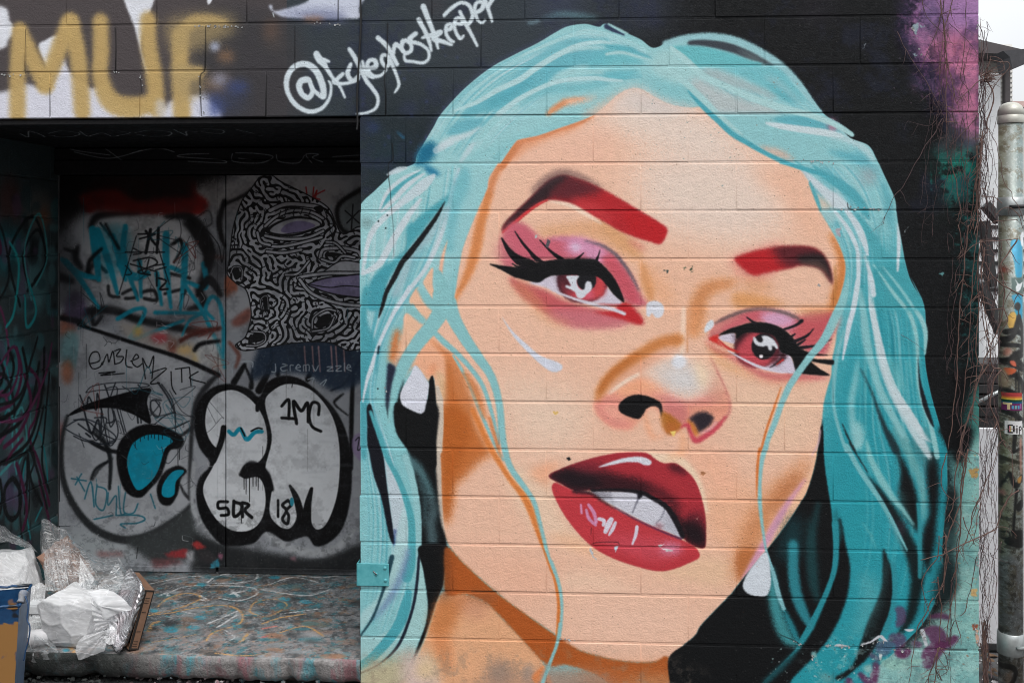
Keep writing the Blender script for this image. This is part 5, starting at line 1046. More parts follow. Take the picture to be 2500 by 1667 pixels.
    # dirt rising from the sill, scuffs
    for k in range(90):
        r = np.random.RandomState(500 + k)
        x, y = r.uniform(150, 880), 1385 - abs(r.randn()) * 40
        dt('X %f,%f' % (x, y), r.uniform(2, 14), r.uniform(1, 5), (70, 70, 70), 4, .25)
    P.chips(160, (150, 860, 880, 1380), 1.5, [(206, 208, 210), (90, 94, 98)], 21, .5)


def paint_side(P):
    """left cheek of the recess: teal and plum loops over dark"""
    f, l, dt = P.fill, P.line, P.dot
    f('X -900,200 200,200 200,1700 -900,1700', (56, 66, 68), 0, smooth=False)
    for s, rx, ry, c, a in (('b 250,560', 40, 50, (110, 104, 98), .6), ('b 40,800', 40, 60, (26, 96, 104), .8), ('b 200,1050', 40, 70, (80, 122, 126), .8), ('c 80,300', 60, 90, (50, 116, 122), .8), ('c 200,800', 50, 90, (92, 130, 134), .7), ('c 60,1000', 50, 60, (90, 70, 110), .6), ('b 60,500', 30, 60, (86, 44, 40), .6), ('b 280,600', 12, 20, (150, 80, 50), .7)):
        dt(s, rx, ry, c, 18, a)
    for k in range(420):
        rr = np.random.RandomState(900 + k)
        x, y = rr.uniform(-200, 140), rr.uniform(480, 1500)
        dt('X %f,%f' % (x, y), rr.uniform(3, 16), rr.uniform(8, 30), [(84, 128, 132), (56, 108, 114), (40, 60, 64), (92, 66, 92), (24, 26, 28)][rr.randint(5)], 4, .55)
    r = np.random.RandomState(8)
    for k in range(34):
        x, y = r.uniform(-500, 330), r.uniform(600, 2600)
        h = r.uniform(200, 620); w = r.uniform(30, 120)
        c = [(34, 132, 140), (86, 34, 66), (110, 50, 84), (24, 26, 28), (24, 26, 28), (70, 150, 152)][k % 6]
        l('b %f,%f %f,%f %f,%f %f,%f %f,%f' % (x, y, x + w, y - h * .4, x + w * .3, y - h, x - w, y - h * .5, x - w * .4, y + h * .2), r.uniform(6, 13), c, 2, .9)
    B_, P_ = (18, 19, 21), (84, 30, 60)
    for s, w, c in (('o 40,0 66,80 50,170 0,235', 12, B_), ('o 0,60 20,120 0,180', 10, B_), ('o 80,0 105,120 70,250 0,300', 14, P_), ('o 110,0 132,150 80,290 0,345', 13, B_), ('o 190,70 160,240 90,365 0,425', 13, B_), ('o 120,130 150,260 100,400 20,480', 14, P_), ('o 140,90 190,170 175,330 140,420 190,560 240,760', 12, P_), ('o 215,0 205,220 140,450 0,560', 13, B_), ('o 240,120 215,400 205,560 240,700', 10, B_), ('o 60,630 25,680 20,770 55,832 95,790 100,700 65,635', 13, B_), ('o 0,640 10,720 0,800', 12, B_), ('o 135,510 150,640 205,760', 12, B_), ('o 135,520 130,680 120,800', 11, B_), ('o 80,560 110,660 130,790 110,880', 14, P_), ('o 30,560 60,500 110,440', 12, P_), ('o 190,640 230,800 250,880', 12, P_)):
        l(s, w, c, 2, .95)
    for s, c in (('c 0,230 90,120 120,260 60,420 -40,420', (92, 40, 72)), ('c -60,500 120,440 200,200 240,60', (24, 26, 28)), ('c 0,600 160,560 290,300 330,100', (96, 44, 76)), ('c 20,870 200,760 280,500', (24, 26, 28)), ('c 40,1180 30,1020 90,960 130,1060 110,1190 50,1210', (22, 24, 26)), ('c 160,1000 220,850 190,760 250,950 300,1150', (26, 28, 30)), ('b 60,760 120,900 90,1200 40,1300', (40, 150, 152)), ('b 180,1000 230,1200 170,1300 160,1100', (40, 146, 150))):
        l(s, [8, 11, 11, 9], c, 2)


def paint_floor(P):
    f, l, dt = P.fill, P.line, P.dot
    f('X -2000,1200 2600,1200 2600,1800 -2000,1800', (112, 115, 117), 0, smooth=False)
    n = vnoise(P.h, P.w, 60, 51) * .5 + vnoise(P.h, P.w, 22, 52) * .3 + vnoise(P.h, P.w, 8, 53) * .2
    P.a *= (0.80 + 0.42 * np.clip((n - .3) / .4, 0, 1))[:, :, None]
    P.dust('X -300,1385 950,1385 950,1610 -300,1610', (70, 74, 76), 8, .8, 14, .46, .62, 140)
    P.dust('X -300,1385 950,1385 950,1610 -300,1610', (168, 170, 172), 8, .6, 5, .56, .68, 143)
    P.dust('X -300,1385 950,1385 950,1610 -300,1610', (46, 126, 140), 8, .6, 18, .60, .70, 146)
    P.dust('X -300,1385 950,1385 950,1610 -300,1610', (160, 116, 84), 8, .5, 22, .62, .72, 149)
    P.dust('X -300,1540 950,1540 950,1610 -300,1610', (150, 136, 132), 10, .7, 10, .42, .62, 152)
    r = np.random.RandomState(3)
    for k in range(420):
        x, y = r.uniform(-200, 900), r.uniform(1390, 1605)
        c = [(58, 62, 64), (158, 160, 162), (54, 118, 130), (158, 112, 84), (74, 78, 80), (136, 140, 142), (40, 44, 46)][r.randint(7)]
        dt('X %f,%f' % (x, y), r.uniform(4, 34), r.uniform(2, 8), c, r.uniform(2, 7), r.uniform(.2, .7))
    keep = P.a.copy()
    W, O, T = (204, 207, 208), (196, 150, 96), (50, 146, 168)
    for s, c, w in (('d 1700,740 1780,690 1950,660 2100,670 2080,720 1900,750 1720,745', W, 7), ('d 1400,820 1550,770 1900,770 2080,790 2100,840 1960,890 1800,870', W, 6), ('d 1880,840 2000,810', W, 9), ('d 1900,810 1960,860', W, 9), ('d 1310,850 1360,830 1380,850', W, 9), ('d 1630,880 1700,890 1640,850', W, 8), ('d 1500,980 1600,1000', W, 6), ('d 1700,1080 1960,970', W, 6), ('d 1780,1110 1940,1010', W, 6), ('d 2200,760 2400,700 2600,740', W, 7), ('d 2150,800 2500,850 2700,800', W, 6), ('d 1200,760 1500,700 1650,690', W, 6), ('d 2300,1000 2600,960', W, 6), ('d 1840,1130 1920,1190 1850,1230', W, 4), ('d 2450,690 2650,700 2800,680', W, 7),
                    ('d 1290,940 1400,860 1560,830 1640,870 1500,940 1250,1000', O, 6), ('d 1220,1010 1400,990 1600,950 1850,930 1980,990 1960,1080 1750,1150 1690,1220', O, 6), ('d 2050,950 2100,900 2250,880 2350,930 2200,1020 2060,990 2050,950', O, 5), ('d 2150,1080 2300,1030 2500,1000', O, 7), ('d 1980,1220 2030,1160', O, 9), ('d 1220,1140 1250,1080 1300,1060', O, 9), ('d 1250,1230 1600,1170', O, 4), ('d 1760,1320 2000,1340 2200,1320', O, 5), ('d 2300,1150 2500,1100 2650,1180', O, 5), ('d 430,1230 560,1260 620,1330', O, 8), ('d 2150,1120 2260,1100', (200, 120, 110), 8), ('d 2150,1190 2190,1180', (190, 100, 100), 9)):
        l(s, w * 1.15, c, 2.0, .95, grain=.9)
    for s, rx, ry in (('d 1400,1130', 18, 7), ('d 1260,970', 10, 5), ('d 540,1295', 8, 4), ('d 1640,1030', 16, 5), ('d 1650,760', 12, 5), ('d 2250,700', 14, 4), ('d 2330,880', 14, 6), ('d 1580,1110', 16, 5), ('d 1950,1100', 14, 4), ('d 2500,900', 16, 5)):
        dt(s, rx, ry, T, 2.5, .85)
    nz = vnoise(P.h, P.w, 5, 41) * .5 + vnoise(P.h, P.w, 15, 42) * .3 + vnoise(P.h, P.w, 2.2, 43) * .35
    nz = np.clip((nz - .42) / .22, 0, 1)[:, :, None]
    P.a[:] = keep + (P.a - keep) * (0.28 + 0.72 * nz)
    l('X -300,1391 0,1391 500,1391 900,1391', 6, (70, 130, 136), 3, .6)
    P.chips(260, (60, 1395, 900, 1600), 2.6, [(160, 162, 162), (62, 64, 66), (90, 140, 146), (170, 140, 110)], 31, .6)


def paint_soffit(P):
    f, l, dt = P.fill, P.line, P.dot
    f('X -600,200 1200,200 1200,500 -600,500', (24, 24, 26), 0, smooth=False)
    G = (200, 206, 210)
    for s in ('a 130,830 180,850 190,810 290,850', 'a 310,830 380,810 490,820 500,840 400,850 320,840', 'a 510,810 560,845 650,825 720,845 830,825 760,810', 'a 860,825 950,805 1080,815 1080,840 960,845 870,835', 'a 1110,800 1190,840 1200,810 1400,830 1420,805 1300,795', 'a 1510,800 1620,830', 'a 1650,840 1670,840'):
        l(s, 3.2, G, .9, .8)


def paint_header(P):
    f, l, dt = P.fill, P.line, P.dot
    f('X -600,200 1200,200 1200,500 -600,500', (28, 28, 30), 0, smooth=False)
    G = (150, 156, 160)
    for s in ('a 410,930 480,960 700,990', 'a 650,935 770,1020', 'a 470,970 690,1010 900,960', 'a 840,975 1000,945 1110,970', 'a 1330,980 1180,985 1140,1000 1400,1020 1430,1040 1200,1030', 'a 1480,980 1490,1030 1660,1040 1740,1000 1640,980 1500,975', 'a 1520,1010 1600,1020', 'a 1760,985 1780,1030 1900,1040 1940,990', 'a 1990,1040 1950,985 2030,985 1990,1005 2060,1035', 'a 2120,1000 2290,990', 'a 2150,1030 2300,1030'):
        l(s, 2.6, G, .9, .8)
    for y in (1050, 1075, 1100):
        l('a 1150,%d 2320,%d' % (y, y + 6), 3, (50, 50, 52), 1.5, .6)
# ---- objects ----------------------------------------------------------------------------------
def tag(o, label=None, cat=None, group=None, kind=None):
    for k, v in (('label', label), ('category', cat), ('group', group), ('kind', kind)):
        if v:
            o[k] = v
    return o


def empty(name, loc=(0, 0, 0)):
    o = bpy.data.objects.new(name, None)
    o.empty_display_size = 0.1
    o.location = loc
    COL.objects.link(o)
    return o


def link(name, me, mat, parent=None, mtx=None):
    o = bpy.data.objects.new(name, me)
    if mat and not me.materials:
        me.materials.append(mat)
    COL.objects.link(o)
    if parent is not None:
        o.parent = parent
        o.matrix_parent_inverse = Matrix.Translation(parent.location).inverted()
    if mtx is not None:
        o.matrix_basis = mtx
    return o


def mesh(name, v, f, smooth=False):
    me = bpy.data.meshes.new(name)
    me.from_pydata([tuple(q) for q in v], [], f)
    me.update()
    if smooth:
        me.polygons.foreach_set('use_smooth', [True] * len(me.polygons))
    return me


def bm_mesh(name, bm, smooth=False):
    bmesh.ops.recalc_face_normals(bm, faces=bm.faces[:])
    me = bpy.data.meshes.new(name)
    bm.to_mesh(me); bm.free()
    if smooth:
        me.polygons.foreach_set('use_smooth', [True] * len(me.polygons))
    return me


def box_bm(bm, lo, hi, bev=0.0, seg=1):
    r = bmesh.ops.create_cube(bm, size=1.0)
    vs = r['verts']
    for v in vs:
        v.co = Vector([lo[i] + (v.co[i] + 0.5) * (hi[i] - lo[i]) for i in range(3)])
    if bev > 0:
        es = list({e for v in vs for e in v.link_edges})
        bmesh.ops.bevel(bm, geom=es, offset=bev, segments=seg, affect='EDGES', clamp_overlap=True)
    return vs


def box(name, lo, hi, mat, parent=None, bev=0.0, seg=1):
    bm = bmesh.new()
    box_bm(bm, lo, hi, bev, seg)
    return link(name, bm_mesh(name, bm), mat, parent)


def tube_bm(bm, path, rad, sides=6, cap=True):
    """a tapering tube along a path; rad is one radius or one for each point"""
    path = [Vector(p) for p in path]
    n = len(path)
    rad = list(rad) if hasattr(rad, '__len__') else [rad] * n
    rings, ref = [], Vector((0.31, 0.87, 0.38))
    for i in range(n):
        t = (path[min(i + 1, n - 1)] - path[max(i - 1, 0)])
        t = t.normalized() if t.length > 1e-9 else Vector((0, 0, 1))
        a = t.cross(ref); a = a.normalized() if a.length > 1e-6 else t.orthogonal().normalized()
        b = t.cross(a)
        rings.append([bm.verts.new(path[i] + (a * math.cos(k * 2 * math.pi / sides) + b * math.sin(k * 2 * math.pi / sides)) * rad[i]) for k in range(sides)])
    for i in range(n - 1):
        for k in range(sides):
            bm.faces.new((rings[i][k], rings[i][(k + 1) % sides], rings[i + 1][(k + 1) % sides], rings[i + 1][k]))
    if cap:
        bm.faces.new(rings[0][::-1]); bm.faces.new(rings[-1])


def smooth_path(p, n=5):
    return [Vector(q) for q in spline(np.array([tuple(v) for v in p], float), False, n)]


# ---- materials --------------------------------------------------------------------------------
class NT:
    def __init__(self, name):
        self.m = bpy.data.materials.new(name)
        self.m.use_nodes = True
        self.t = self.m.node_tree
        self.t.nodes.clear()
        self.out = self.n('ShaderNodeOutputMaterial')

    def n(self, typ, **kw):
        q = self.t.nodes.new(typ)
        for k, v in kw.items():
            if k[0] == '_':
                setattr(q, k[1:], v)
            else:
                key = int(k[1:]) if k[0] == 'i' and k[1:].isdigit() else k.replace('__', ' ')
                s = q.inputs[key]
                if hasattr(v, 'is_output') or isinstance(v, bpy.types.NodeSocket):
                    self.t.links.new(v, s)
                else:
                    s.default_value = v
        return q

    def noise(self, vec, scale, detail=3, rough=0.55, dist=0.0):
        return self.n('ShaderNodeTexNoise', Vector=vec, Scale=scale, Detail=detail, Roughness=rough, Distortion=dist).outputs['Fac']

    def math(self, op, a, b=0.0, c=0.0):
        return self.n('ShaderNodeMath', _operation=op, i0=a, i1=b, i2=c).outputs[0]

    def ramp(self, fac, a, b, lo=0.0, hi=1.0):
        return self.n('ShaderNodeMapRange', Value=fac, From__Min=a, From__Max=b, To__Min=lo, To__Max=hi).outputs[0]

    def mix(self, fac, a, b, blend='MIX'):
        q = self.n('ShaderNodeMix', _data_type='RGBA', _blend_type=blend)
        for i, v in ((0, fac), (6, a), (7, b)):
            if isinstance(v, bpy.types.NodeSocket):
                self.t.links.new(v, q.inputs[i])
            else:
                q.inputs[i].default_value = v if i == 0 else (tuple(v) + (1,))[:4]
        return q.outputs[2]

    def bump(self, h, strength, dist, normal=None):
        q = self.n('ShaderNodeBump', Height=h, Strength=strength, Distance=dist)
        if normal is not None:
            self.t.links.new(normal, q.inputs['Normal'])
        return q.outputs['Normal']

    def done(self, shader):
        self.t.links.new(shader, self.out.inputs['Surface'])
        return self.m

    def pbr(self, col, rough=0.6, normal=None, **kw):
        q = self.n('ShaderNodeBsdfPrincipled')
        def put(k, v):
            if isinstance(v, bpy.types.NodeSocket):
                self.t.links.new(v, q.inputs[k])
            else:
                q.inputs[k].default_value = (tuple(v) + (1,))[:4] if k == 'Base Color' else v
        put('Base Color', col); put('Roughness', rough)
        if normal is not None:
            put('Normal', normal)
        for k, v in kw.items():
            put(k.replace('__', ' '), v)
        return q.outputs[0]

    def pos(self):
        return self.n('ShaderNodeNewGeometry').outputs['Position']


def lin(c):
    c = np.array(c, float) / 255
    return tuple(np.where(c <= 0.04045, c / 12.92, ((c + 0.055) / 1.055) ** 2.4))


def image_of(P, name):
    h, w = P.h, P.w
    px = np.ones((h, w, 4), np.float32)
    px[:, :, :3] = np.clip(P.a, 0, 1)[::-1]
    im = bpy.data.images.new(name, w, h, alpha=True)
    im.colorspace_settings.name = 'sRGB'
    im.pixels.foreach_set(px.ravel())
    im.pack()
    return im


def painted(name, im, ax, org, size, base=(0.022, 0.023, 0.026), fine=(125, 0.0042, 0.75), mid=(30, 0.005, 0.5), rough=(0.55, 0.8), pits=True, wear=0.0, spec=0.2):
    """paint on masonry: the painted image lies on the surface in metres (ax: which world axes run across and up)"""
    t = NT(name)
    pos = t.pos()
    sp = t.n('ShaderNodeSeparateXYZ', i0=pos)
    u = t.math('DIVIDE', t.math('SUBTRACT', sp.outputs[ax[0]], org[0]), size[0])
    v = t.math('DIVIDE', t.math('SUBTRACT', sp.outputs[ax[1]], org[1]), size[1])
    uv = t.n('ShaderNodeCombineXYZ', X=u, Y=v, Z=0.0).outputs[0]
    tex = t.n('ShaderNodeTexImage', _image=im, _extension='CLIP', _interpolation='Cubic', Vector=uv)
    n1 = t.noise(pos, 5.0, 4)
    plain = t.mix(t.ramp(n1, 0.3, 0.7), tuple(q * 0.75 for q in base), tuple(q * 1.3 for q in base))
    col = t.mix(tex.outputs['Alpha'], plain, tex.outputs['Color'])
    nf = t.noise(pos, fine[0], 5, 0.68); nm = t.noise(pos, mid[0], 4, 0.6, 0.4)
    # thin or dusty coats: a little value change at hand size and at grain size
    col = t.mix(1.0, col, t.n('ShaderNodeCombineColor', Red=t.ramp(nm, 0.25, 0.75, 0.93, 1.05), Green=t.ramp(nm, 0.25, 0.75, 0.93, 1.05), Blue=t.ramp(nm, 0.25, 0.75, 0.93, 1.05)).outputs[0], 'MULTIPLY')
    if pits:
        vo = t.n('ShaderNodeTexVoronoi', Vector=pos, Scale=46.0, Randomness=1.0)
        keep = t.math('GREATER_THAN', t.n('ShaderNodeSeparateColor', Color=vo.outputs['Color']).outputs[0], 0.82)
        pit = t.math('MULTIPLY', t.ramp(vo.outputs['Distance'], 0.13, 0.05), keep)
        col = t.mix(t.math('MULTIPLY', pit, 0.75), col, (0.05, 0.045, 0.04))
    if wear:
        nw = t.noise(pos, 18.0, 6, 0.7)
        col = t.mix(t.math('MULTIPLY', t.ramp(nw, 0.60, 0.72), wear), col, (0.30, 0.30, 0.29))
        col = t.mix(t.math('MULTIPLY', t.ramp(t.noise(pos, 7.0, 5, 0.7), 0.5, 0.8), wear * 0.6), col, (0.09, 0.088, 0.085))
    nrm = t.bump(nm, mid[2], mid[1]); nrm = t.bump(nf, fine[2], fine[1], nrm)
    if pits:
        nrm = t.bump(t.math('SUBTRACT', 1.0, pit), 0.5, 0.002, nrm)
    return t.done(t.pbr(col, t.ramp(nm, 0.3, 0.7, rough[0], rough[1]), nrm, Specular__IOR__Level=spec))


def plain(name, col, rough=0.6, var=0.2, scale=9.0, fine=60.0, bump=0.3, dist=0.002, metal=0.0, col2=None, spec=0.4, **kw):
    t = NT(name)
    pos = t.pos()
    n = t.noise(pos, scale, 5, 0.6); n2 = t.noise(pos, fine, 3, 0.6)
    c2 = col2 or tuple(q * (1 + var) for q in col)
    c = t.mix(t.ramp(n, 0.3, 0.7), tuple(q * (1 - var) for q in col), c2)
    c = t.mix(t.ramp(n2, 0.2, 0.8, 0.0, 0.35), c, tuple(q * 0.6 for q in col))
    nr = t.bump(n2, bump, dist)
    return t.done(t.pbr(c, t.ramp(n, 0.2, 0.8, rough * 0.85, min(1, rough * 1.15)), nr, Metallic=metal, Specular__IOR__Level=spec, **kw))
# ---- where things stand -----------------------------------------------------------------------
K = 576.0                                    # paint pixels to the metre
COURSE, PERIOD = 0.2032, 0.4003
Z0 = CAM_Z + 0.9429                          # bed joint number 0; joint k lies k courses lower
X_END, X_OPEN = 1.711, -0.8905               # right end of the wall, right jamb of the recess
Y_BACK = 1.09
X_LEFT = -2.791                              # left cheek of the recess
Z_SLAB = at(500, 1600, 0.02).z
Z_SOF = Z0 - 2 * COURSE                      # underside of the lintel
Z_HEAD = at(500, 425, Y_BACK - 0.06).z       # underside of the timber header


def canvas(x0, x1, ztop, zbot, axis, val, ax, col, fn, unit=1.0, seed=1, flip=False):
    w, h = int((x1 - x0) * K * unit), int((ztop - zbot) * K * unit)
    def tr(p):
        q = on_plane(p, axis, val)
        return np.stack([(q[:, ax[0]] - x0) * K * unit, (ztop - q[:, ax[1]]) * K * unit], 1)
    P = Paint(h, w, tr, col, unit, seed)
    fn(P)
    return P


# ---- paint ------------------------------------------------------------------------------------
ZT, ZB, XA, XB = CAM_Z + 1.07, CAM_Z - 1.96, -2.62, 1.76
front = canvas(XA, XB, ZT, ZB, 1, 0.0, (0, 2), (40, 41, 44), paint_front)
IM_FRONT = image_of(front, 'front_paint')
M_FRONT = painted('mural_paint_on_block', IM_FRONT, ('X', 'Z'), (XA, ZB), (XB - XA, ZT - ZB))
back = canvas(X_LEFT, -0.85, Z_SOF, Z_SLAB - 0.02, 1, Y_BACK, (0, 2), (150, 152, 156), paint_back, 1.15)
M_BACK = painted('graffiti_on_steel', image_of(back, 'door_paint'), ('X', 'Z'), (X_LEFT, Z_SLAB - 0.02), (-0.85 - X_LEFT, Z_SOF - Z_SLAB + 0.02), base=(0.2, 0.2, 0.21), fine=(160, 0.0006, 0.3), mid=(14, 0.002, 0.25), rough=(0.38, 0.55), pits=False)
side = canvas(-0.05, Y_BACK + 0.1, Z_SOF, Z_SLAB - 0.02, 0, X_LEFT, (1, 2), (56, 66, 68), paint_side, 0.8)
M_SIDE = painted('graffiti_on_cheek', image_of(side, 'cheek_paint'), ('Y', 'Z'), (-0.05, Z_SLAB - 0.02), (Y_BACK + 0.15, Z_SOF - Z_SLAB + 0.02), base=(0.04, 0.045, 0.05))
floor_p = canvas(X_LEFT, X_OPEN, Y_BACK + 0.1, -0.02, 2, Z_SLAB, (0, 1), (110, 113, 115), paint_floor, 0.9)
M_FLOOR = painted('chalked_concrete', image_of(floor_p, 'ledge_paint'), ('X', 'Y'), (X_LEFT, -0.02), (X_OPEN - X_LEFT, Y_BACK + 0.12), base=(0.17, 0.17, 0.17), fine=(110, 0.006, 0.8), mid=(18, 0.012, 0.7), rough=(0.35, 0.8), wear=0.7, spec=0.35)
soff = canvas(X_LEFT, X_OPEN, Y_BACK + 0.1, -0.02, 2, Z_SOF - 0.006, (0, 1), (24, 24, 26), paint_soffit, 0.7)
M_SOFF = painted('black_boards', image_of(soff, 'soffit_paint'), ('X', 'Y'), (X_LEFT, -0.02), (X_OPEN - X_LEFT, Y_BACK + 0.12), base=(0.012, 0.012, 0.013), pits=False)
head = canvas(X_LEFT, X_OPEN, Z_SOF, Z_HEAD - 0.01, 1, Y_BACK - 0.06, (0, 2), (28, 28, 30), paint_header, 0.9)
M_HEAD = painted('black_header', image_of(head, 'header_paint'), ('X', 'Z'), (X_LEFT, Z_HEAD - 0.01), (X_OPEN - X_LEFT, Z_SOF - Z_HEAD + 0.01), base=(0.014, 0.014, 0.015), pits=False)

# ---- added wall, unseen behind the camera: it keeps the low sky off the doorway ----------
M_BRICKB = plain('plain_brick', (0.20, 0.13, 0.11), 0.85, 0.2, 8)
sky_blocker = box('sky_blocker_wall', (-16.0, -10.4, 0.0), (14.0, -10.0, 5.2), M_BRICKB)
tag(sky_blocker, 'unseen brick wall added behind the camera to block the low sky', 'wall', kind='structure')

# ---- ground -----------------------------------------------------------------------------------
t = NT('alley_ground')
pos = t.pos()
n1, n2, n3 = t.noise(pos, 0.7, 5, 0.6), t.noise(pos, 6.0, 6, 0.65), t.noise(pos, 90.0, 3, 0.6)
c = t.mix(t.ramp(n1, 0.35, 0.65), (0.06, 0.06, 0.063), (0.12, 0.12, 0.12))
c = t.mix(t.ramp(n2, 0.55, 0.7, 0.0, 0.7), c, (0.22, 0.22, 0.22))
c = t.mix(t.ramp(n3, 0.3, 0.7, 0.0, 0.4), c, (0.04, 0.04, 0.04))
M_GROUND = t.done(t.pbr(c, t.ramp(n1, 0.35, 0.6, 0.45, 0.9), t.bump(n3, 0.6, 0.006, t.bump(n2, 0.4, 0.02))))
S_ = 260.0
ground = link('ground', mesh('ground', [(-S_, -S_, 0), (S_, -S_, 0), (S_, S_, 0), (-S_, S_, 0)], [(0, 1, 2, 3)]), M_GROUND)
tag(ground, 'grey asphalt of the alley', 'ground', kind='structure')


# ---- the block wall ---------------------------------------------------------------------------
def block_mesh(w, h, d=0.19, cache={}):
    """a block seen from the front: face at y = 0, softly rounded arrises, 26 triangles"""
    key = (round(w, 4), round(h, 3), round(d, 3))
    if key in cache:
        return cache[key]
    v, f = [], []
    for ix, iz, y in ((0.0, 0.0, d), (0.0, 0.0, 0.0052), (0.0004, 0.0010, 0.0014), (0.0018, 0.0038, 0.0)):
        v += [(-w / 2 + ix, y, -h / 2 + iz), (w / 2 - ix, y, -h / 2 + iz), (w / 2 - ix, y, h / 2 - iz), (-w / 2 + ix, y, h / 2 - iz)]
    for r in range(3):
        for i in range(4):
            a, b = r * 4 + i, r * 4 + (i + 1) % 4
            f.append((a, b, b + 4, a + 4))
    f.append((12, 13, 14, 15))
    me = mesh('block', v, f)
    me.polygons.foreach_set('use_smooth', [True] * 12 + [False])
    cache[key] = me
    return me


rnd = random.Random(4)
GAP_H, GAP_V = 0.0078, 0.0022


def row_joints(k):
    """places of the head joints in the course under bed joint k, surveyed where the photograph shows them"""
    y = 53 + 116 * (k + 0.5)
    if k <= -1:
        base = wx(1282, -5)
        js = [base + PERIOD * i + (0.0 if k % 2 else PERIOD / 2) for i in range(-2, 3)]
        left = [wx(x, -5) for x in (-58, 162, 383, 603, 825)] if k % 2 else [wx(x, -5) for x in (52, 272, 493, 714)]
        return left + [j for j in js if j > X_OPEN - 0.02]
    if k == 0:
        return [wx(x, y) for x in (-160, 61, 283, 501, 719, 880, 942, 1175, 1402, 1633, 1866, 2100, 2330)]
    if k == 1:
        return [wx(x, y) for x in (-100, 122, 342, 490, 650, 876, 942, 1107)] + [-0.0885 + PERIOD * i for i in range(0, 5)]
    if k % 2:
        return [-0.4890 + PERIOD * i for i in range(0, 6)]
    js = [-0.6900 + PERIOD * i for i in range(0, 6)]
    return ([wx(958, y)] if k == 2 else []) + js


wall = empty('block_wall', (0, 0, 0))
tag(wall, 'painted concrete block wall with the mural of a turquoise-haired woman', 'wall')
X_FAR = -5.2
FILL = []
for k in range(-5, 15):
    zt, zb = Z0 - k * COURSE, Z0 - (k + 1) * COURSE
    if k == 14:
        zb = 0.0
    js = sorted(set(round(j, 4) for j in row_joints(k)))
    spans = []
    if k < 2:
        a = min(js) - PERIOD
        while a > X_FAR:
            js.append(round(a, 4)); a -= PERIOD
        js = sorted(js)
        cuts = [X_FAR] + [j for j in js if X_FAR + 0.05 < j < X_END - 0.05] + [X_END]
    else:
        cuts = [X_OPEN] + [j for j in js if X_OPEN + 0.04 < j < X_END - 0.05] + [X_END]
        o = PERIOD / 2 * (k % 2)
        lc = [X_LEFT] + [X_LEFT - o - PERIOD * i for i in range(0 if o else 1, 6)] + [X_FAR]
        spans += list(zip(lc[1:], lc[:-1]))
    spans += list(zip(cuts[:-1], cuts[1:]))
    for a, b in spans:
        if b - a < 0.02:
            continue
        if abs(a - X_OPEN) < 1e-6:
            a += rnd.uniform(-0.003, 0.003)
        gv = 0.0055 if (k <= 1 or (k == 2 and b < -0.6)) and rnd.random() < 0.6 else GAP_V
        me = block_mesh(round(b - a - gv, 4), round(zt - zb - GAP_H, 3))
        m = Matrix.Translation(((a + b) / 2, rnd.uniform(-0.0009, 0.0009), (zt + zb) / 2 + rnd.uniform(-0.0006, 0.0006))) @ Matrix.Rotation(rnd.uniform(-0.0022, 0.0022), 4, 'Z') @ Matrix.Rotation(rnd.uniform(-0.003, 0.003), 4, 'X') @ Matrix.Rotation(rnd.uniform(-0.0018, 0.0018), 4, 'Y')
        link('block', me, M_FRONT, wall, m)
        if k >= 2 and a > X_OPEN + 0.05:
            FILL.append((a, zb, zt))
# mortar: one bed behind the faces of all the blocks, tooled back a few millimetres
bm = bmesh.new()
z_hi, z_lo = Z0 + 5 * COURSE, 0.0
for lo, hi in (((X_FAR, 0.0026, Z_SOF + 0.004), (X_END - 0.004, 0.186, z_hi)), ((X_OPEN + 0.004, 0.0026, z_lo), (X_END - 0.004, 0.186, Z_SOF + 0.002)), ((X_FAR, 0.0042, z_lo), (X_LEFT - 0.004, 0.186, Z_SOF + 0.002))):
    box_bm(bm, lo, hi)
for a, z0_, z1_ in FILL:                      # head joints struck almost flush
    box_bm(bm, (a - 0.002, 0.0011 + rnd.uniform(0, 0.0006), z0_ + 0.0033), (a + 0.002, 0.02, z1_ - 0.0033))
link('mortar', bm_mesh('mortar', bm), M_FRONT, wall)
# body of the building behind, so that the wall is not a screen
M_DULL = plain('dull_render', (0.16, 0.16, 0.165), 0.8)
bm = bmesh.new()
box_bm(bm, (X_FAR, 0.192, Z_SOF + 0.01), (X_END - 0.012, 1.6, z_hi + 0.1))
box_bm(bm, (X_OPEN + 0.2, 0.192, 0.0), (X_END - 0.012, 1.6, Z_SOF + 0.008))
box_bm(bm, (X_FAR, 0.192, 0.0), (X_LEFT - 0.2, 1.6, Z_SOF + 0.008))
box_bm(bm, (X_LEFT - 0.19, Y_BACK + 0.12, 0.0), (X_OPEN + 0.19, 1.6, Z_SOF + 0.008))
link('backing', bm_mesh('backing', bm), M_DULL, wall)

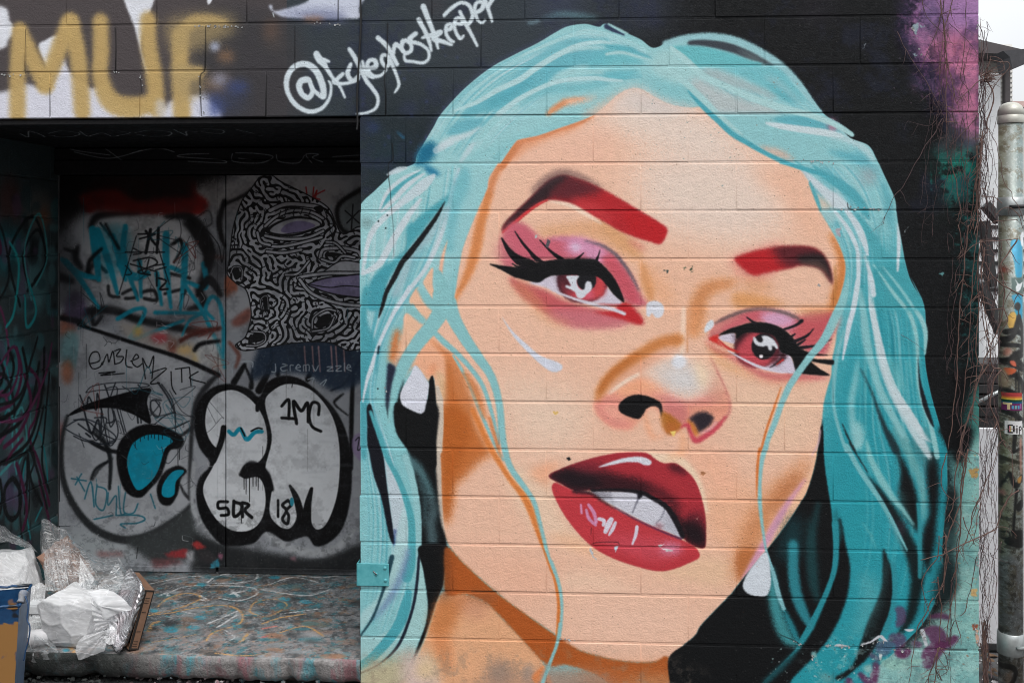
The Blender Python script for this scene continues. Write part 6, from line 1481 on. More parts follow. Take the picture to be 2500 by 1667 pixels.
# ---- cheeks of the recess, in block too -------------------------------------------------------
for name, lab, xw, rot, mat in (('recess_cheek', 'dark left side wall of the doorway recess covered in plum and teal loops', X_LEFT, R(90), M_SIDE), ('recess_cheek', 'side wall of the doorway recess behind the end of the mural', X_OPEN, R(-90), M_SIDE)):
    cheek = tag(empty(name, (xw, 0.6, 0)), lab, 'wall')
    for k in range(2, 15):
        zt, zb = Z0 - k * COURSE, max(0.0, Z0 - (k + 1) * COURSE)
        js = [0.195] + [q for q in ((0.40, 0.80) if k % 2 else (0.60, 1.0))] + [Y_BACK + 0.11]
        for a, b in zip(js[:-1], js[1:]):
            me = block_mesh(round(b - a - GAP_V, 4), round(zt - zb - GAP_H, 3), 0.171)
            o = link('block', me, mat, cheek, Matrix.Translation((xw, (a + b) / 2, (zt + zb) / 2)) @ Matrix.Rotation(rot, 4, 'Z') @ Matrix.Rotation(rnd.uniform(-0.003, 0.003), 4, 'X'))
            if me.materials[0] != mat:
                o.material_slots[0].link = 'OBJECT'; o.material_slots[0].material = mat
    s = -1 if rot > 0 else 1
    box('mortar', (min(xw + s * 0.004, xw + s * 0.16), 0.196, 0), (max(xw + s * 0.004, xw + s * 0.16), Y_BACK + 0.10, Z_SOF - 0.004), mat, cheek)

# ---- soffit boards and header -----------------------------------------------------------------
sof = tag(empty('soffit', (-1.8, 0.6, Z_SOF)), 'black tagged boards lining the underside of the lintel', 'soffit')
ys = [0.012, 0.16, 0.31, 0.46, 0.61, 0.76, 0.91, Y_BACK + 0.1]
for i, (a, b) in enumerate(zip(ys[:-1], ys[1:])):
    z = Z_SOF - 0.004 - 0.002 * (i % 2)
    box('plank', (X_LEFT + 0.002, a + 0.002, z - 0.02), (X_OPEN - 0.002, b - 0.002, z), M_SOFF, sof, 0.002)
hd = tag(empty('door_header', (-1.8, Y_BACK - 0.06, Z_HEAD)), 'black timber header above the graffiti doors', 'beam')
zs = [Z_HEAD, Z_HEAD + (Z_SOF - Z_HEAD) * 0.45, Z_SOF - 0.03]
for i, (a, b) in enumerate(zip(zs[:-1], zs[1:])):
    box('board', (X_LEFT + 0.003, Y_BACK - 0.06 + 0.006 * i, a + 0.001), (X_OPEN - 0.003, Y_BACK + 0.1, b - 0.001), M_HEAD, hd, 0.003)

# ---- doors ------------------------------------------------------------------------------------
M_FRAME = plain('worn_frame_paint', (0.10, 0.105, 0.11), 0.5, 0.35, 16, 120, 0.3, 0.001)
M_HINGE = plain('grimy_steel', (0.20, 0.21, 0.215), 0.45, 0.3, 30, 150, 0.3, 0.0008, metal=0.6)
doors = tag(empty('double_door', (-1.8, Y_BACK, Z_SLAB)), 'flat steel double door covered in graffiti with white bubble letters', 'door')
xa, xs = wx(146, 1000, Y_BACK), wx(550.5, 1000, Y_BACK)
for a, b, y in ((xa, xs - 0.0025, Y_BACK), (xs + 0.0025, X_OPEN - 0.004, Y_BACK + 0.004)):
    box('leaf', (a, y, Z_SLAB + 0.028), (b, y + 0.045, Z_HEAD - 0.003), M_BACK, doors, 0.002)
box('door_frame', (X_LEFT + 0.003, Y_BACK - 0.012, Z_SLAB + 0.002), (xa - 0.004, Y_BACK + 0.09, Z_HEAD - 0.002), M_FRAME, doors, 0.003)
box('astragal', (wx(529, 1000, Y_BACK), Y_BACK - 0.003, Z_SLAB + 0.03), (wx(530.5, 1000, Y_BACK), Y_BACK + 0.01, Z_HEAD - 0.004), M_BACK, doors)
for i, (x0, x1, y0, y1) in enumerate(((320, 528, 1373, 1388), (535, 884, 1376, 1391))):
    p, q = at(x0, y1, Y_BACK), at(x1, y0, Y_BACK)
    box('kick_strip', (xa if i == 0 else p.x, Y_BACK - 0.012, Z_SLAB + 0.004), (q.x, Y_BACK - 0.0005, Z_SLAB + 0.034), M_BACK, doors, 0.002)
for s0 in (885, 1225, 560):
    p, q = at(140, s0 + 58, Y_BACK), at(172, s0, Y_BACK)
    h = link('hinge', bm_mesh('hinge', (lambda b: (box_bm(b, (p.x + 0.006, Y_BACK - 0.004, p.z), (q.x, Y_BACK - 0.0008, q.z), 0.001), b)[1])(bmesh.new())), M_BACK, doors)
    bm = bmesh.new(); n_k = 5
    for j in range(n_k):
        z0, z1 = p.z + (q.z - p.z) * j / n_k, p.z + (q.z - p.z) * (j + 0.88) / n_k
        tube_bm(bm, [(p.x + 0.003, Y_BACK - 0.016, z0), (p.x + 0.003, Y_BACK - 0.016, z1)], 0.0065, 10)
    kn = link('knuckle', bm_mesh('knuckle', bm), M_HINGE, h)
    kn.matrix_parent_inverse = Matrix.Identity(4)

# ---- concrete ledge ---------------------------------------------------------------------------
t = NT('broken_concrete_edge')
pos = t.pos()
st = t.n('ShaderNodeMapping', Vector=pos, Scale=(16.0, 16.0, 3.5)).outputs[0]
sm = t.noise(st, 1.0, 5, 0.65); g1, g2 = t.noise(pos, 24, 6, 0.7), t.noise(pos, 120, 4, 0.6)
c = t.mix(t.ramp(g1, 0.3, 0.7), (0.15, 0.145, 0.14), (0.36, 0.345, 0.34))
vo = t.n('ShaderNodeTexVoronoi', Vector=st, Scale=1.3).outputs['Color']
sv = t.n('ShaderNodeSeparateColor', Color=vo)
hue = t.mix(t.ramp(t.noise(st, 0.6, 3, 0.6), 0.46, 0.54), (0.06, 0.27, 0.32), (0.27, 0.11, 0.13))
c = t.mix(t.math('MULTIPLY', t.ramp(sm, 0.46, 0.60), 0.8), c, hue)
spx = t.n('ShaderNodeSeparateXYZ', i0=pos)
moss = t.math('MULTIPLY', t.ramp(spx.outputs['X'], -1.66, -1.98), t.ramp(g1, 0.25, 0.5, 0.55, 1.0))
c = t.mix(moss, c, (0.022, 0.026, 0.024))
c = t.mix(t.ramp(g2, 0.55, 0.75, 0.0, 0.7), c, (0.05, 0.05, 0.048))
M_EDGE = t.done(t.pbr(c, 0.85, t.bump(g2, 0.7, 0.006, t.bump(g1, 0.6, 0.015))))
ledge = tag(empty('concrete_ledge', (-1.84, 0.5, Z_SLAB)), 'chipped concrete doorstep ledge scribbled with chalk loops', 'ledge')
n, yf, yb = 150, 0.014, Y_BACK + 0.11
v, f = [], []
prof = [(yb, 0.0), (0.30, 0.0), (0.05, 0.0), (0.008, -0.001), (0.0, -0.008), (-0.002, -0.03), (0.002, -0.06), (0.006, -0.085), (0.03, -0.112), (0.10, -0.118)]
for i in range(n + 1):
    x = X_LEFT + 0.002 + (X_OPEN - X_LEFT - 0.004) * i / n
    for j, (dy, dz) in enumerate(prof):
        k = 0.0 if j < 2 else 1.0
        q = mnoise.fractal(Vector((x * 9, j * 0.9, 3)), 1.0, 2.0, 4) * 0.006 * k
        chip = max(0, mnoise.noise(Vector((x * 5.5, 7.7, 0))) - 0.18) * 0.075 if 2 < j < 9 else 0.0
        low = max(0, mnoise.noise(Vector((x * 17, 1.3, 2)))) * (0.03 if j >= 6 else 0.0)
        v.append((x, (yb if j == 0 else (dy if j < 3 else yf + dy)) + q * (1 if j > 2 else 0) + chip * (1.0 if j > 3 else 0.6) + low, Z_SLAB + dz + (q * 0.4 if j > 3 else 0) - chip * (0.25 if j in (3, 4) else 0) + low * 0.4))
m = len(prof)
for i in range(n):
    for j in range(m - 1):
        f.append((i * m + j, i * m + j + 1, (i + 1) * m + j + 1, (i + 1) * m + j))
me = mesh('tread', v, f, True)
me.materials.append(M_FLOOR); me.materials.append(M_EDGE)
me.polygons.foreach_set('material_index', [0 if (i % (m - 1)) < 3 else 1 for i in range(len(f))])
link('tread', me, None, ledge)
t_base = box('base', (X_LEFT + 0.004, 0.13, 0.0), (X_OPEN - 0.004, yb, Z_SLAB - 0.10), M_EDGE, ledge)
# broken stones lying under the lip of the ledge
def pebble(seed, r):
    bm = bmesh.new()
    bmesh.ops.create_icosphere(bm, subdivisions=1, radius=r)
    for q in bm.verts:
        q.co *= 0.75 + 0.5 * mnoise.noise(q.co * (1.2 / r) + Vector((seed * 3.1, 0, 0)))
        q.co.z *= 0.8
    return bm_mesh('rubble', bm)
rub = bmesh.new()
for i in range(150):
    x = rnd.uniform(X_LEFT + 0.05, X_OPEN - 0.02)
    r = rnd.uniform(0.006, 0.022)
    tmp = pebble(i, r)
    b2 = bmesh.new(); b2.from_mesh(tmp); bpy.data.meshes.remove(tmp)
    bmesh.ops.translate(b2, verts=b2.verts, vec=(x, rnd.uniform(0.0, 0.10), max(0.006, Z_SLAB - rnd.uniform(0.10, 0.165))))
    tm = bpy.data.meshes.new('x'); b2.to_mesh(tm); b2.free(); rub.from_mesh(tm); bpy.data.meshes.remove(tm)
rb = link('rubble', bm_mesh('rubble', rub), M_EDGE)
tag(rb, 'crumbled stones and grit under the broken lip of the ledge', 'rubble', kind='stuff')
# ---- things fixed to the wall -----------------------------------------------------------------
M_CABLE = plain('black_cable', (0.012, 0.012, 0.013), 0.5, 0.2)
bm = bmesh.new()
pp = [at(x, y, -0.006) for x, y in ((880, -300), (880, -40), (881, 60), (878, 120), (874, 190), (872, 250), (873, 300), (871, 318))]
tube_bm(bm, smooth_path(pp, 5), 0.0042, 7)
tag(link('cable', bm_mesh('cable', bm, True), M_CABLE), 'thin black cable hanging down beside the white signature', 'cable')

M_PLATE = painted('plate_paint', IM_FRONT, ('X', 'Z'), (XA, ZB), (XB - XA, ZT - ZB), fine=(120, 0.0006, 0.25), mid=(18, 0.001, 0.2), pits=False)
t = NT('teal_plate'); pos = t.pos(); n = t.noise(pos, 40, 5, 0.65)
c = t.mix(t.ramp(n, 0.3, 0.7), lin((70, 152, 160)), lin((98, 176, 182)))
c = t.mix(t.ramp(t.noise(pos, 90, 4, 0.7), 0.68, 0.76), c, (0.05, 0.03, 0.02))
M_PLATE = t.done(t.pbr(c, 0.4, t.bump(n, 0.3, 0.001)))
p, q = at(873, 1429, -0.006), at(949, 1376, -0.006)
plate = tag(empty('metal_plate', ((p.x + q.x) / 2, -0.004, (p.z + q.z) / 2)), 'small teal painted metal plate bolted at the wall corner', 'plate')
box('plate', (p.x, -0.0065, p.z), (q.x, -0.0012, q.z), M_PLATE, plate, 0.0012)
box('flange', (p.x - 0.004, -0.0065, p.z), (p.x - 0.0002, 0.05, q.z), M_PLATE, plate, 0.001)
for bx, by in ((940, 1386), (941, 1416), (918, 1401)):
    b = at(bx, by, -0.0065)
    bm = bmesh.new()
    bmesh.ops.create_uvsphere(bm, u_segments=14, v_segments=8, radius=0.0075)
    for vv in bm.verts:
        vv.co.y *= 0.7
    bmesh.ops.translate(bm, verts=bm.verts, vec=b)
    link('bolt', bm_mesh('bolt', bm, True), M_PLATE, plate)
bm = bmesh.new(); a, b = at(911, 1393, -0.009), at(919, 1402, -0.011)
tube_bm(bm, [a, b], [0.002, 0.0035], 8)
link('pin', bm_mesh('pin', bm, True), M_HINGE, plate)

# ---- curled flakes of old paint ---------------------------------------------------------------
t = NT('paint_flake'); pos = t.pos()
sp = t.n('ShaderNodeSeparateXYZ', i0=pos)
uv = t.n('ShaderNodeCombineXYZ', X=t.math('DIVIDE', t.math('SUBTRACT', sp.outputs['X'], XA), XB - XA), Y=t.math('DIVIDE', t.math('SUBTRACT', sp.outputs['Z'], ZB), ZT - ZB), Z=0.0).outputs[0]
tx = t.n('ShaderNodeTexImage', _image=IM_FRONT, _extension='EXTEND', Vector=uv)
bf = t.n('ShaderNodeNewGeometry').outputs['Backfacing']
M_FLAKE = t.done(t.pbr(t.mix(bf, tx.outputs['Color'], (0.30, 0.31, 0.31)), 0.5))
bm = bmesh.new()
spots = []
for line, cnt in (('a 1250,168 1550,175', 24), ('a 2000,150 2180,160', 8), ('a 20,478 170,480', 7), ('a 700,470 760,462', 4), ('a 1270,470 1300,730', 9), ('a 900,480 905,600', 5), ('E 1540,620 1920,632', 14), ('E 1130,170 1500,185', 12),
                  ('L 1900,1140 2060,1150', 6), ('N 1000,1205 1230,1212', 12), ('N 1330,1200 1600,1160', 12), ('N 1900,1060 1970,1190', 7), ('N 1640,1260 1800,1240', 6), ('T 780,1150 810,1330', 10), ('T 785,0 808,900', 26), ('R 800,150 822,300', 8), ('R 350,150 420,390', 8), ('N 850,1270 920,1400', 8), ('N 700,1150 760,1200', 4), ('G 200,900 280,1060', 4)):
    e = pts(line)
    for i in range(cnt):
        u = rnd.random()
        spots.append((e[0] * (1 - u) + e[1] * u + np.array([rnd.uniform(-2, 2), rnd.uniform(-3, 3)]), rnd.uniform(0.004, 0.0095)))
for (sx, sy), size in spots:
    c0 = at(sx, sy, -0.001)
    an = rnd.uniform(0, 6.28); ca, sa = math.cos(an), math.sin(an)
    n_ = 4; curl = rnd.uniform(0.35, 1.1); prev = None
    for i in range(n_ + 1):
        u = i / n_
        lx = size * (math.sin(curl * u) / curl); ly = size * ((1 - math.cos(curl * u)) / curl)
        wd = size * (0.55 - 0.35 * u) * rnd.uniform(0.7, 1.2)
        row = [bm.verts.new((c0.x + ca * lx - sa * s * wd, -0.0012 - ly, c0.z + sa * lx + ca * s * wd)) for s in (-1, 1)]
        if prev:
            bm.faces.new((prev[0], prev[1], row[1], row[0]))
        prev = row
me = bpy.data.meshes.new('paint_flakes'); bm.to_mesh(me); bm.free()
fl = link('paint_flakes', me, M_FLAKE, wall)
tag(fl, kind='stuff')
# ---- rubbish on the ledge ---------------------------------------------------------------------
def slab_pt(x, y):
    return Vector(on_plane([(x, y)], 2, Z_SLAB)[0])


def plastic(name, white, clear, rough=0.22, fold=(16, 60), aniso=(1, 1, 1), tint=(0.93, 0.94, 0.95)):
    """thin plastic: clear where it is smooth, milky where it is creased"""
    t = NT(name)
    co = t.n('ShaderNodeTexCoord').outputs['Object']
    lay = []
    for k, (ang, sc) in enumerate((((0.4, 0.7, 0.2), 1.0), ((-0.5, -0.6, 0.4), 1.5), ((0.2, 1.4, -0.3), 0.7))):
        mp = t.n('ShaderNodeMapping', Vector=co, Rotation=ang, Scale=(fold[0] * sc * 0.35, fold[1] * sc, fold[1] * sc * 0.6), Location=(k * 3.1, 0, 0)).outputs[0]
        w = t.noise(mp, 1.0, 2, 0.5, 0.25)
        lay.append((w, t.ramp(t.math('ABSOLUTE', t.math('SUBTRACT', w, 0.5)), 0.0, 0.03, 1.0, 0.0)))
    big = t.noise(co, 7.0, 2, 0.5)
    cr = t.math('MULTIPLY', lay[0][1], t.ramp(big, 0.4, 0.6)); cr = t.math('MAXIMUM', cr, t.math('MULTIPLY', lay[1][1], t.ramp(big, 0.6, 0.4))); cr = t.math('MAXIMUM', cr, t.math('MULTIPLY', lay[2][1], 0.5))
    nr = t.bump(t.math('ADD', t.math('ADD', lay[0][0], lay[1][0]), t.math('MULTIPLY', big, 2.0)), 0.45, 0.010)
    dif = t.n('ShaderNodeBsdfDiffuse', Color=tint + (1,), Normal=nr).outputs[0]
    trl = t.n('ShaderNodeBsdfTranslucent', Color=tint + (1,), Normal=nr).outputs[0]
    milk = t.n('ShaderNodeMixShader', i0=0.35, i1=dif, i2=trl).outputs[0]
    clr = t.n('ShaderNodeBsdfTransparent', Color=(0.97, 0.98, 0.985, 1)).outputs[0]
    fac = t.math('MINIMUM', t.math('ADD', white, t.math('MULTIPLY', cr, clear)), 1.0)
    body = t.n('ShaderNodeMixShader', i0=fac, i1=clr, i2=milk).outputs[0]
    gls = t.n('ShaderNodeBsdfGlossy', Color=(1, 1, 1, 1), Roughness=rough, Normal=nr).outputs[0]
    fr = t.n('ShaderNodeFresnel', IOR=1.45, Normal=nr).outputs[0]
    return t.done(t.n('ShaderNodeMixShader', i0=t.math('MINIMUM', t.math('MULTIPLY', fr, 0.55), 0.4), i1=body, i2=gls).outputs[0])


M_BAG = plastic('milky_carrier_plastic', 0.74, 0.3, 0.35, (9, 34), tint=(0.90, 0.91, 0.92))
M_FILM = plastic('clear_film', 0.16, 0.6, 0.22, (8, 30), tint=(0.92, 0.94, 0.95))
M_THIN = plastic('thin_bag_film', 0.42, 0.55, 0.28, (10, 38), tint=(0.93, 0.94, 0.95))


def stuffed(c, rad, seed, sub=5, facets=26, crease=0.03, flat=0.0):
    """a stuffed bag: planes pulled flat between creases"""
    r = random.Random(seed)
    pl = []
    for _ in range(facets):
        d = Vector((r.gauss(0, 1), r.gauss(0, 1), r.gauss(0, 1))).normalized()
        pl.append((d, r.uniform(0.80, 1.02)))
    bm = bmesh.new()
    bmesh.ops.create_icosphere(bm, subdivisions=sub, radius=1.0)
    for v in bm.verts:
        d = v.co.normalized()
        k = min([h / max(0.05, d.dot(n)) if d.dot(n) > 0.05 else 9 for n, h in pl] + [1.15])
        n1 = mnoise.fractal(d * 2.6 + Vector((seed, 0, 0)), 1.0, 2.0, 4)
        rd = 1 - abs(mnoise.noise(d * 5.5 + Vector((0, seed, 0)))) * 2
        k *= 1 + n1 * 0.05 + max(0, rd) * crease
        p = Vector((d.x * rad[0], d.y * rad[1], d.z * rad[2])) * k
        v.co = Vector(c) + p
        if flat and v.co.z < flat:
            v.co.z = flat + (v.co.z - flat) * 0.05
    return bm


def film(name, rows, mat, parent, seed, wr=0.012, nu=40, nv=26, fold=9.0):
    """a sheet through rows of points, puckered along its length"""
    g = np.array([[tuple(p) for p in r] for r in rows], float)
    a = np.stack([spline(r, False, 8) for r in g])
    cols = [spline(a[:, i], False, 8) for i in range(a.shape[1])]
    a = np.stack(cols, 1)
    H, W = a.shape[:2]
    v = []
    for i in range(H):
        for j in range(W):
            q = Vector(a[i, j])
            s = mnoise.noise(Vector((j / W * fold * 2, i / H * 1.4, seed))) * wr + mnoise.fractal(q * 14 + Vector((seed, 0, 0)), 1, 2, 3) * wr * 0.6
            v.append(q + Vector((s * 0.5, -s, s * 0.7)))
    f = [(i * W + j, i * W + j + 1, (i + 1) * W + j + 1, (i + 1) * W + j) for i in range(H - 1) for j in range(W - 1)]
    return link(name, mesh(name, v, f, True), mat, parent)


# white stuffed bag at the far left
def pillow(c, rad, seed, sq=2.6, sub=5, dents=0.10, fine=0.012, flat=None):
    """a soft filled bag: a rounded cushion with a few broad dents and fine creases"""
    bm = bmesh.new()
    bmesh.ops.create_icosphere(bm, subdivisions=sub, radius=1.0)
    for v in bm.verts:
        d = v.co.normalized()
        k = (abs(d.x) ** sq + abs(d.y) ** sq + abs(d.z) ** sq) ** (-1.0 / sq)
        k *= 1 - dents * max(0, mnoise.noise(d * 1.7 + Vector((seed, 0, 0)))) * 2
        cr = 1 - min(1, abs(mnoise.noise(d * 3.1 + Vector((0, seed, 4)))) * 7)
        cr2 = 1 - min(1, abs(mnoise.noise(d * 6.5 + Vector((seed, 3, 0)))) * 6)
        k *= 1 - fine * 2.2 * cr - fine * cr2
        p = Vector(c) + Vector((d.x * rad[0], d.y * rad[1], d.z * rad[2])) * k
        if flat is not None and p.z < flat:
            p.z = flat
        v.co = p
    return bm


def folded(c, rad, seed, flat, n=70):
    """a slack filled bag: many flat pulls of film meeting in sharp folds, sagging to the ground"""
    r = random.Random(seed)
    pl = [(Vector((r.gauss(0, 1), r.gauss(0, 1), r.gauss(0, 1))).normalized(), r.uniform(0.80, 1.05)) for _ in range(n)]
    bm = bmesh.new()
    bmesh.ops.create_icosphere(bm, subdivisions=6, radius=1.0)
    for v in bm.verts:
        d = v.co.normalized()
        sq = (abs(d.x) ** 3 + abs(d.y) ** 3 + abs(d.z) ** 3) ** (-1 / 3.0)
        cut = sorted([h / d.dot(q) for q, h in pl if d.dot(q) > 0.35])[:2]
        k = min(cut[0], 1.12) if cut else 1.1
        if cut and len(cut) > 1 and cut[1] - cut[0] < 0.012:
            k *= 1.012                                       # a raised crease where two pulls meet
        k *= 0.55 + 0.45 * sq
        k *= 1 + 0.05 * mnoise.noise(d * 2.2 + Vector((seed, 0, 0))) + 0.012 * mnoise.noise(d * 9 + Vector((0, seed, 0)))
        p = Vector(c) + Vector((d.x * rad[0], d.y * rad[1], d.z * rad[2])) * k
        p.x += 0.10 * rad[0] * max(0, -d.z) * (1 if d.x > 0 else -1)
        p.z = max(p.z, flat)
        v.co = p
    return bm


c1 = at(8, 1410, 0.34)
b1 = tag(empty('carrier_bag', (c1.x, c1.y, Z_SLAB)), 'bulging white plastic bag behind the blue and gold bin', 'plastic bag')
link('bag_body', bm_mesh('bag_body', folded((c1.x, c1.y, c1.z - 0.035), (0.175, 0.17, 0.185), 3, Z_SLAB + 0.002), True), M_BAG, b1)
film('bag_mouth', [[at(-60, 1345, .36), at(-10, 1290, .4), at(8, 1284, .4), at(30, 1302, .4), at(70, 1322, .4)], [at(-70, 1360, .3), at(-20, 1325, .3), at(10, 1322, .28), at(45, 1330, .3), at(95, 1350, .32)]], M_FILM, b1, 4, 0.016)

M_STUFF = plain('bag_contents', (0.46, 0.46, 0.47), 0.7, 0.35, 16, col2=(0.60, 0.58, 0.57))
link('contents', bm_mesh('contents', pillow((c1.x, c1.y, c1.z - 0.05), (0.14, 0.13, 0.145), 5, 3.0, 4, 0.1, 0.01, Z_SLAB + 0.006), True), M_STUFF, b1)

# foil tray standing on its edge, carton behind it
B0 = slab_pt(291, 1601) + Vector((0, 0, 0.004)); B1 = slab_pt(256, 1562) + Vector((0, 0, 0.004))
T0 = at(350, 1430, B0.y + 0.035)
ax_b = (B1 - B0); ax_a = (T0 - B0)
ax_b = ax_b - ax_a.normalized() * ax_b.dot(ax_a.normalized())
LB, LA = 0.24, ax_a.length
ub, ua = ax_b.normalized(), ax_a.normalized()
un = ua.cross(ub).normalized()
if un.x < 0:
    un = -un                                     # the tray's hollow runs to the right of its rim


def tray_pt(a, b, n):
    return B0 + ua * (a * LA) + ub * (b * LB) + un * n


def rrect(w, h, r, k=6):
    out = []
    for cx, cy, s in ((w - r, r, -90), (w - r, h - r, 0), (r, h - r, 90), (r, r, 180)):
        for i in range(k + 1):
            a = R(s + 90 * i / k)
            out.append((cx + r * math.cos(a), cy + r * math.sin(a)))
    return out


t = NT('kitchen_foil'); co = t.n('ShaderNodeTexCoord').outputs['Object']
n = t.noise(co, 70, 4, 0.6)
vc = t.n('ShaderNodeVectorMath', _operation='DISTANCE', i0=co, i1=tuple(B0 + ua * LA * 0.5 + ub * LB * 0.45 + un * 0.03)).outputs['Value']
rip = t.math('SINE', t.math('MULTIPLY', vc, 420.0))
M_FOIL = t.done(t.pbr(t.mix(t.ramp(t.noise(co, 9, 3), 0.45, 0.7), (0.80, 0.81, 0.83), (0.66, 0.56, 0.58)), t.ramp(n, 0.3, 0.7, 0.22, 0.42), t.bump(rip, 0.6, 0.004, t.bump(n, 0.3, 0.002)), Metallic=0.9))
tray = tag(empty('foil_tray', tuple(slab_pt(291, 1601))), 'crimped foil tray standing on edge inside clear plastic', 'tray')
bm = bmesh.new()
rings = []
for ins, dep in ((0.0, 0.004), (-0.001, -0.003), (0.004, -0.005), (0.012, -0.002), (0.016, 0.004), (0.024, 0.026), (0.030, 0.031)):
    ring = rrect(LA - 2 * ins, LB - 2 * ins, max(0.012, 0.045 - ins), 7)
    vs = []
    for i, (x, y) in enumerate(ring):
        cr = (0.0022 if i % 2 else -0.0015) if ins < 0.02 else 0.0
        p = B0 + ua * (x + ins) + ub * (y + ins) + un * (dep + cr)
        vs.append(bm.verts.new(p))
    rings.append(vs)
for r0, r1_ in zip(rings[:-1], rings[1:]):
    for i in range(len(r0)):
        j = (i + 1) % len(r0)
        bm.faces.new((r0[i], r0[j], r1_[j], r1_[i]))
bm.faces.new(rings[-1])
pan = link('pan', bm_mesh('pan', bm, True), M_FOIL, tray)
bm = bmesh.new()
rg = rrect(LA, LB, 0.045, 7)
dense = []
for i in range(len(rg)):
    p, q = Vector(rg[i]), Vector(rg[(i + 1) % len(rg)])
    k = max(1, int((q - p).length / 0.007))
    dense += [p.lerp(q, j / k) for j in range(k)]
path = [B0 + ua * p.x + ub * p.y + un * (0.0015 if i % 2 else -0.0015) for i, p in enumerate(dense)]
tube_bm(bm, path + [path[0]], [0.0038 if i % 2 else 0.0026 for i in range(len(path) + 1)], 6)
link('crimped_rim', bm_mesh('crimped_rim', bm), M_FOIL, tray)

# cardboard carton
t = NT('carton_board'); pos = t.pos()
n = t.noise(pos, 60, 5, 0.7); n2 = t.noise(pos, 8, 4, 0.6)
M_CARD = t.done(t.pbr(t.mix(t.ramp(n, 0.3, 0.7, 0.2, 0.8), t.mix(t.ramp(n2, 0.3, 0.7), (0.20, 0.105, 0.062), (0.27, 0.155, 0.10)), (0.16, 0.085, 0.05)), 0.8, t.bump(n, 0.3, 0.001)))
M_CARDK = plain('carton_print', (0.022, 0.017, 0.014), 0.75, 0.3, 40)
G0, G1 = slab_pt(338, 1586), at(378, 1440, slab_pt(338, 1586).y + 0.03)
ca = (G1 - G0); LA2 = ca.length; ca.normalize()
cb = (ub - ca * ub.dot(ca)).normalized(); cn = ca.cross(cb).normalized()
if cn.x > 0:
    cn = -cn                                     # thickness runs back towards the tray
TH, LB2 = 0.046, 0.24
carton = tag(empty('cardboard_box', tuple(slab_pt(338, 1586))), 'flat brown cardboard box with black edges leaning behind the foil tray', 'box')


def cbox(name, a0, a1, b0, b1, n0, n1, mat, parent):
    bm = bmesh.new()
    vs = [bm.verts.new(G0 + ca * a + cb * b + cn * n_) for a in (a0, a1) for b in (b0, b1) for n_ in (n0, n1)]
    for q in ((0, 1, 3, 2), (4, 6, 7, 5), (0, 4, 5, 1), (2, 3, 7, 6), (0, 2, 6, 4), (1, 5, 7, 3)):
        bm.faces.new([vs[i] for i in q])
    es = bm.edges[:]
    bmesh.ops.bevel(bm, geom=es, offset=0.0015, segments=1, affect='EDGES')
    return link(name, bm_mesh(name, bm), mat, parent)


cbox('carton_side', 0.0, LA2, 0.0, 0.003, 0.0, TH, M_CARD, carton)
cbox('carton_side', 0.0, LA2, LB2 - 0.003, LB2, 0.0, TH, M_CARD, carton)
cbox('carton_end', 0.0, 0.003, 0.0032, LB2 - 0.0032, 0.0, TH, M_CARD, carton)
cbox('carton_end', LA2 - 0.003, LA2, 0.0032, LB2 - 0.0032, 0.0, TH, M_CARD, carton)
cbox('carton_base', 0.0032, LA2 - 0.0032, 0.0032, LB2 - 0.0032, 0.0, 0.003, M_CARD, carton)
for a0, a1 in ((0.0, 0.008), (LA2 - 0.008, LA2)):
    cbox('printed_border', a0, a1, -0.0022, 0.0005, 0.0008, TH - 0.0008, M_CARDK, carton)
for n0, n1 in ((0.0008, 0.0055), (TH - 0.012, TH - 0.0008)):
    cbox('printed_border', 0.008, LA2 - 0.008, -0.0022, 0.0005, n0, n1, M_CARDK, carton)
for a0, a1 in ((0.30, 0.31), (0.62, 0.63), (0.06, 0.065), (0.10, 0.105), (0.14, 0.145), (0.78, 0.785), (0.82, 0.825), (0.86, 0.865)):
    cbox('printed_line', LA2 * a0, LA2 * a1, -0.0016, 0.0005, 0.012, TH - 0.014, M_CARDK, carton)

# kraft paper parcel inside the plastic
kc = at(158, 1375, 0.42)
kp = tag(empty('paper_bag', (kc.x, kc.y, Z_SLAB)), 'crumpled brown paper bag showing through clear plastic', 'paper bag')
bm = bmesh.new()
box_bm(bm, (-0.075, -0.05, -0.13), (0.075, 0.05, 0.10))
bmesh.ops.subdivide_edges(bm, edges=bm.edges[:], cuts=7, use_grid_fill=True)
for v in bm.verts:
    q = v.co.copy()
    v.co += Vector((mnoise.noise(q * 30), mnoise.noise(q * 30 + Vector((9, 0, 0))), mnoise.noise(q * 30 + Vector((0, 9, 0))))) * 0.016
bm.transform(Matrix.Translation(kc) @ Matrix.Rotation(R(-38), 4, 'Y') @ Matrix.Rotation(R(25), 4, 'Z'))
for v in bm.verts:
    v.co.z = max(v.co.z, Z_SLAB + 0.002)
link('paper_body', bm_mesh('paper_body', bm), plain('kraft_paper', (0.26, 0.15, 0.105), 0.75, 0.3, 20, 90, 0.4, 0.002), kp)

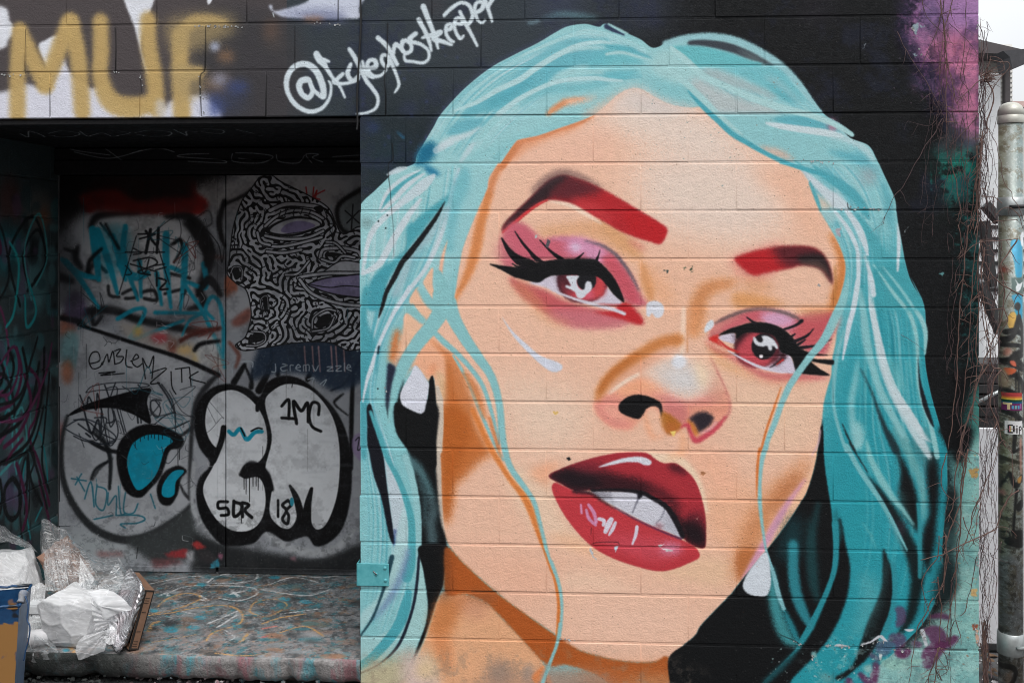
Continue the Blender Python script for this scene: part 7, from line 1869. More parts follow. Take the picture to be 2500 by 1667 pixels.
# knotted thin white bag in front of the tray
c2 = at(180, 1498, 0.14)
b2 = tag(empty('knotted_bag', (c2.x, c2.y, Z_SLAB)), 'knotted translucent white bag lying in front of the foil tray', 'plastic bag')
link('bag_body', bm_mesh('bag_body', folded((c2.x, c2.y, c2.z - 0.012), (0.150, 0.115, 0.150), 21, Z_SLAB + 0.003), True), M_BAG, b2)
link('contents', bm_mesh('contents', pillow((c2.x - 0.02, c2.y + 0.005, c2.z - 0.03), (0.105, 0.08, 0.10), 7, 3.0, 4, 0.1, 0.01, Z_SLAB + 0.006), True), M_STUFF, b2)
kn = at(283, 1514, 0.03)
bm = bmesh.new()
bmesh.ops.create_icosphere(bm, subdivisions=2, radius=0.008); bmesh.ops.translate(bm, verts=bm.verts, vec=kn)
knot = link('knot', bm_mesh('knot', bm, True), M_BAG, b2)


def fan(name, apex, rim, mat, parent, seed, depth=0.012, folds=9):
    """plastic gathered at a knot: pleats radiating from the apex to a ragged rim"""
    v, f = [], []
    n, m = folds * 4, 8
    rim = smooth_path(rim, max(2, n // max(1, len(rim) - 1)))
    n = len(rim) - 1
    for i in range(n + 1):
        d = rim[i] - apex
        for j in range(m + 1):
            s = 0.03 + 0.97 * j / m
            w = math.sin(i * 2 * math.pi / 4.3 + seed) * depth * s ** 0.8 + mnoise.noise(Vector((i * 0.7, j * 0.3, seed))) * depth * 0.8 * s
            rag = 1 + 0.10 * mnoise.noise(Vector((i * 1.3, seed, 0))) if j == m else 1
            v.append(apex + d * s * rag + Vector((0, -1, 0.2)) * w)
    for i in range(n):
        for j in range(m):
            f.append((i * (m + 1) + j, i * (m + 1) + j + 1, (i + 1) * (m + 1) + j + 1, (i + 1) * (m + 1) + j))
    return link(name, mesh(name, v, f, True), mat, parent)


fan('gathers', kn, [at(232, 1440, .07), at(222, 1465, .03), at(226, 1495, .015), at(230, 1520, .012), at(232, 1545, .016), at(228, 1570, .03)], M_THIN, b2, 1.0, 0.006, 10)
fan('bag_tail', at(268, 1535, 0.005), [at(205, 1550, .02), at(186, 1575, .0), at(190, 1610, -.004), at(222, 1600, -.004), at(256, 1588, 0)], M_THIN, b2, 3.0, 0.004, 5)
fan('bag_tail', at(240, 1478, .0), [at(215, 1445, .03), at(252, 1436, .04), at(286, 1450, .02), at(322, 1484, .0), at(292, 1494, .0), at(255, 1512, .005)], M_BAG, b2, 5.0, 0.003, 5)
fan('bag_tail', kn, [at(286, 1560, .004), at(272, 1572, .0), at(258, 1566, .0), at(258, 1540, .004)], M_THIN, b2, 6.0, 0.003, 5)

# big clear sack round the lot, pulled into peaks
sk = tag(empty('clear_sack', tuple(slab_pt(170, 1560))), 'clear plastic sack pulled into creases over the tray and paper bag', 'plastic sack')
film('sheet', [[at(98, 1330, .45), at(104, 1267, .46), at(140, 1284, .47), at(165, 1297, .46), at(190, 1330, .44), at(240, 1360, .40), at(290, 1362, .34)],
               [at(100, 1350, .40), at(112, 1320, .38), at(150, 1330, .36), at(172, 1345, .33), at(205, 1360, .31), at(255, 1375, .30), at(305, 1385, .27)],
               [at(108, 1400, .33), at(125, 1390, .30), at(160, 1395, .26), at(195, 1400, .24), at(230, 1405, .22), at(275, 1405, .2), at(325, 1410, .17)],
               [at(112, 1440, .28), at(135, 1440, .24), at(170, 1440, .2), at(210, 1440, .17), at(250, 1440, .14), at(290, 1440, .1), at(345, 1440, .06)]], M_FILM, sk, 2, 0.016, fold=12)
fan('crease', at(168, 1330, .33), [at(108, 1370, .36), at(110, 1400, .3), at(120, 1425, .28), at(140, 1430, .26), at(165, 1425, .25)], M_FILM, sk, 2.0, 0.007, 10)
fan('crease', at(196, 1360, .28), [at(190, 1425, .2), at(215, 1440, .17), at(232, 1410, .19)], M_THIN, sk, 4.0, 0.010, 5)
fan('crease', at(262, 1408, .17), [at(218, 1450, .10), at(240, 1470, .07), at(270, 1470, .05), at(290, 1440, .08), at(300, 1410, .12), at(285, 1370, .22)], M_FILM, sk, 7.0, 0.007, 10)
film('sheet', [[at(62, 1450, .30), at(80, 1430, .3), at(98, 1420, .3), at(112, 1430, .28)], [at(60, 1500, .18), at(75, 1495, .18), at(92, 1495, .18), at(108, 1500, .17)], [at(55, 1560, .08), at(70, 1555, .07), at(90, 1560, .07), at(112, 1570, .08)]], M_THIN, sk, 11, 0.014)

# crushed tub under the film and a white paper cup
M_TUB = plain('clear_tub', (0.42, 0.47, 0.48), 0.25, 0.15, 20)
tb = at(92, 1500, .2)
tub = tag(empty('takeaway_tub', (tb.x, tb.y, Z_SLAB)), 'pale plastic food tub with ribbed sides under the clear film', 'tub')
bm = bmesh.new()
for i in range(5):
    w = 0.055 - 0.004 * i
    box_bm(bm, (tb.x - w, tb.y - 0.03, tb.z - 0.10 + 0.022 * i), (tb.x + w, tb.y + 0.06, tb.z - 0.10 + 0.022 * i + 0.018), 0.004, 2)
link('tub_body', bm_mesh('tub_body', bm, True), M_TUB, tub)
box('lid', (tb.x - 0.05, tb.y - 0.036, tb.z + 0.012), (tb.x + 0.05, tb.y + 0.06, tb.z + 0.055), plain('white_lid', (0.62, 0.64, 0.65), 0.4, 0.1), tub, 0.006, 2)

M_CUP = plain('white_paper_cup', (0.72, 0.72, 0.73), 0.5, 0.06, 20, 80, 0.1, 0.001)
u0, u1 = at(74, 1592, 0.06), at(121, 1580, 0.09)
d = (u1 - u0).normalized()
u0.z = u1.z = Z_SLAB + 0.038
cup = tag(empty('paper_cup', (u0.x, u0.y, Z_SLAB)), 'white paper cup lying on its side at the ledge edge', 'cup')
bm = bmesh.new()
L = 0.10
tube_bm(bm, [u0, u0 + d * 0.004, u0 + d * (L - 0.004), u0 + d * L], [0.034, 0.036, 0.030, 0.029], 28)
link('cup_wall', bm_mesh('cup_wall', bm, True), M_CUP, cup)
bm = bmesh.new()
ring = []
e1 = d.orthogonal().normalized(); e2 = d.cross(e1)
ring = [u0 + (e1 * math.cos(i * math.pi / 12) + e2 * math.sin(i * math.pi / 12)) * 0.0365 for i in range(25)]
tube_bm(bm, ring, 0.0022, 6, False)
link('rolled_rim', bm_mesh('rolled_rim', bm, True), M_CUP, cup)
cs = tag(empty('small_bag', tuple(slab_pt(95, 1600))), 'small clear bag wrapped round the paper cup', 'plastic bag')
fan('film', u0 + Vector((0.03, -0.02, 0.03)), [at(62, 1600, .03), at(80, 1617, .015), at(110, 1612, .01), at(142, 1595, .02), at(128, 1570, .05), at(110, 1556, .07)], M_FILM, cs, 8.0, 0.004, 6)

# ---- blue and gold bin ------------------------------------------------------------------------
t = NT('sprayed_bin'); pos = t.pos()
n, n2 = t.noise(pos, 7.5, 3, 0.5, 0.6), t.noise(pos, 60, 4, 0.65)
blue = t.mix(t.ramp(t.noise(pos, 22, 5, 0.7), 0.35, 0.7), (0.006, 0.035, 0.10), (0.014, 0.07, 0.17))
spz = t.n('ShaderNodeSeparateXYZ', i0=pos).outputs['Z']
ZB_ = at(47, 1478, -0.30).z
n = t.math('SUBTRACT', n, t.math('MULTIPLY', t.ramp(spz, ZB_ - 0.09, ZB_ - 0.02), 0.3))
c = t.mix(t.ramp(n, 0.47, 0.50), blue, (0.30, 0.15, 0.045))
c = t.mix(t.ramp(t.noise(pos, 11, 2, 0.5), 0.62, 0.66), c, (0.008, 0.012, 0.02))
M_BIN = t.done(t.pbr(c, 0.38, t.bump(n2, 0.2, 0.001)))
M_BINS = plain('scuffed_bin_side', (0.11, 0.16, 0.24), 0.55, 0.35, 14, 80, 0.4, 0.001)
M_RIM = plain('crusted_rim', (0.42, 0.41, 0.40), 0.85, 0.3, 40, 140, 0.8, 0.004, col2=(0.10, 0.15, 0.24))
yb0 = -0.30
p0, p1 = at(47, 1478, yb0), at(33, 1700, yb0)
zt, xr = p0.z, p0.x
bn = tag(empty('rubbish_bin', (xr - 0.25, yb0 + 0.2, 0)), 'battered blue bin with gold spray paint at the lower corner', 'bin')
sl = (p0.x - p1.x) / max(1e-3, p0.z - p1.z)
bm = bmesh.new()
wv = []
for z in (0.0, zt * 0.5, zt - 0.012):
    x1 = xr - (zt - z) * sl; x0_ = xr - 0.5 + (zt - z) * sl
    yf_, yb_ = yb0 + (zt - z) * sl, yb0 + 0.26 - (zt - z) * sl
    wv.append([bm.verts.new(q) for q in ((x0_, yf_, z), (x1, yf_, z), (x1, yb_, z), (x0_, yb_, z))])
for a, b in zip(wv[:-1], wv[1:]):
    for i in range(4):
        bm.faces.new((a[i], a[(i + 1) % 4], b[(i + 1) % 4], b[i]))
bm.faces.new(wv[0][::-1])
ROT = Matrix.Translation((xr, yb0, 0)) @ Matrix.Rotation(R(19), 4, 'Z') @ Matrix.Translation((-xr, -yb0, 0))
bm.transform(ROT)
me = bm_mesh('bin_body', bm)
me.materials.append(M_BIN); me.materials.append(M_BINS)
for pl in me.polygons:
    pl.material_index = 1 if pl.normal.x > 0.6 else 0
link('bin_body', me, None, bn)
bm = bmesh.new()
rp = [Vector(q) for q in ((xr - 0.5, yb0, zt), (xr, yb0, zt), (xr, yb0 + 0.26, zt), (xr - 0.5, yb0 + 0.26, zt))]
for a, b in zip(rp, rp[1:] + rp[:1]):
    k = 26
    path = [a.lerp(b, i / k) + Vector((mnoise.noise(a.lerp(b, i / k) * 30), mnoise.noise(a.lerp(b, i / k) * 30 + Vector((5, 0, 0))), 0.8 * mnoise.noise(a.lerp(b, i / k) * 26 + Vector((0, 8, 0))))) * 0.008 for i in range(k + 1)]
    tube_bm(bm, [ROT @ q for q in path], [0.006 + 0.002 * mnoise.noise(q * 40) for q in path], 8)
link('rim', bm_mesh('rim', bm, True), M_BIN, bn)
bm = bmesh.new()
a = at(50, 1470, yb0 + 0.02); b = at(60, 1442, yb0 + 0.05)
pth = [a.lerp(b, i / 8) + Vector((0, 0, 0)) for i in range(9)]
tube_bm(bm, pth, [0.016 + 0.005 * mnoise.noise(q * 60) for q in pth], 9)
link('crust', bm_mesh('crust', bm, True), M_RIM, bn)
bm = bmesh.new()
tube_bm(bm, smooth_path([at(62, 1455, -.27), at(69, 1480, -.29), at(66, 1510, -.30), at(73, 1530, -.31), at(70, 1560, -.31), at(62, 1590, -.31), at(58, 1612, -.31)], 6), [0.004, 0.0035] + [0.0028] * 35, 6)
link('cord', bm_mesh('cord', bm, True), plain('blue_cord', (0.012, 0.05, 0.13), 0.5), bn)
# ---- beyond the right end of the wall ---------------------------------------------------------
Y_POST = 0.22
pl_, pr_ = at(2439, 900, Y_POST), at(2496, 900, Y_POST)
PX, PR_ = (pl_.x + pr_.x) / 2, (pr_.x - pl_.x) / 2
Z_PT = at(2470, 268, Y_POST).z


def paint_post(P):
    f, l, dt = P.fill, P.line, P.dot
    f('X 2380,150 2600,150 2600,1800 2380,1800', (150, 158, 152), 0, smooth=False)
    f('X 2425,200 2452,200 2452,1500 2425,1500', (146, 142, 112), 6, .8, smooth=False)
    f('X 2476,200 2510,200 2510,800 2476,800', (110, 130, 132), 8, .7, smooth=False)
    f('t 400,0 560,100 600,700 560,1500 400,1568', (150, 148, 118), 10, .9)
    f('u 560,-100 940,-100 940,1600 560,1600', (122, 126, 128), 5, .9)
    P.dust('X 2420,200 2520,200 2520,1700 2420,1700', (92, 80, 58), 4, .6, 20, .5, .7, 160)
    P.dust('X 2420,200 2520,200 2520,1700 2420,1700', (196, 202, 200), 4, .5, 5, .58, .7, 163)
    P.dust('X 2420,900 2520,900 2520,1700 2420,1700', (54, 52, 46), 4, .7, 14, .52, .68, 166)
    f('r 575,240 720,230 760,420 740,760 650,760 620,560', (28, 140, 176), 1.5); f('r 590,1030 740,1020 760,1250 740,1380 640,1340 620,1150', (32, 142, 176), 1.5)
    f('r 540,1340 600,1270 650,1320 640,1480 600,1560 545,1500', (206, 164, 76), 1.5); f('s 560,-40 620,-40 610,40 570,40', (206, 164, 76), 1.2)
    dt('r 670,1190', 8, 10, (18, 19, 21), 1); l('r 683,1200 683,1310', 3, (18, 19, 21), .8)
    dt('r 490,650', 8, 8, (150, 60, 50), 4, .8); dt('t 480,860', 6, 7, (214, 140, 130), 4, .9)
    f('r 580,770 770,765 775,1015 585,1015', (70, 92, 88), 1, smooth=False); f('r 630,790 690,860 760,830 740,890 700,960 650,970 640,900 660,870', (206, 210, 212), .8)
    f('r 720,140 790,100 790,290 730,290', (206, 210, 214), 1)
    for s, w in (('r 690,1340 640,1560', [12, 16]), ('r 690,1340 740,1480 770,1568', [10, 12, 10]), ('s 520,60 640,40 760,130 740,330 620,370', [14, 14, 12, 12, 10]), ('s 440,200 560,150 640,60', [16, 14, 8]), ('s 480,250 700,260 760,330', [12, 10, 10]), ('s 470,500 580,470 740,400', [16, 18, 10]), ('s 560,520 760,620', [10, 10]), ('s 600,420 760,560', [14, 12]), ('s 560,700 640,690 760,830 760,950', [12, 14, 12, 8]), ('s 440,910 520,910 640,950', [12, 10, 8]), ('s 490,1230 620,1270 760,1370', [10, 12, 12]), ('s 640,400 640,900', 3), ('s 680,420 690,950', 4), ('s 640,1230 640,1370', 3), ('s 680,1230 680,1370', 3),
                 ('t 630,0 610,250', [10, 8]), ('t 600,250 740,190', [6, 8]), ('t 420,340 560,370 740,420', [12, 10, 8]), ('t 560,560 640,750 740,610', [8, 12, 10]), ('t 550,570 470,760 420,960', [4, 4, 4]), ('t 655,800 620,1200 600,1568', [8, 5, 5]), ('t 690,1060 740,1010', [20, 20]), ('t 600,1420 740,1480 740,1568 560,1568', [10, 26, 30, 20]), ('t 470,1450 540,1420 560,1500 480,1540', [3, 3, 3, 3]), ('u 590,1340 760,1310 820,1400 760,1568', [10, 14, 10, 10]), ('u 590,1250 650,1255', 4)):
        l(s, w, (52, 50, 38) if s[0] == 't' and '420,340' in s else (24, 25, 26), 1.4)
    f('s 500,590 640,600 630,650 540,690', (208, 96, 52), 1.5); f('s 560,490 620,480 650,560 590,550', (214, 110, 84), 1.5); f('s 500,300 580,310 570,380 500,420', (206, 140, 120), 3, .8); f('s 430,620 530,640 540,860 430,860', (186, 158, 130), 4, .7)
    f('t 700,100 740,90 740,560 710,500', (222, 160, 140), 2, .8); f('t 670,640 740,600 720,700 670,700', (206, 150, 80), 1.5); f('u 690,1420 770,1400 740,1560 690,1568', (190, 160, 140), 4, .6)


post_p = canvas(PX - PR_ - 0.02, PX + PR_ + 0.02, Z_PT + 0.05, 0.0, 1, Y_POST - PR_ * 0.7, (0, 2), (140, 148, 142), paint_post, 1.2)
t = NT('tagged_galvanised_pipe'); pos = t.pos()
sp = t.n('ShaderNodeSeparateXYZ', i0=pos)
uv = t.n('ShaderNodeCombineXYZ', X=t.math('DIVIDE', t.math('SUBTRACT', sp.outputs['X'], PX - PR_ - 0.02), 2 * PR_ + 0.04), Y=t.math('DIVIDE', sp.outputs['Z'], Z_PT + 0.05), Z=0.0).outputs[0]
tx = t.n('ShaderNodeTexImage', _image=image_of(post_p, 'post_paint'), _extension='EXTEND', Vector=uv)
n, n2 = t.noise(pos, 40, 5, 0.6), t.noise(pos, 160, 3, 0.6)
c = t.mix(t.ramp(n, 0.3, 0.7, 0.0, 0.25), tx.outputs['Color'], (0.12, 0.12, 0.11))
M_POST = t.done(t.pbr(c, t.ramp(n, 0.3, 0.7, 0.35, 0.55), t.bump(n2, 0.25, 0.0008), Metallic=0.25))
M_GALV = plain('galvanised_steel', (0.42, 0.45, 0.45), 0.42, 0.2, 22, 130, 0.25, 0.0008, metal=0.55)
M_DKSTEEL = plain('dark_steel', (0.035, 0.036, 0.038), 0.5, 0.35, 16, 100, 0.3, 0.001, metal=0.3)


def lathe(bm, cx, cy, prof, sides=28):
    rings = [[bm.verts.new((cx + r * math.cos(i * 2 * math.pi / sides), cy + r * math.sin(i * 2 * math.pi / sides), z)) for i in range(sides)] for r, z in prof]
    for a, b in zip(rings[:-1], rings[1:]):
        for i in range(sides):
            bm.faces.new((a[i], a[(i + 1) % sides], b[(i + 1) % sides], b[i]))
    bm.faces.new(rings[0][::-1]); bm.faces.new(rings[-1])


post = tag(empty('gate_post', (PX, Y_POST, 0)), 'tall galvanised gate post with domed cap and stickers beside the wall', 'post')
bm = bmesh.new(); lathe(bm, PX, Y_POST, [(PR_, 0.0), (PR_, Z_PT - 0.055)])
link('pipe', bm_mesh('pipe', bm, True), M_POST, post)
bm = bmesh.new(); lathe(bm, PX, Y_POST, [(PR_ + 0.003, Z_PT - 0.062), (PR_ + 0.004, Z_PT - 0.06), (PR_ + 0.004, Z_PT - 0.028), (PR_ + 0.001, Z_PT - 0.026), (PR_ + 0.003, Z_PT - 0.024), (PR_ + 0.003, Z_PT - 0.004), (PR_, Z_PT + 0.003), (PR_ * 0.86, Z_PT + 0.016), (PR_ * 0.6, Z_PT + 0.026), (PR_ * 0.3, Z_PT + 0.031), (0.004, Z_PT + 0.033)])
link('cap', bm_mesh('cap', bm, True), plain('pale_cap', (0.50, 0.50, 0.44), 0.45, 0.12, 20, 120, 0.2, 0.0006, metal=0.3), post)
for s0, s1, m_ in ((482, 527, M_GALV), (1540, 1593, M_GALV)):
    za, zb_ = at(2470, s1, Y_POST).z, at(2470, s0, Y_POST).z
    bm = bmesh.new(); lathe(bm, PX, Y_POST, [(PR_ + 0.001, za), (PR_ + 0.005, za + 0.002), (PR_ + 0.006, (za + zb_) / 2), (PR_ + 0.005, zb_ - 0.002), (PR_ + 0.001, zb_)])
    box_bm(bm, (PX + PR_ * 0.5, Y_POST - PR_ * 0.75, za), (PX + PR_ + 0.05, Y_POST - PR_ * 0.75 + 0.006, zb_), 0.002)
    bd = link('clamp', bm_mesh('clamp', bm, True), m_, post)
    bm = bmesh.new(); zc_ = (za + zb_) / 2 - 0.004
    tube_bm(bm, [(PX + PR_ * (0.0 if s0 > 1000 else -0.6), Y_POST - PR_ - 0.012, zc_), (PX + PR_ + 0.05, Y_POST - PR_ - 0.006, zc_ + 0.006)], [0.008, 0.008], 12)
    kn = link('bolt', bm_mesh('bolt', bm, True), M_GALV if s0 > 1000 else M_DKSTEEL, bd)
    kn.matrix_parent_inverse = Matrix.Identity(4)


def sticker(name, x0, y0, x1, y1, label, mat, r=PR_ + 0.0012, parent=None):
    """a sticker wrapped on the post"""
    a, b = at(x0, y1, Y_POST - PR_), at(x1, y0, Y_POST - PR_)
    th0, th1 = math.asin(max(-0.99, min(0.99, (a.x - PX) / r))), math.asin(max(-0.99, min(0.99, (b.x - PX) / r)))
    v, f = [], []
    n = 8
    for i in range(n + 1):
        th = th0 + (th1 - th0) * i / n
        for z in (a.z, b.z):
            v.append((PX + r * math.sin(th), Y_POST - r * math.cos(th), z))
    for i in range(n):
        f.append((i * 2, i * 2 + 2, i * 2 + 3, i * 2 + 1))
    me = mesh(name, v, f, True)
    o = link(name, me, mat, parent or post)
    if parent is not None:
        o.matrix_parent_inverse = Matrix.Identity(4)
    if label:
        o['label'] = label
    return o


def flat(name, c):
    return plain(name, c, 0.45, 0.08, 60, 200, 0.1, 0.0004)


st1 = sticker('sticker', 2452, 960, 2497, 1002, 'rainbow sticker with torn lettering', flat('print_yellow', lin((226, 190, 70))))
for i, (y0, y1, c) in enumerate(((959, 968, (170, 60, 60)), (968, 972, (206, 120, 60)), (976, 981, (20, 70, 44)), (981, 985, (20, 80, 120)), (985, 1002, (110, 40, 92)))):
    sticker('stripe', 2452, y0, 2497, y1, None, flat('print_%d' % i, lin(c)), PR_ + 0.0016, st1)
for x0, x1, y0, y1, c in ((2454, 2471, 983, 988, (216, 196, 150)), (2461, 2467, 988, 1000, (216, 196, 150)), (2470, 2475, 990, 998, (90, 150, 190)), (2477, 2482, 990, 998, (120, 170, 170)), (2484, 2489, 990, 998, (90, 150, 190)), (2490, 2494, 986, 998, (150, 90, 150))):
    sticker('letter', x0, y0, x1, y1, None, flat('letter_%d' % x0, lin(c)), PR_ + 0.0021, st1)
st2 = sticker('sticker', 2457, 1028, 2498, 1060, 'white sticker with hand-drawn letters', flat('print_white', (0.70, 0.70, 0.70)))
for x0, x1, y0, y1, c in ((2462, 2465, 1037, 1057, (30, 30, 34)), (2465, 2473, 1036, 1039, (30, 30, 34)), (2473, 2477, 1039, 1054, (30, 30, 34)), (2465, 2473, 1054, 1057, (30, 30, 34)), (2481, 2484, 1044, 1057, (30, 30, 34)), (2481, 2484, 1038, 1041, (30, 30, 34)), (2488, 2490, 1041, 1060, (30, 30, 34)), (2490, 2494, 1040, 1043, (30, 30, 34)), (2494, 2496, 1043, 1049, (30, 30, 34)), (2490, 2494, 1049, 1051, (30, 30, 34)), (2465, 2467, 1040, 1054, (206, 130, 140)), (2467, 2469, 1040, 1054, (200, 180, 110))):
    sticker('letter', x0, y0, x1, y1, None, flat('ink_%d_%d' % (x0, y0), lin(c)), PR_ + 0.0019, st2)

# gate frame hung on the post, dark tube
gate = tag(empty('gate', (PX + 0.12, Y_POST, 0)), 'dark steel gate tube clamped to the right of the gate post', 'gate')
bm = bmesh.new(); lathe(bm, PX + PR_ * 0.78, Y_POST + PR_ * 1.0, [(0.021, 0.05), (0.021, at(2480, 1380, Y_POST).z)], 16)
link('gate_tube', bm_mesh('gate_tube', bm, True), M_DKSTEEL, gate)
box('gate_rail', (PX + PR_ * 0.78, Y_POST + PR_ * 0.85, 0.12), (PX + 1.2, Y_POST + PR_ * 1.2, 0.16), M_DKSTEEL, gate, 0.004)

# white sheet behind, its foot clear of the ground
M_WHITE = plain('white_painted_sheet', (0.74, 0.74, 0.77), 0.45, 0.03, 3, 60, 0.1, 0.001)
Y_SH = 0.62
zs1, zs0 = at(2410, 1045, Y_SH).z, at(2410, 1578, Y_SH).z
sheet = tag(empty('white_panel', (2.3, Y_SH, zs0)), 'plain white panel standing between the wall end and the gate post', 'panel')
box('sheet', (X_END + 0.03, Y_SH, zs0), (3.6, Y_SH + 0.02, zs1), M_WHITE, sheet, 0.003)
box('foot_rail', (X_END + 0.28, Y_SH - 0.02, 0.04), (3.55, Y_SH + 0.06, zs0 - 0.004), M_DKSTEEL, sheet, 0.004)
box('foot_rail', (X_END - 0.01, Y_SH + 0.1, 0.0), (3.55, Y_SH + 0.2, zs0 - 0.03), M_DKSTEEL, sheet, 0.004)

# litter on the ground in the corner
M_LIT = plain('dead_leaf', (0.14, 0.085, 0.05), 0.8, 0.4, 50)
M_LIT2 = plain('pale_litter', (0.46, 0.46, 0.46), 0.8, 0.3, 50)
bm = bmesh.new()
for i in range(260):
    c0 = Vector((rnd.uniform(X_END - 0.02, X_END + 0.9), rnd.uniform(0.0, 0.62), rnd.uniform(0.004, 0.02)))
    s = rnd.uniform(0.008, 0.03); a = rnd.uniform(0, 6.3)
    vs = []
    for j in range(5):
        th = a + j * 1.2566
        vs.append(bm.verts.new(c0 + Vector((math.cos(th) * s * rnd.uniform(.5, 1), math.sin(th) * s * rnd.uniform(.5, 1), rnd.uniform(-0.004, 0.008)))))
    fc = bm.faces.new(vs); fc.material_index = i % 3 == 0
me = bpy.data.meshes.new('fallen_leaves'); bm.to_mesh(me); bm.free()
me.materials.append(M_LIT); me.materials.append(M_LIT2)
tag(link('fallen_leaves', me, None), 'dead leaves and pale litter on the ground by the gate post', 'leaves', kind='stuff')

# ---- the house across the yard ----------------------------------------------------------------
YH = 9.0
M_SIDING = plain('pale_siding', (0.60, 0.59, 0.56), 0.7, 0.06, 6, 80, 0.15, 0.002)
M_TRIM = plain('white_trim', (0.74, 0.75, 0.76), 0.5, 0.04)
M_FASCIA = plain('brown_grey_fascia', (0.085, 0.075, 0.078), 0.6, 0.15)
M_ROOF = plain('dark_shingle', (0.06, 0.06, 0.066), 0.8, 0.3)
house = tag(empty('clapboard_house', (at(2430, 800, YH).x, YH, 0)), 'pale clapboard house with brown eaves and downpipe beyond the yard', 'house')
hx0, hx1 = at(2330, 800, YH).x, at(2472, 800, YH).x
z_ev = at(2430, 128, YH).z
bz = at(2430, 480, YH).z
pitch = (at(2430, 470, YH).z - at(2430, 481.6, YH).z)
me_b = None
z = bz - 6 * pitch
while z < z_ev + pitch:
    v = [(hx0, YH + 0.012, z + pitch), (hx1, YH + 0.012, z + pitch), (hx1, YH - 0.012, z), (hx0, YH - 0.012, z), (hx0, YH + 0.03, z), (hx1, YH + 0.03, z)]
    if me_b is None:
        me_b = mesh('clapboard', [(a - hx0, b, c - z) for a, b, c in v], [(0, 3, 2, 1), (3, 4, 5, 2), (0, 1, 5, 4)])
    link('clapboard', me_b, M_SIDING, house, Matrix.Translation((hx0, 0, z)))
    z += pitch
box('wall_core', (hx0 + 0.01, YH + 0.03, 0), (hx1 - 0.01, YH + 6, z_ev + 0.1), M_SIDING, house)
# eaves: sloped fascia over the gable side, a return at the corner
fa = [at(2360, 90, YH - .5), at(2500, 122, YH - .5), at(2500, 134, YH - .5), at(2449, 132, YH - .5), at(2360, 128, YH - .5)]
bm = bmesh.new()
fr_ = [bm.verts.new(p) for p in fa]; bk = [bm.verts.new(p + Vector((0, 6.5, 0))) for p in fa]
bm.faces.new(fr_); bm.faces.new(bk[::-1])
for i in range(5):
    bm.faces.new((fr_[i], bk[i], bk[(i + 1) % 5], fr_[(i + 1) % 5]))
roof = link('roof', bm_mesh('roof', bm), M_FASCIA, house)
sf = [at(2449, 125, YH - .9), at(2520, 118, YH - .9), at(2520, 150, YH - .9), at(2472, 170, YH - .9), at(2466, 140, YH - .9)]
bm = bmesh.new()
fr_ = [bm.verts.new(p) for p in sf]; bk = [bm.verts.new(p + Vector((0, 0.38, 0))) for p in sf]
bm.faces.new(fr_); bm.faces.new(bk[::-1])
for i in range(5):
    bm.faces.new((fr_[i], bk[i], bk[(i + 1) % 5], fr_[(i + 1) % 5]))
e = link('eaves_return', bm_mesh('eaves_return', bm), M_ROOF, roof); e.matrix_parent_inverse = Matrix.Identity(4)
a, b = at(2451, 700, YH - .12), at(2466, 138, YH - .12)
box('downpipe', (a.x, YH - .14, 0.2), (b.x, YH - .06, b.z), M_FASCIA, house, 0.01)
a, b = at(2390, 480, YH - .25), at(2431, 184, YH - .25)
box('porch_post', (a.x, YH - .4, 0.0), (b.x, YH - .22, b.z), M_TRIM, house, 0.01)
a, b = at(2428, 520, YH - .3), at(2432, 362, YH - .3)
box('rail_post', (a.x, YH - .6, a.z), (b.x, YH - .55, b.z), plain('dark_teal_rail', (0.01, 0.05, 0.055), 0.5), house)
# outside stair: pale risers, dark treads, black stringer
M_TREAD = plain('dark_tread', (0.02, 0.02, 0.021), 0.7, 0.3)
YS = 6.5
stair = tag(empty('outside_stair', (at(2415, 700, YS).x, YS, 0)), 'white outside stair with dark treads behind the vines', 'stairs')
for i, yy in enumerate((553, 582, 612, 642, 674, 706)):
    a, b = at(2340, yy + 5, YS - 0.3 * i), at(2520, yy - 3, YS - 0.3 * i)
    box('tread', (a.x, YS - 0.3 * i - 0.02, a.z), (b.x, YS - 0.3 * i + 0.29, b.z), M_TREAD, stair)
    a2, b2_ = at(2340, yy + 31, YS - 0.3 * i), at(2520, yy + 5.5, YS - 0.3 * i)
    box('riser', (a2.x, YS - 0.3 * i, a2.z), (b2_.x, YS - 0.3 * i + 0.02, b2_.z), M_TRIM, stair)
bm = bmesh.new()
for pth in (((2394, 690), (2443, 812)), ((2405, 500), (2440, 540)), ((2402, 540), (2420, 700))):
    p, q = at(*pth[0], YS - 2.0), at(*pth[1], YS - 2.0)
    tube_bm(bm, [p, q], 0.05, 4)
link('stringer', bm_mesh('stringer', bm), M_TREAD, stair)
box('skirt', (at(2340, 720, YS).x, YS - 1.75, 0.0), (at(2520, 720, YS).x, YS - 1.70, at(2400, 735, YS - 1.75).z), M_TRIM, stair)
# low dark timber stack in the yard
YD = 3.2
dk = tag(empty('timber_stack', (at(2420, 950, YD).x, YD, 0)), 'low stack of dark boards with a grey rail seen through the vines', 'timber')
for i, (y0, y1) in enumerate(((888, 908), (912, 936), (940, 960), (966, 990), (996, 1016), (1020, 1050), (1054, 1100))):
    a, b = at(2330, y1, YD), at(2540, y0, YD)
    box('board', (a.x, YD + 0.01 * (i % 2), a.z), (b.x, YD + 0.4, b.z), M_TREAD, dk, 0.004)
bm = bmesh.new(); tube_bm(bm, [at(2380, 985, YD - .06), at(2470, 940, YD - .06)], 0.014, 8)
link('rail', bm_mesh('rail', bm, True), M_GALV, dk)
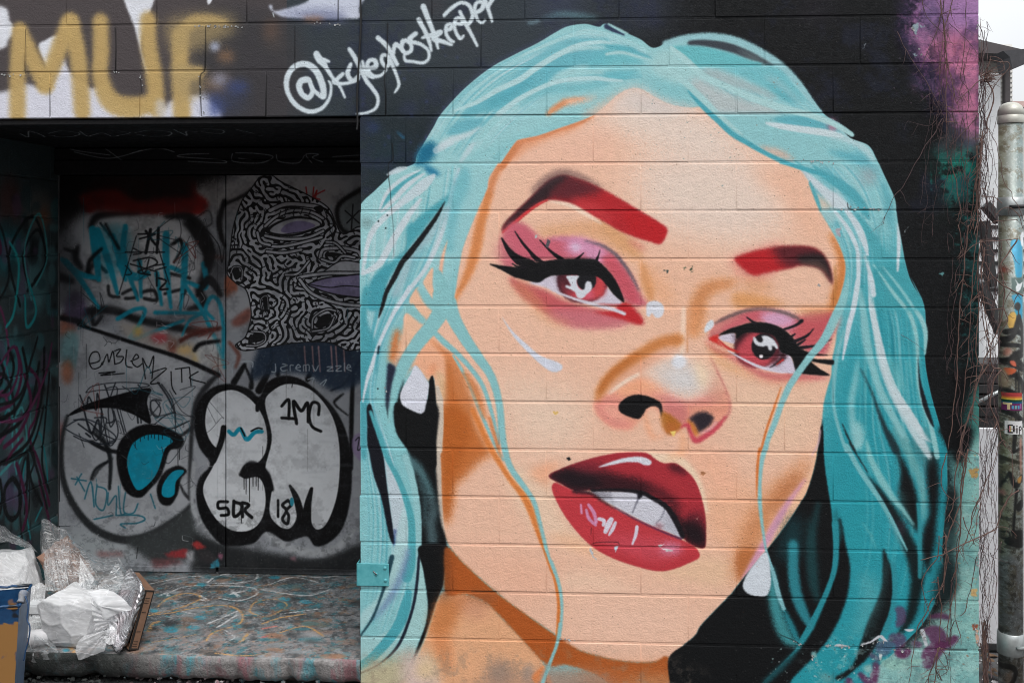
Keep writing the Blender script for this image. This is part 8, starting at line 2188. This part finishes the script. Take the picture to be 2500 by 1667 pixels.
# roof of a neighbour far off
YN = 30.0
nb = tag(empty('neighbour_house', (at(2500, 400, YN).x, YN, 0)), 'brown tiled roof of a distant house above the post cap', 'house')
a, b = at(2473, 262, YN), at(2900, 214, YN)
bm = bmesh.new()
vv = [bm.verts.new(p) for p in ((a.x, YN, a.z), (b.x, YN, a.z), (b.x, YN + 3, b.z), (a.x, YN + 3, b.z), (a.x, YN + 6, a.z), (b.x, YN + 6, a.z))]
for q in ((0, 1, 2, 3), (3, 2, 5, 4), (0, 3, 4), (1, 5, 2)):
    bm.faces.new([vv[i] for i in q])
link('roof', bm_mesh('roof', bm), plain('brown_tiles', (0.23, 0.15, 0.13), 0.8, 0.2, 3), nb)
box('wall', (a.x + 0.3, YN + 0.4, 0), (b.x - 0.3, YN + 5.6, a.z + 0.05), M_SIDING, nb)

# ---- bare climbing vine -----------------------------------------------------------------------
t = NT('vine_bark'); pos = t.pos()
n = t.noise(pos, 60, 4, 0.6)
M_VINE = t.done(t.pbr(t.mix(t.ramp(n, 0.3, 0.7), (0.055, 0.030, 0.026), (0.17, 0.095, 0.075)), 0.75, t.bump(n, 0.4, 0.001)))
t = NT('vine_twig'); pos = t.pos(); n = t.noise(pos, 40, 4, 0.6)
M_TWIG = t.done(t.pbr(t.mix(t.ramp(n, 0.3, 0.7), (0.035, 0.022, 0.026), (0.11, 0.062, 0.06)), 0.75))


def wiggle(p, amp, seed, n=6):
    q = smooth_path(p, n)
    return [v + Vector((mnoise.noise(v * 22 + Vector((seed, 0, 0))), 0.6 * mnoise.noise(v * 22 + Vector((0, seed, 0))), 0.5 * mnoise.noise(v * 22 + Vector((0, 0, seed))))) * amp for v in q]


def twigs(bm, path, k, r, ln, seed, y_lim=-0.004):
    g = random.Random(seed)
    for _ in range(k):
        i = g.randrange(0, len(path))
        a = path[i]
        d = Vector((g.uniform(-1, 1), g.uniform(-0.4, 0.25), g.uniform(-1.3, 0.3))).normalized()
        L = ln * g.uniform(0.4, 1.2)
        b = [a, a + d * L * 0.4 + Vector((0, 0, -0.003)), a + d * L * 0.75 + Vector((g.uniform(-1, 1) * L * 0.12, 0, -0.01)), a + d * L + Vector((g.uniform(-1, 1) * L * 0.2, 0, -L * 0.25))]
        if a.x < X_END:
            for q in b:
                q.y = min(q.y, y_lim)
        tube_bm(bm, smooth_path(b, 2), [r * 0.8] * 3 + [r * 0.6] * 2 + [r * 0.4] * 9, 4)


vine = tag(empty('climbing_vine', (1.6, -0.03, 0)), 'bare brown climbing vine hanging over the right end of the wall', 'vine')
STEMS = [  # survey line, depth, radius, twigs
    ('R 545,-40 560,100 575,230 590,400 590,560 588,700 590,850', -.02, 4.2, 9), ('R 640,-40 610,90 575,200 560,330 545,450', -.018, 3, 8), ('R 430,-30 425,40 460,120 530,195 580,240', -.014, 2.6, 6), ('R 575,-30 550,110 520,210 480,320 410,480', -.016, 2.8, 5), ('R 580,400 620,540 655,710', -.014, 3.2, 6),
    ('R 255,220 300,320 380,450 480,610 560,770 585,830', -.010, 2.8, 4), ('R 820,545 740,620 660,700', -.02, 3, 3), ('R 560,810 500,920 400,1080 300,1270 230,1340 190,1440 155,1530', -.012, 2.6, 3), ('R 720,0 720,200 700,420 690,540 735,620 735,800 740,1000 715,1180 735,1320 720,1480', -.014, 2.4, 9), ('R 610,160 690,240 760,310 820,400', -.012, 2, 4), ('R 560,750 480,860 330,830', -.01, 1.6, 2), ('R 800,800 700,910 610,1000', -.014, 2.6, 3), ('R 620,1080 650,1220 680,1380 690,1480 670,1568', -.014, 3.2, 3), ('R 590,820 590,1000 585,1100', -.012, 2.4, 5),
    ('R 800,1000 800,1200 790,1400 770,1568', -.02, 6, 14), ('R 830,950 820,1150 800,1350 810,1568', -.03, 5, 12), ('R 810,1080 780,1300 750,1568', -.012, 3.5, 12), ('R 840,900 830,1040 815,1240 825,1450', -.03, 4, 10),
    ('S 740,0 720,180 700,400 680,560 670,720 665,900 660,1100 640,1260 600,1530', -.02, 5, 6), ('S 670,0 690,120 715,180', -.016, 3, 2), ('S 800,0 780,200 760,500 745,760 730,950 700,1200 690,1400', -.016, 3.4, 10), ('S 1080,95 950,105 840,115 760,150 660,235', -.05, 3, 4), ('S 1110,485 1000,425 960,400 900,330 850,250', -.10, 5.5, 6),
    ('S 1075,100 1010,190 965,260 970,340 985,480 960,660 900,800 830,980 780,1180 720,1360 660,1568', -.09, 6.5, 8), ('S 960,980 900,960 890,850 850,700 820,450', -.06, 5, 12), ('S 965,985 910,1080 895,1240 940,1350 960,1450 1000,1520', -.08, 4.5, 5), ('S 880,950 800,1080 760,1250 700,1450 690,1568', -.05, 5.5, 8), ('S 980,570 890,575 830,590', -.05, 3, 2), ('S 980,570 1010,640 980,700 930,800 880,870', -.07, 3.2, 4), ('S 820,100 800,350 810,600 790,800 800,1000 760,1300', -.02, 4.5, 16), ('S 850,150 830,350 850,560 870,750', -.04, 4, 14), ('S 640,100 600,60 600,190', -.012, 2, 1), ('S 690,620 720,560 760,520', -.012, 2, 2), ('S 280,750 340,780 440,860', -.008, 1.6, 0), ('S 690,900 760,850 780,780', -.014, 2, 1),
    ('T 680,-20 650,150 640,300 610,420', -.02, 4, 5), ('T 590,0 555,140 560,220 600,300', -.018, 3.5, 3), ('T 740,-30 710,160 690,330 640,450 590,600 590,740 560,900 530,960', -.03, 5.5, 8), ('T 720,0 690,250 690,480 660,700 650,900 650,1140', -.025, 4.5, 7), ('T 590,560 580,750 570,950', -.03, 6, 4), ('T 920,520 800,580 720,610 640,650 560,690 410,725', -.07, 4, 4), ('T 1080,250 1000,320 940,480 920,540', -.05, 4, 2), ('T 700,430 740,540 790,630', -.02, 3, 2), ('T 800,320 760,450 720,600 650,700', -.03, 3.4, 4), ('T 540,560 530,700 470,780 430,860 430,960 470,1080 480,1180', -.02, 3.2, 3), ('T 500,980 440,1100 400,1180 370,1300 355,1430 335,1568', -.022, 3.4, 3), ('T 530,840 540,980 560,1050 545,1200 540,1300', -.022, 4, 5), ('T 660,880 620,1030 600,1200 590,1280', -.022, 3.4, 4), ('T 650,1140 680,1220 695,1300', -.02, 3, 1), ('T 650,1140 620,1220 600,1300', -.02, 2.6, 1), ('T 545,1320 510,1420 480,1500 460,1590', -.04, 5.5, 8), ('T 530,1330 520,1450 500,1600', -.03, 4.5, 8), ('T 550,1330 600,1420 600,1480 530,1530', -.03, 2.6, 2), ('T 520,1480 560,1550', -.03, 2.6, 1), ('T 730,1000 720,1070 685,1110', -.02, 3, 1), ('T 800,700 760,900 730,1010', -.02, 2.8, 3), ('T 840,240 810,400 770,620', -.03, 3, 3), ('T 970,600 900,700 820,640', .02, 2, 2)]
for i, (s, dy, r, k) in enumerate(STEMS):
    p = pts(s)
    path = wiggle([at(x, y, dy) for x, y in p], 0.006, i * 3.7)
    bm = bmesh.new()
    rad = min(r, 4.6) * 0.0006
    tube_bm(bm, path, [rad * (1.15 - 0.5 * j / len(path)) * (1 + 0.22 * mnoise.noise(Vector((j * 0.9, i, 0)))) for j in range(len(path))], 5)
    twigs(bm, path, k, rad * 0.7, 0.06, i)
    link('stem', bm_mesh('stem', bm, True), M_VINE if r > 2.9 else M_TWIG, vine)

for i in range(34):            # finer runners clinging to the face of the wall
    x0, y0 = rnd.uniform(2270, 2386), rnd.choice((rnd.uniform(-20, 420), rnd.uniform(480, 1500)))
    if y0 > 420:
        x0 = rnd.uniform(2320, 2388)
    n_, ln = 6, rnd.uniform(90, 330)
    dx = rnd.uniform(-40, 30)
    path = wiggle([at(x0 + dx * j / n_ + rnd.uniform(-7, 7), y0 + ln * j / n_, -0.008 - 0.006 * rnd.random()) for j in range(n_ + 1)], 0.007, i * 2.3 + 9)
    bm = bmesh.new(); r = rnd.choice((0.0007, 0.0009, 0.0012))
    tube_bm(bm, path, [r * (1.2 - 0.6 * j / len(path)) for j in range(len(path))], 4)
    twigs(bm, path, 6, r * 0.7, 0.045, i + 700)
    link('stem', bm_mesh('stem', bm), M_TWIG, vine)

tang = tag(empty('vine_tangle', (X_END + 0.06, 0.03, 0)), 'tangle of thin dark twigs in the gap between wall and post', 'vine')
for i in range(46):
    y0 = rnd.uniform(-20, 1450)
    ln = rnd.uniform(180, 520)
    x0 = rnd.choice((rnd.uniform(2392, 2402), rnd.uniform(2394, 2428)))
    p = []
    for j in range(7):
        u = j / 6
        p.append((x0 + rnd.uniform(-10, 14) + (6 if 500 < y0 + ln * u < 1100 else 0), y0 + ln * u))
    path = wiggle([at(max(2391, x), y, rnd.uniform(-0.03, 0.06)) for x, y in p], 0.010, i * 1.9 + 50)
    bm = bmesh.new()
    r = rnd.choice((0.0007, 0.0008, 0.001, 0.0012, 0.0017))
    tube_bm(bm, path, [r] * len(path), 4)
    twigs(bm, path, 9, r * 0.7, 0.05, i + 300)
    link('twig', bm_mesh('twig', bm), M_TWIG, tang)
for i in range(16):           # old stems rooted at the foot of the corner
    p = [at(2398 + rnd.uniform(-4, 14), 1540 + rnd.uniform(-30, 30), 0.05), at(2402 + rnd.uniform(-6, 12), 1600, 0.04), at(2404 + rnd.uniform(-6, 14), 1680, 0.05)]
    bm = bmesh.new(); tube_bm(bm, wiggle(p, 0.006, i), rnd.uniform(0.0015, 0.003), 5)
    link('twig', bm_mesh('twig', bm, True), M_VINE, tang)
# dry tuft caught at the corner
bm = bmesh.new()
c0 = at(2399, 190, 0.0)
for i in range(46):
    d = Vector((rnd.uniform(-0.1, 1.0), rnd.uniform(-0.5, 0.3), rnd.uniform(-0.25, 0.6))).normalized()
    L = rnd.uniform(0.02, 0.075)
    o_ = c0 + Vector((rnd.uniform(-0.005, 0.02), rnd.uniform(-0.02, 0.02), rnd.uniform(-0.02, 0.02)))
    tube_bm(bm, [o_, o_ + d * L * 0.5 + Vector((0, 0, 0.004)), o_ + d * L], [0.0016, 0.0012, 0.0006], 4)
link('dry_tuft', bm_mesh('dry_tuft', bm), M_VINE, tang)
for s, r in (('p 150,760 240,690 275,520 285,475 410,495 480,570 485,690', 2.6), ('p 280,520 470,560 540,560 565,610 530,680 370,880 320,960 250,1120 110,1320', 3.2), ('p 160,500 150,200 140,-100', 2), ('p 290,100 200,45 140,40', 1.5), ('p 80,965 200,930 370,880', 2), ('p 210,780 300,920 330,980 320,1180 250,1400 240,1568 q 200,180 150,300 130,560 110,760', 5.5), ('q 260,80 310,200 380,310 400,440 455,600 455,760 530,940 595,1020 620,1120 690,1210 780,1450', 2.6), ('q 160,1070 270,1090 370,1105 470,1190', 3.2), ('q 280,1500 350,1450 480,1440 690,1425', 3), ('q 350,1360 450,1270 560,1245 650,1300 720,1400 770,1560', 3), ('t 480,80 400,170 360,370 240,660 150,880 60,1130 0,1300', 3), ('t 480,80 600,240 610,480 630,790 540,980 450,1180 400,1330 355,1420', 2.6), ('t 80,1560 230,1480 360,1380 480,1360 600,1410 680,1500', 2.4), ('u 460,380 400,250 350,100', 2), ('u 470,720 420,850 350,970', 2), ('u 440,0 450,300 460,700 480,1030', 1.8)):
    path = wiggle([at(x, y, -0.01 if s[0] in 'pu' else -0.05) for x, y in pts(s)], 0.004, r)
    bm = bmesh.new(); tube_bm(bm, path, r * 0.0005, 5); twigs(bm, path, 4, r * 0.0003, 0.03, int(r * 10))
    link('stem', bm_mesh('stem', bm, True), M_VINE, tang)
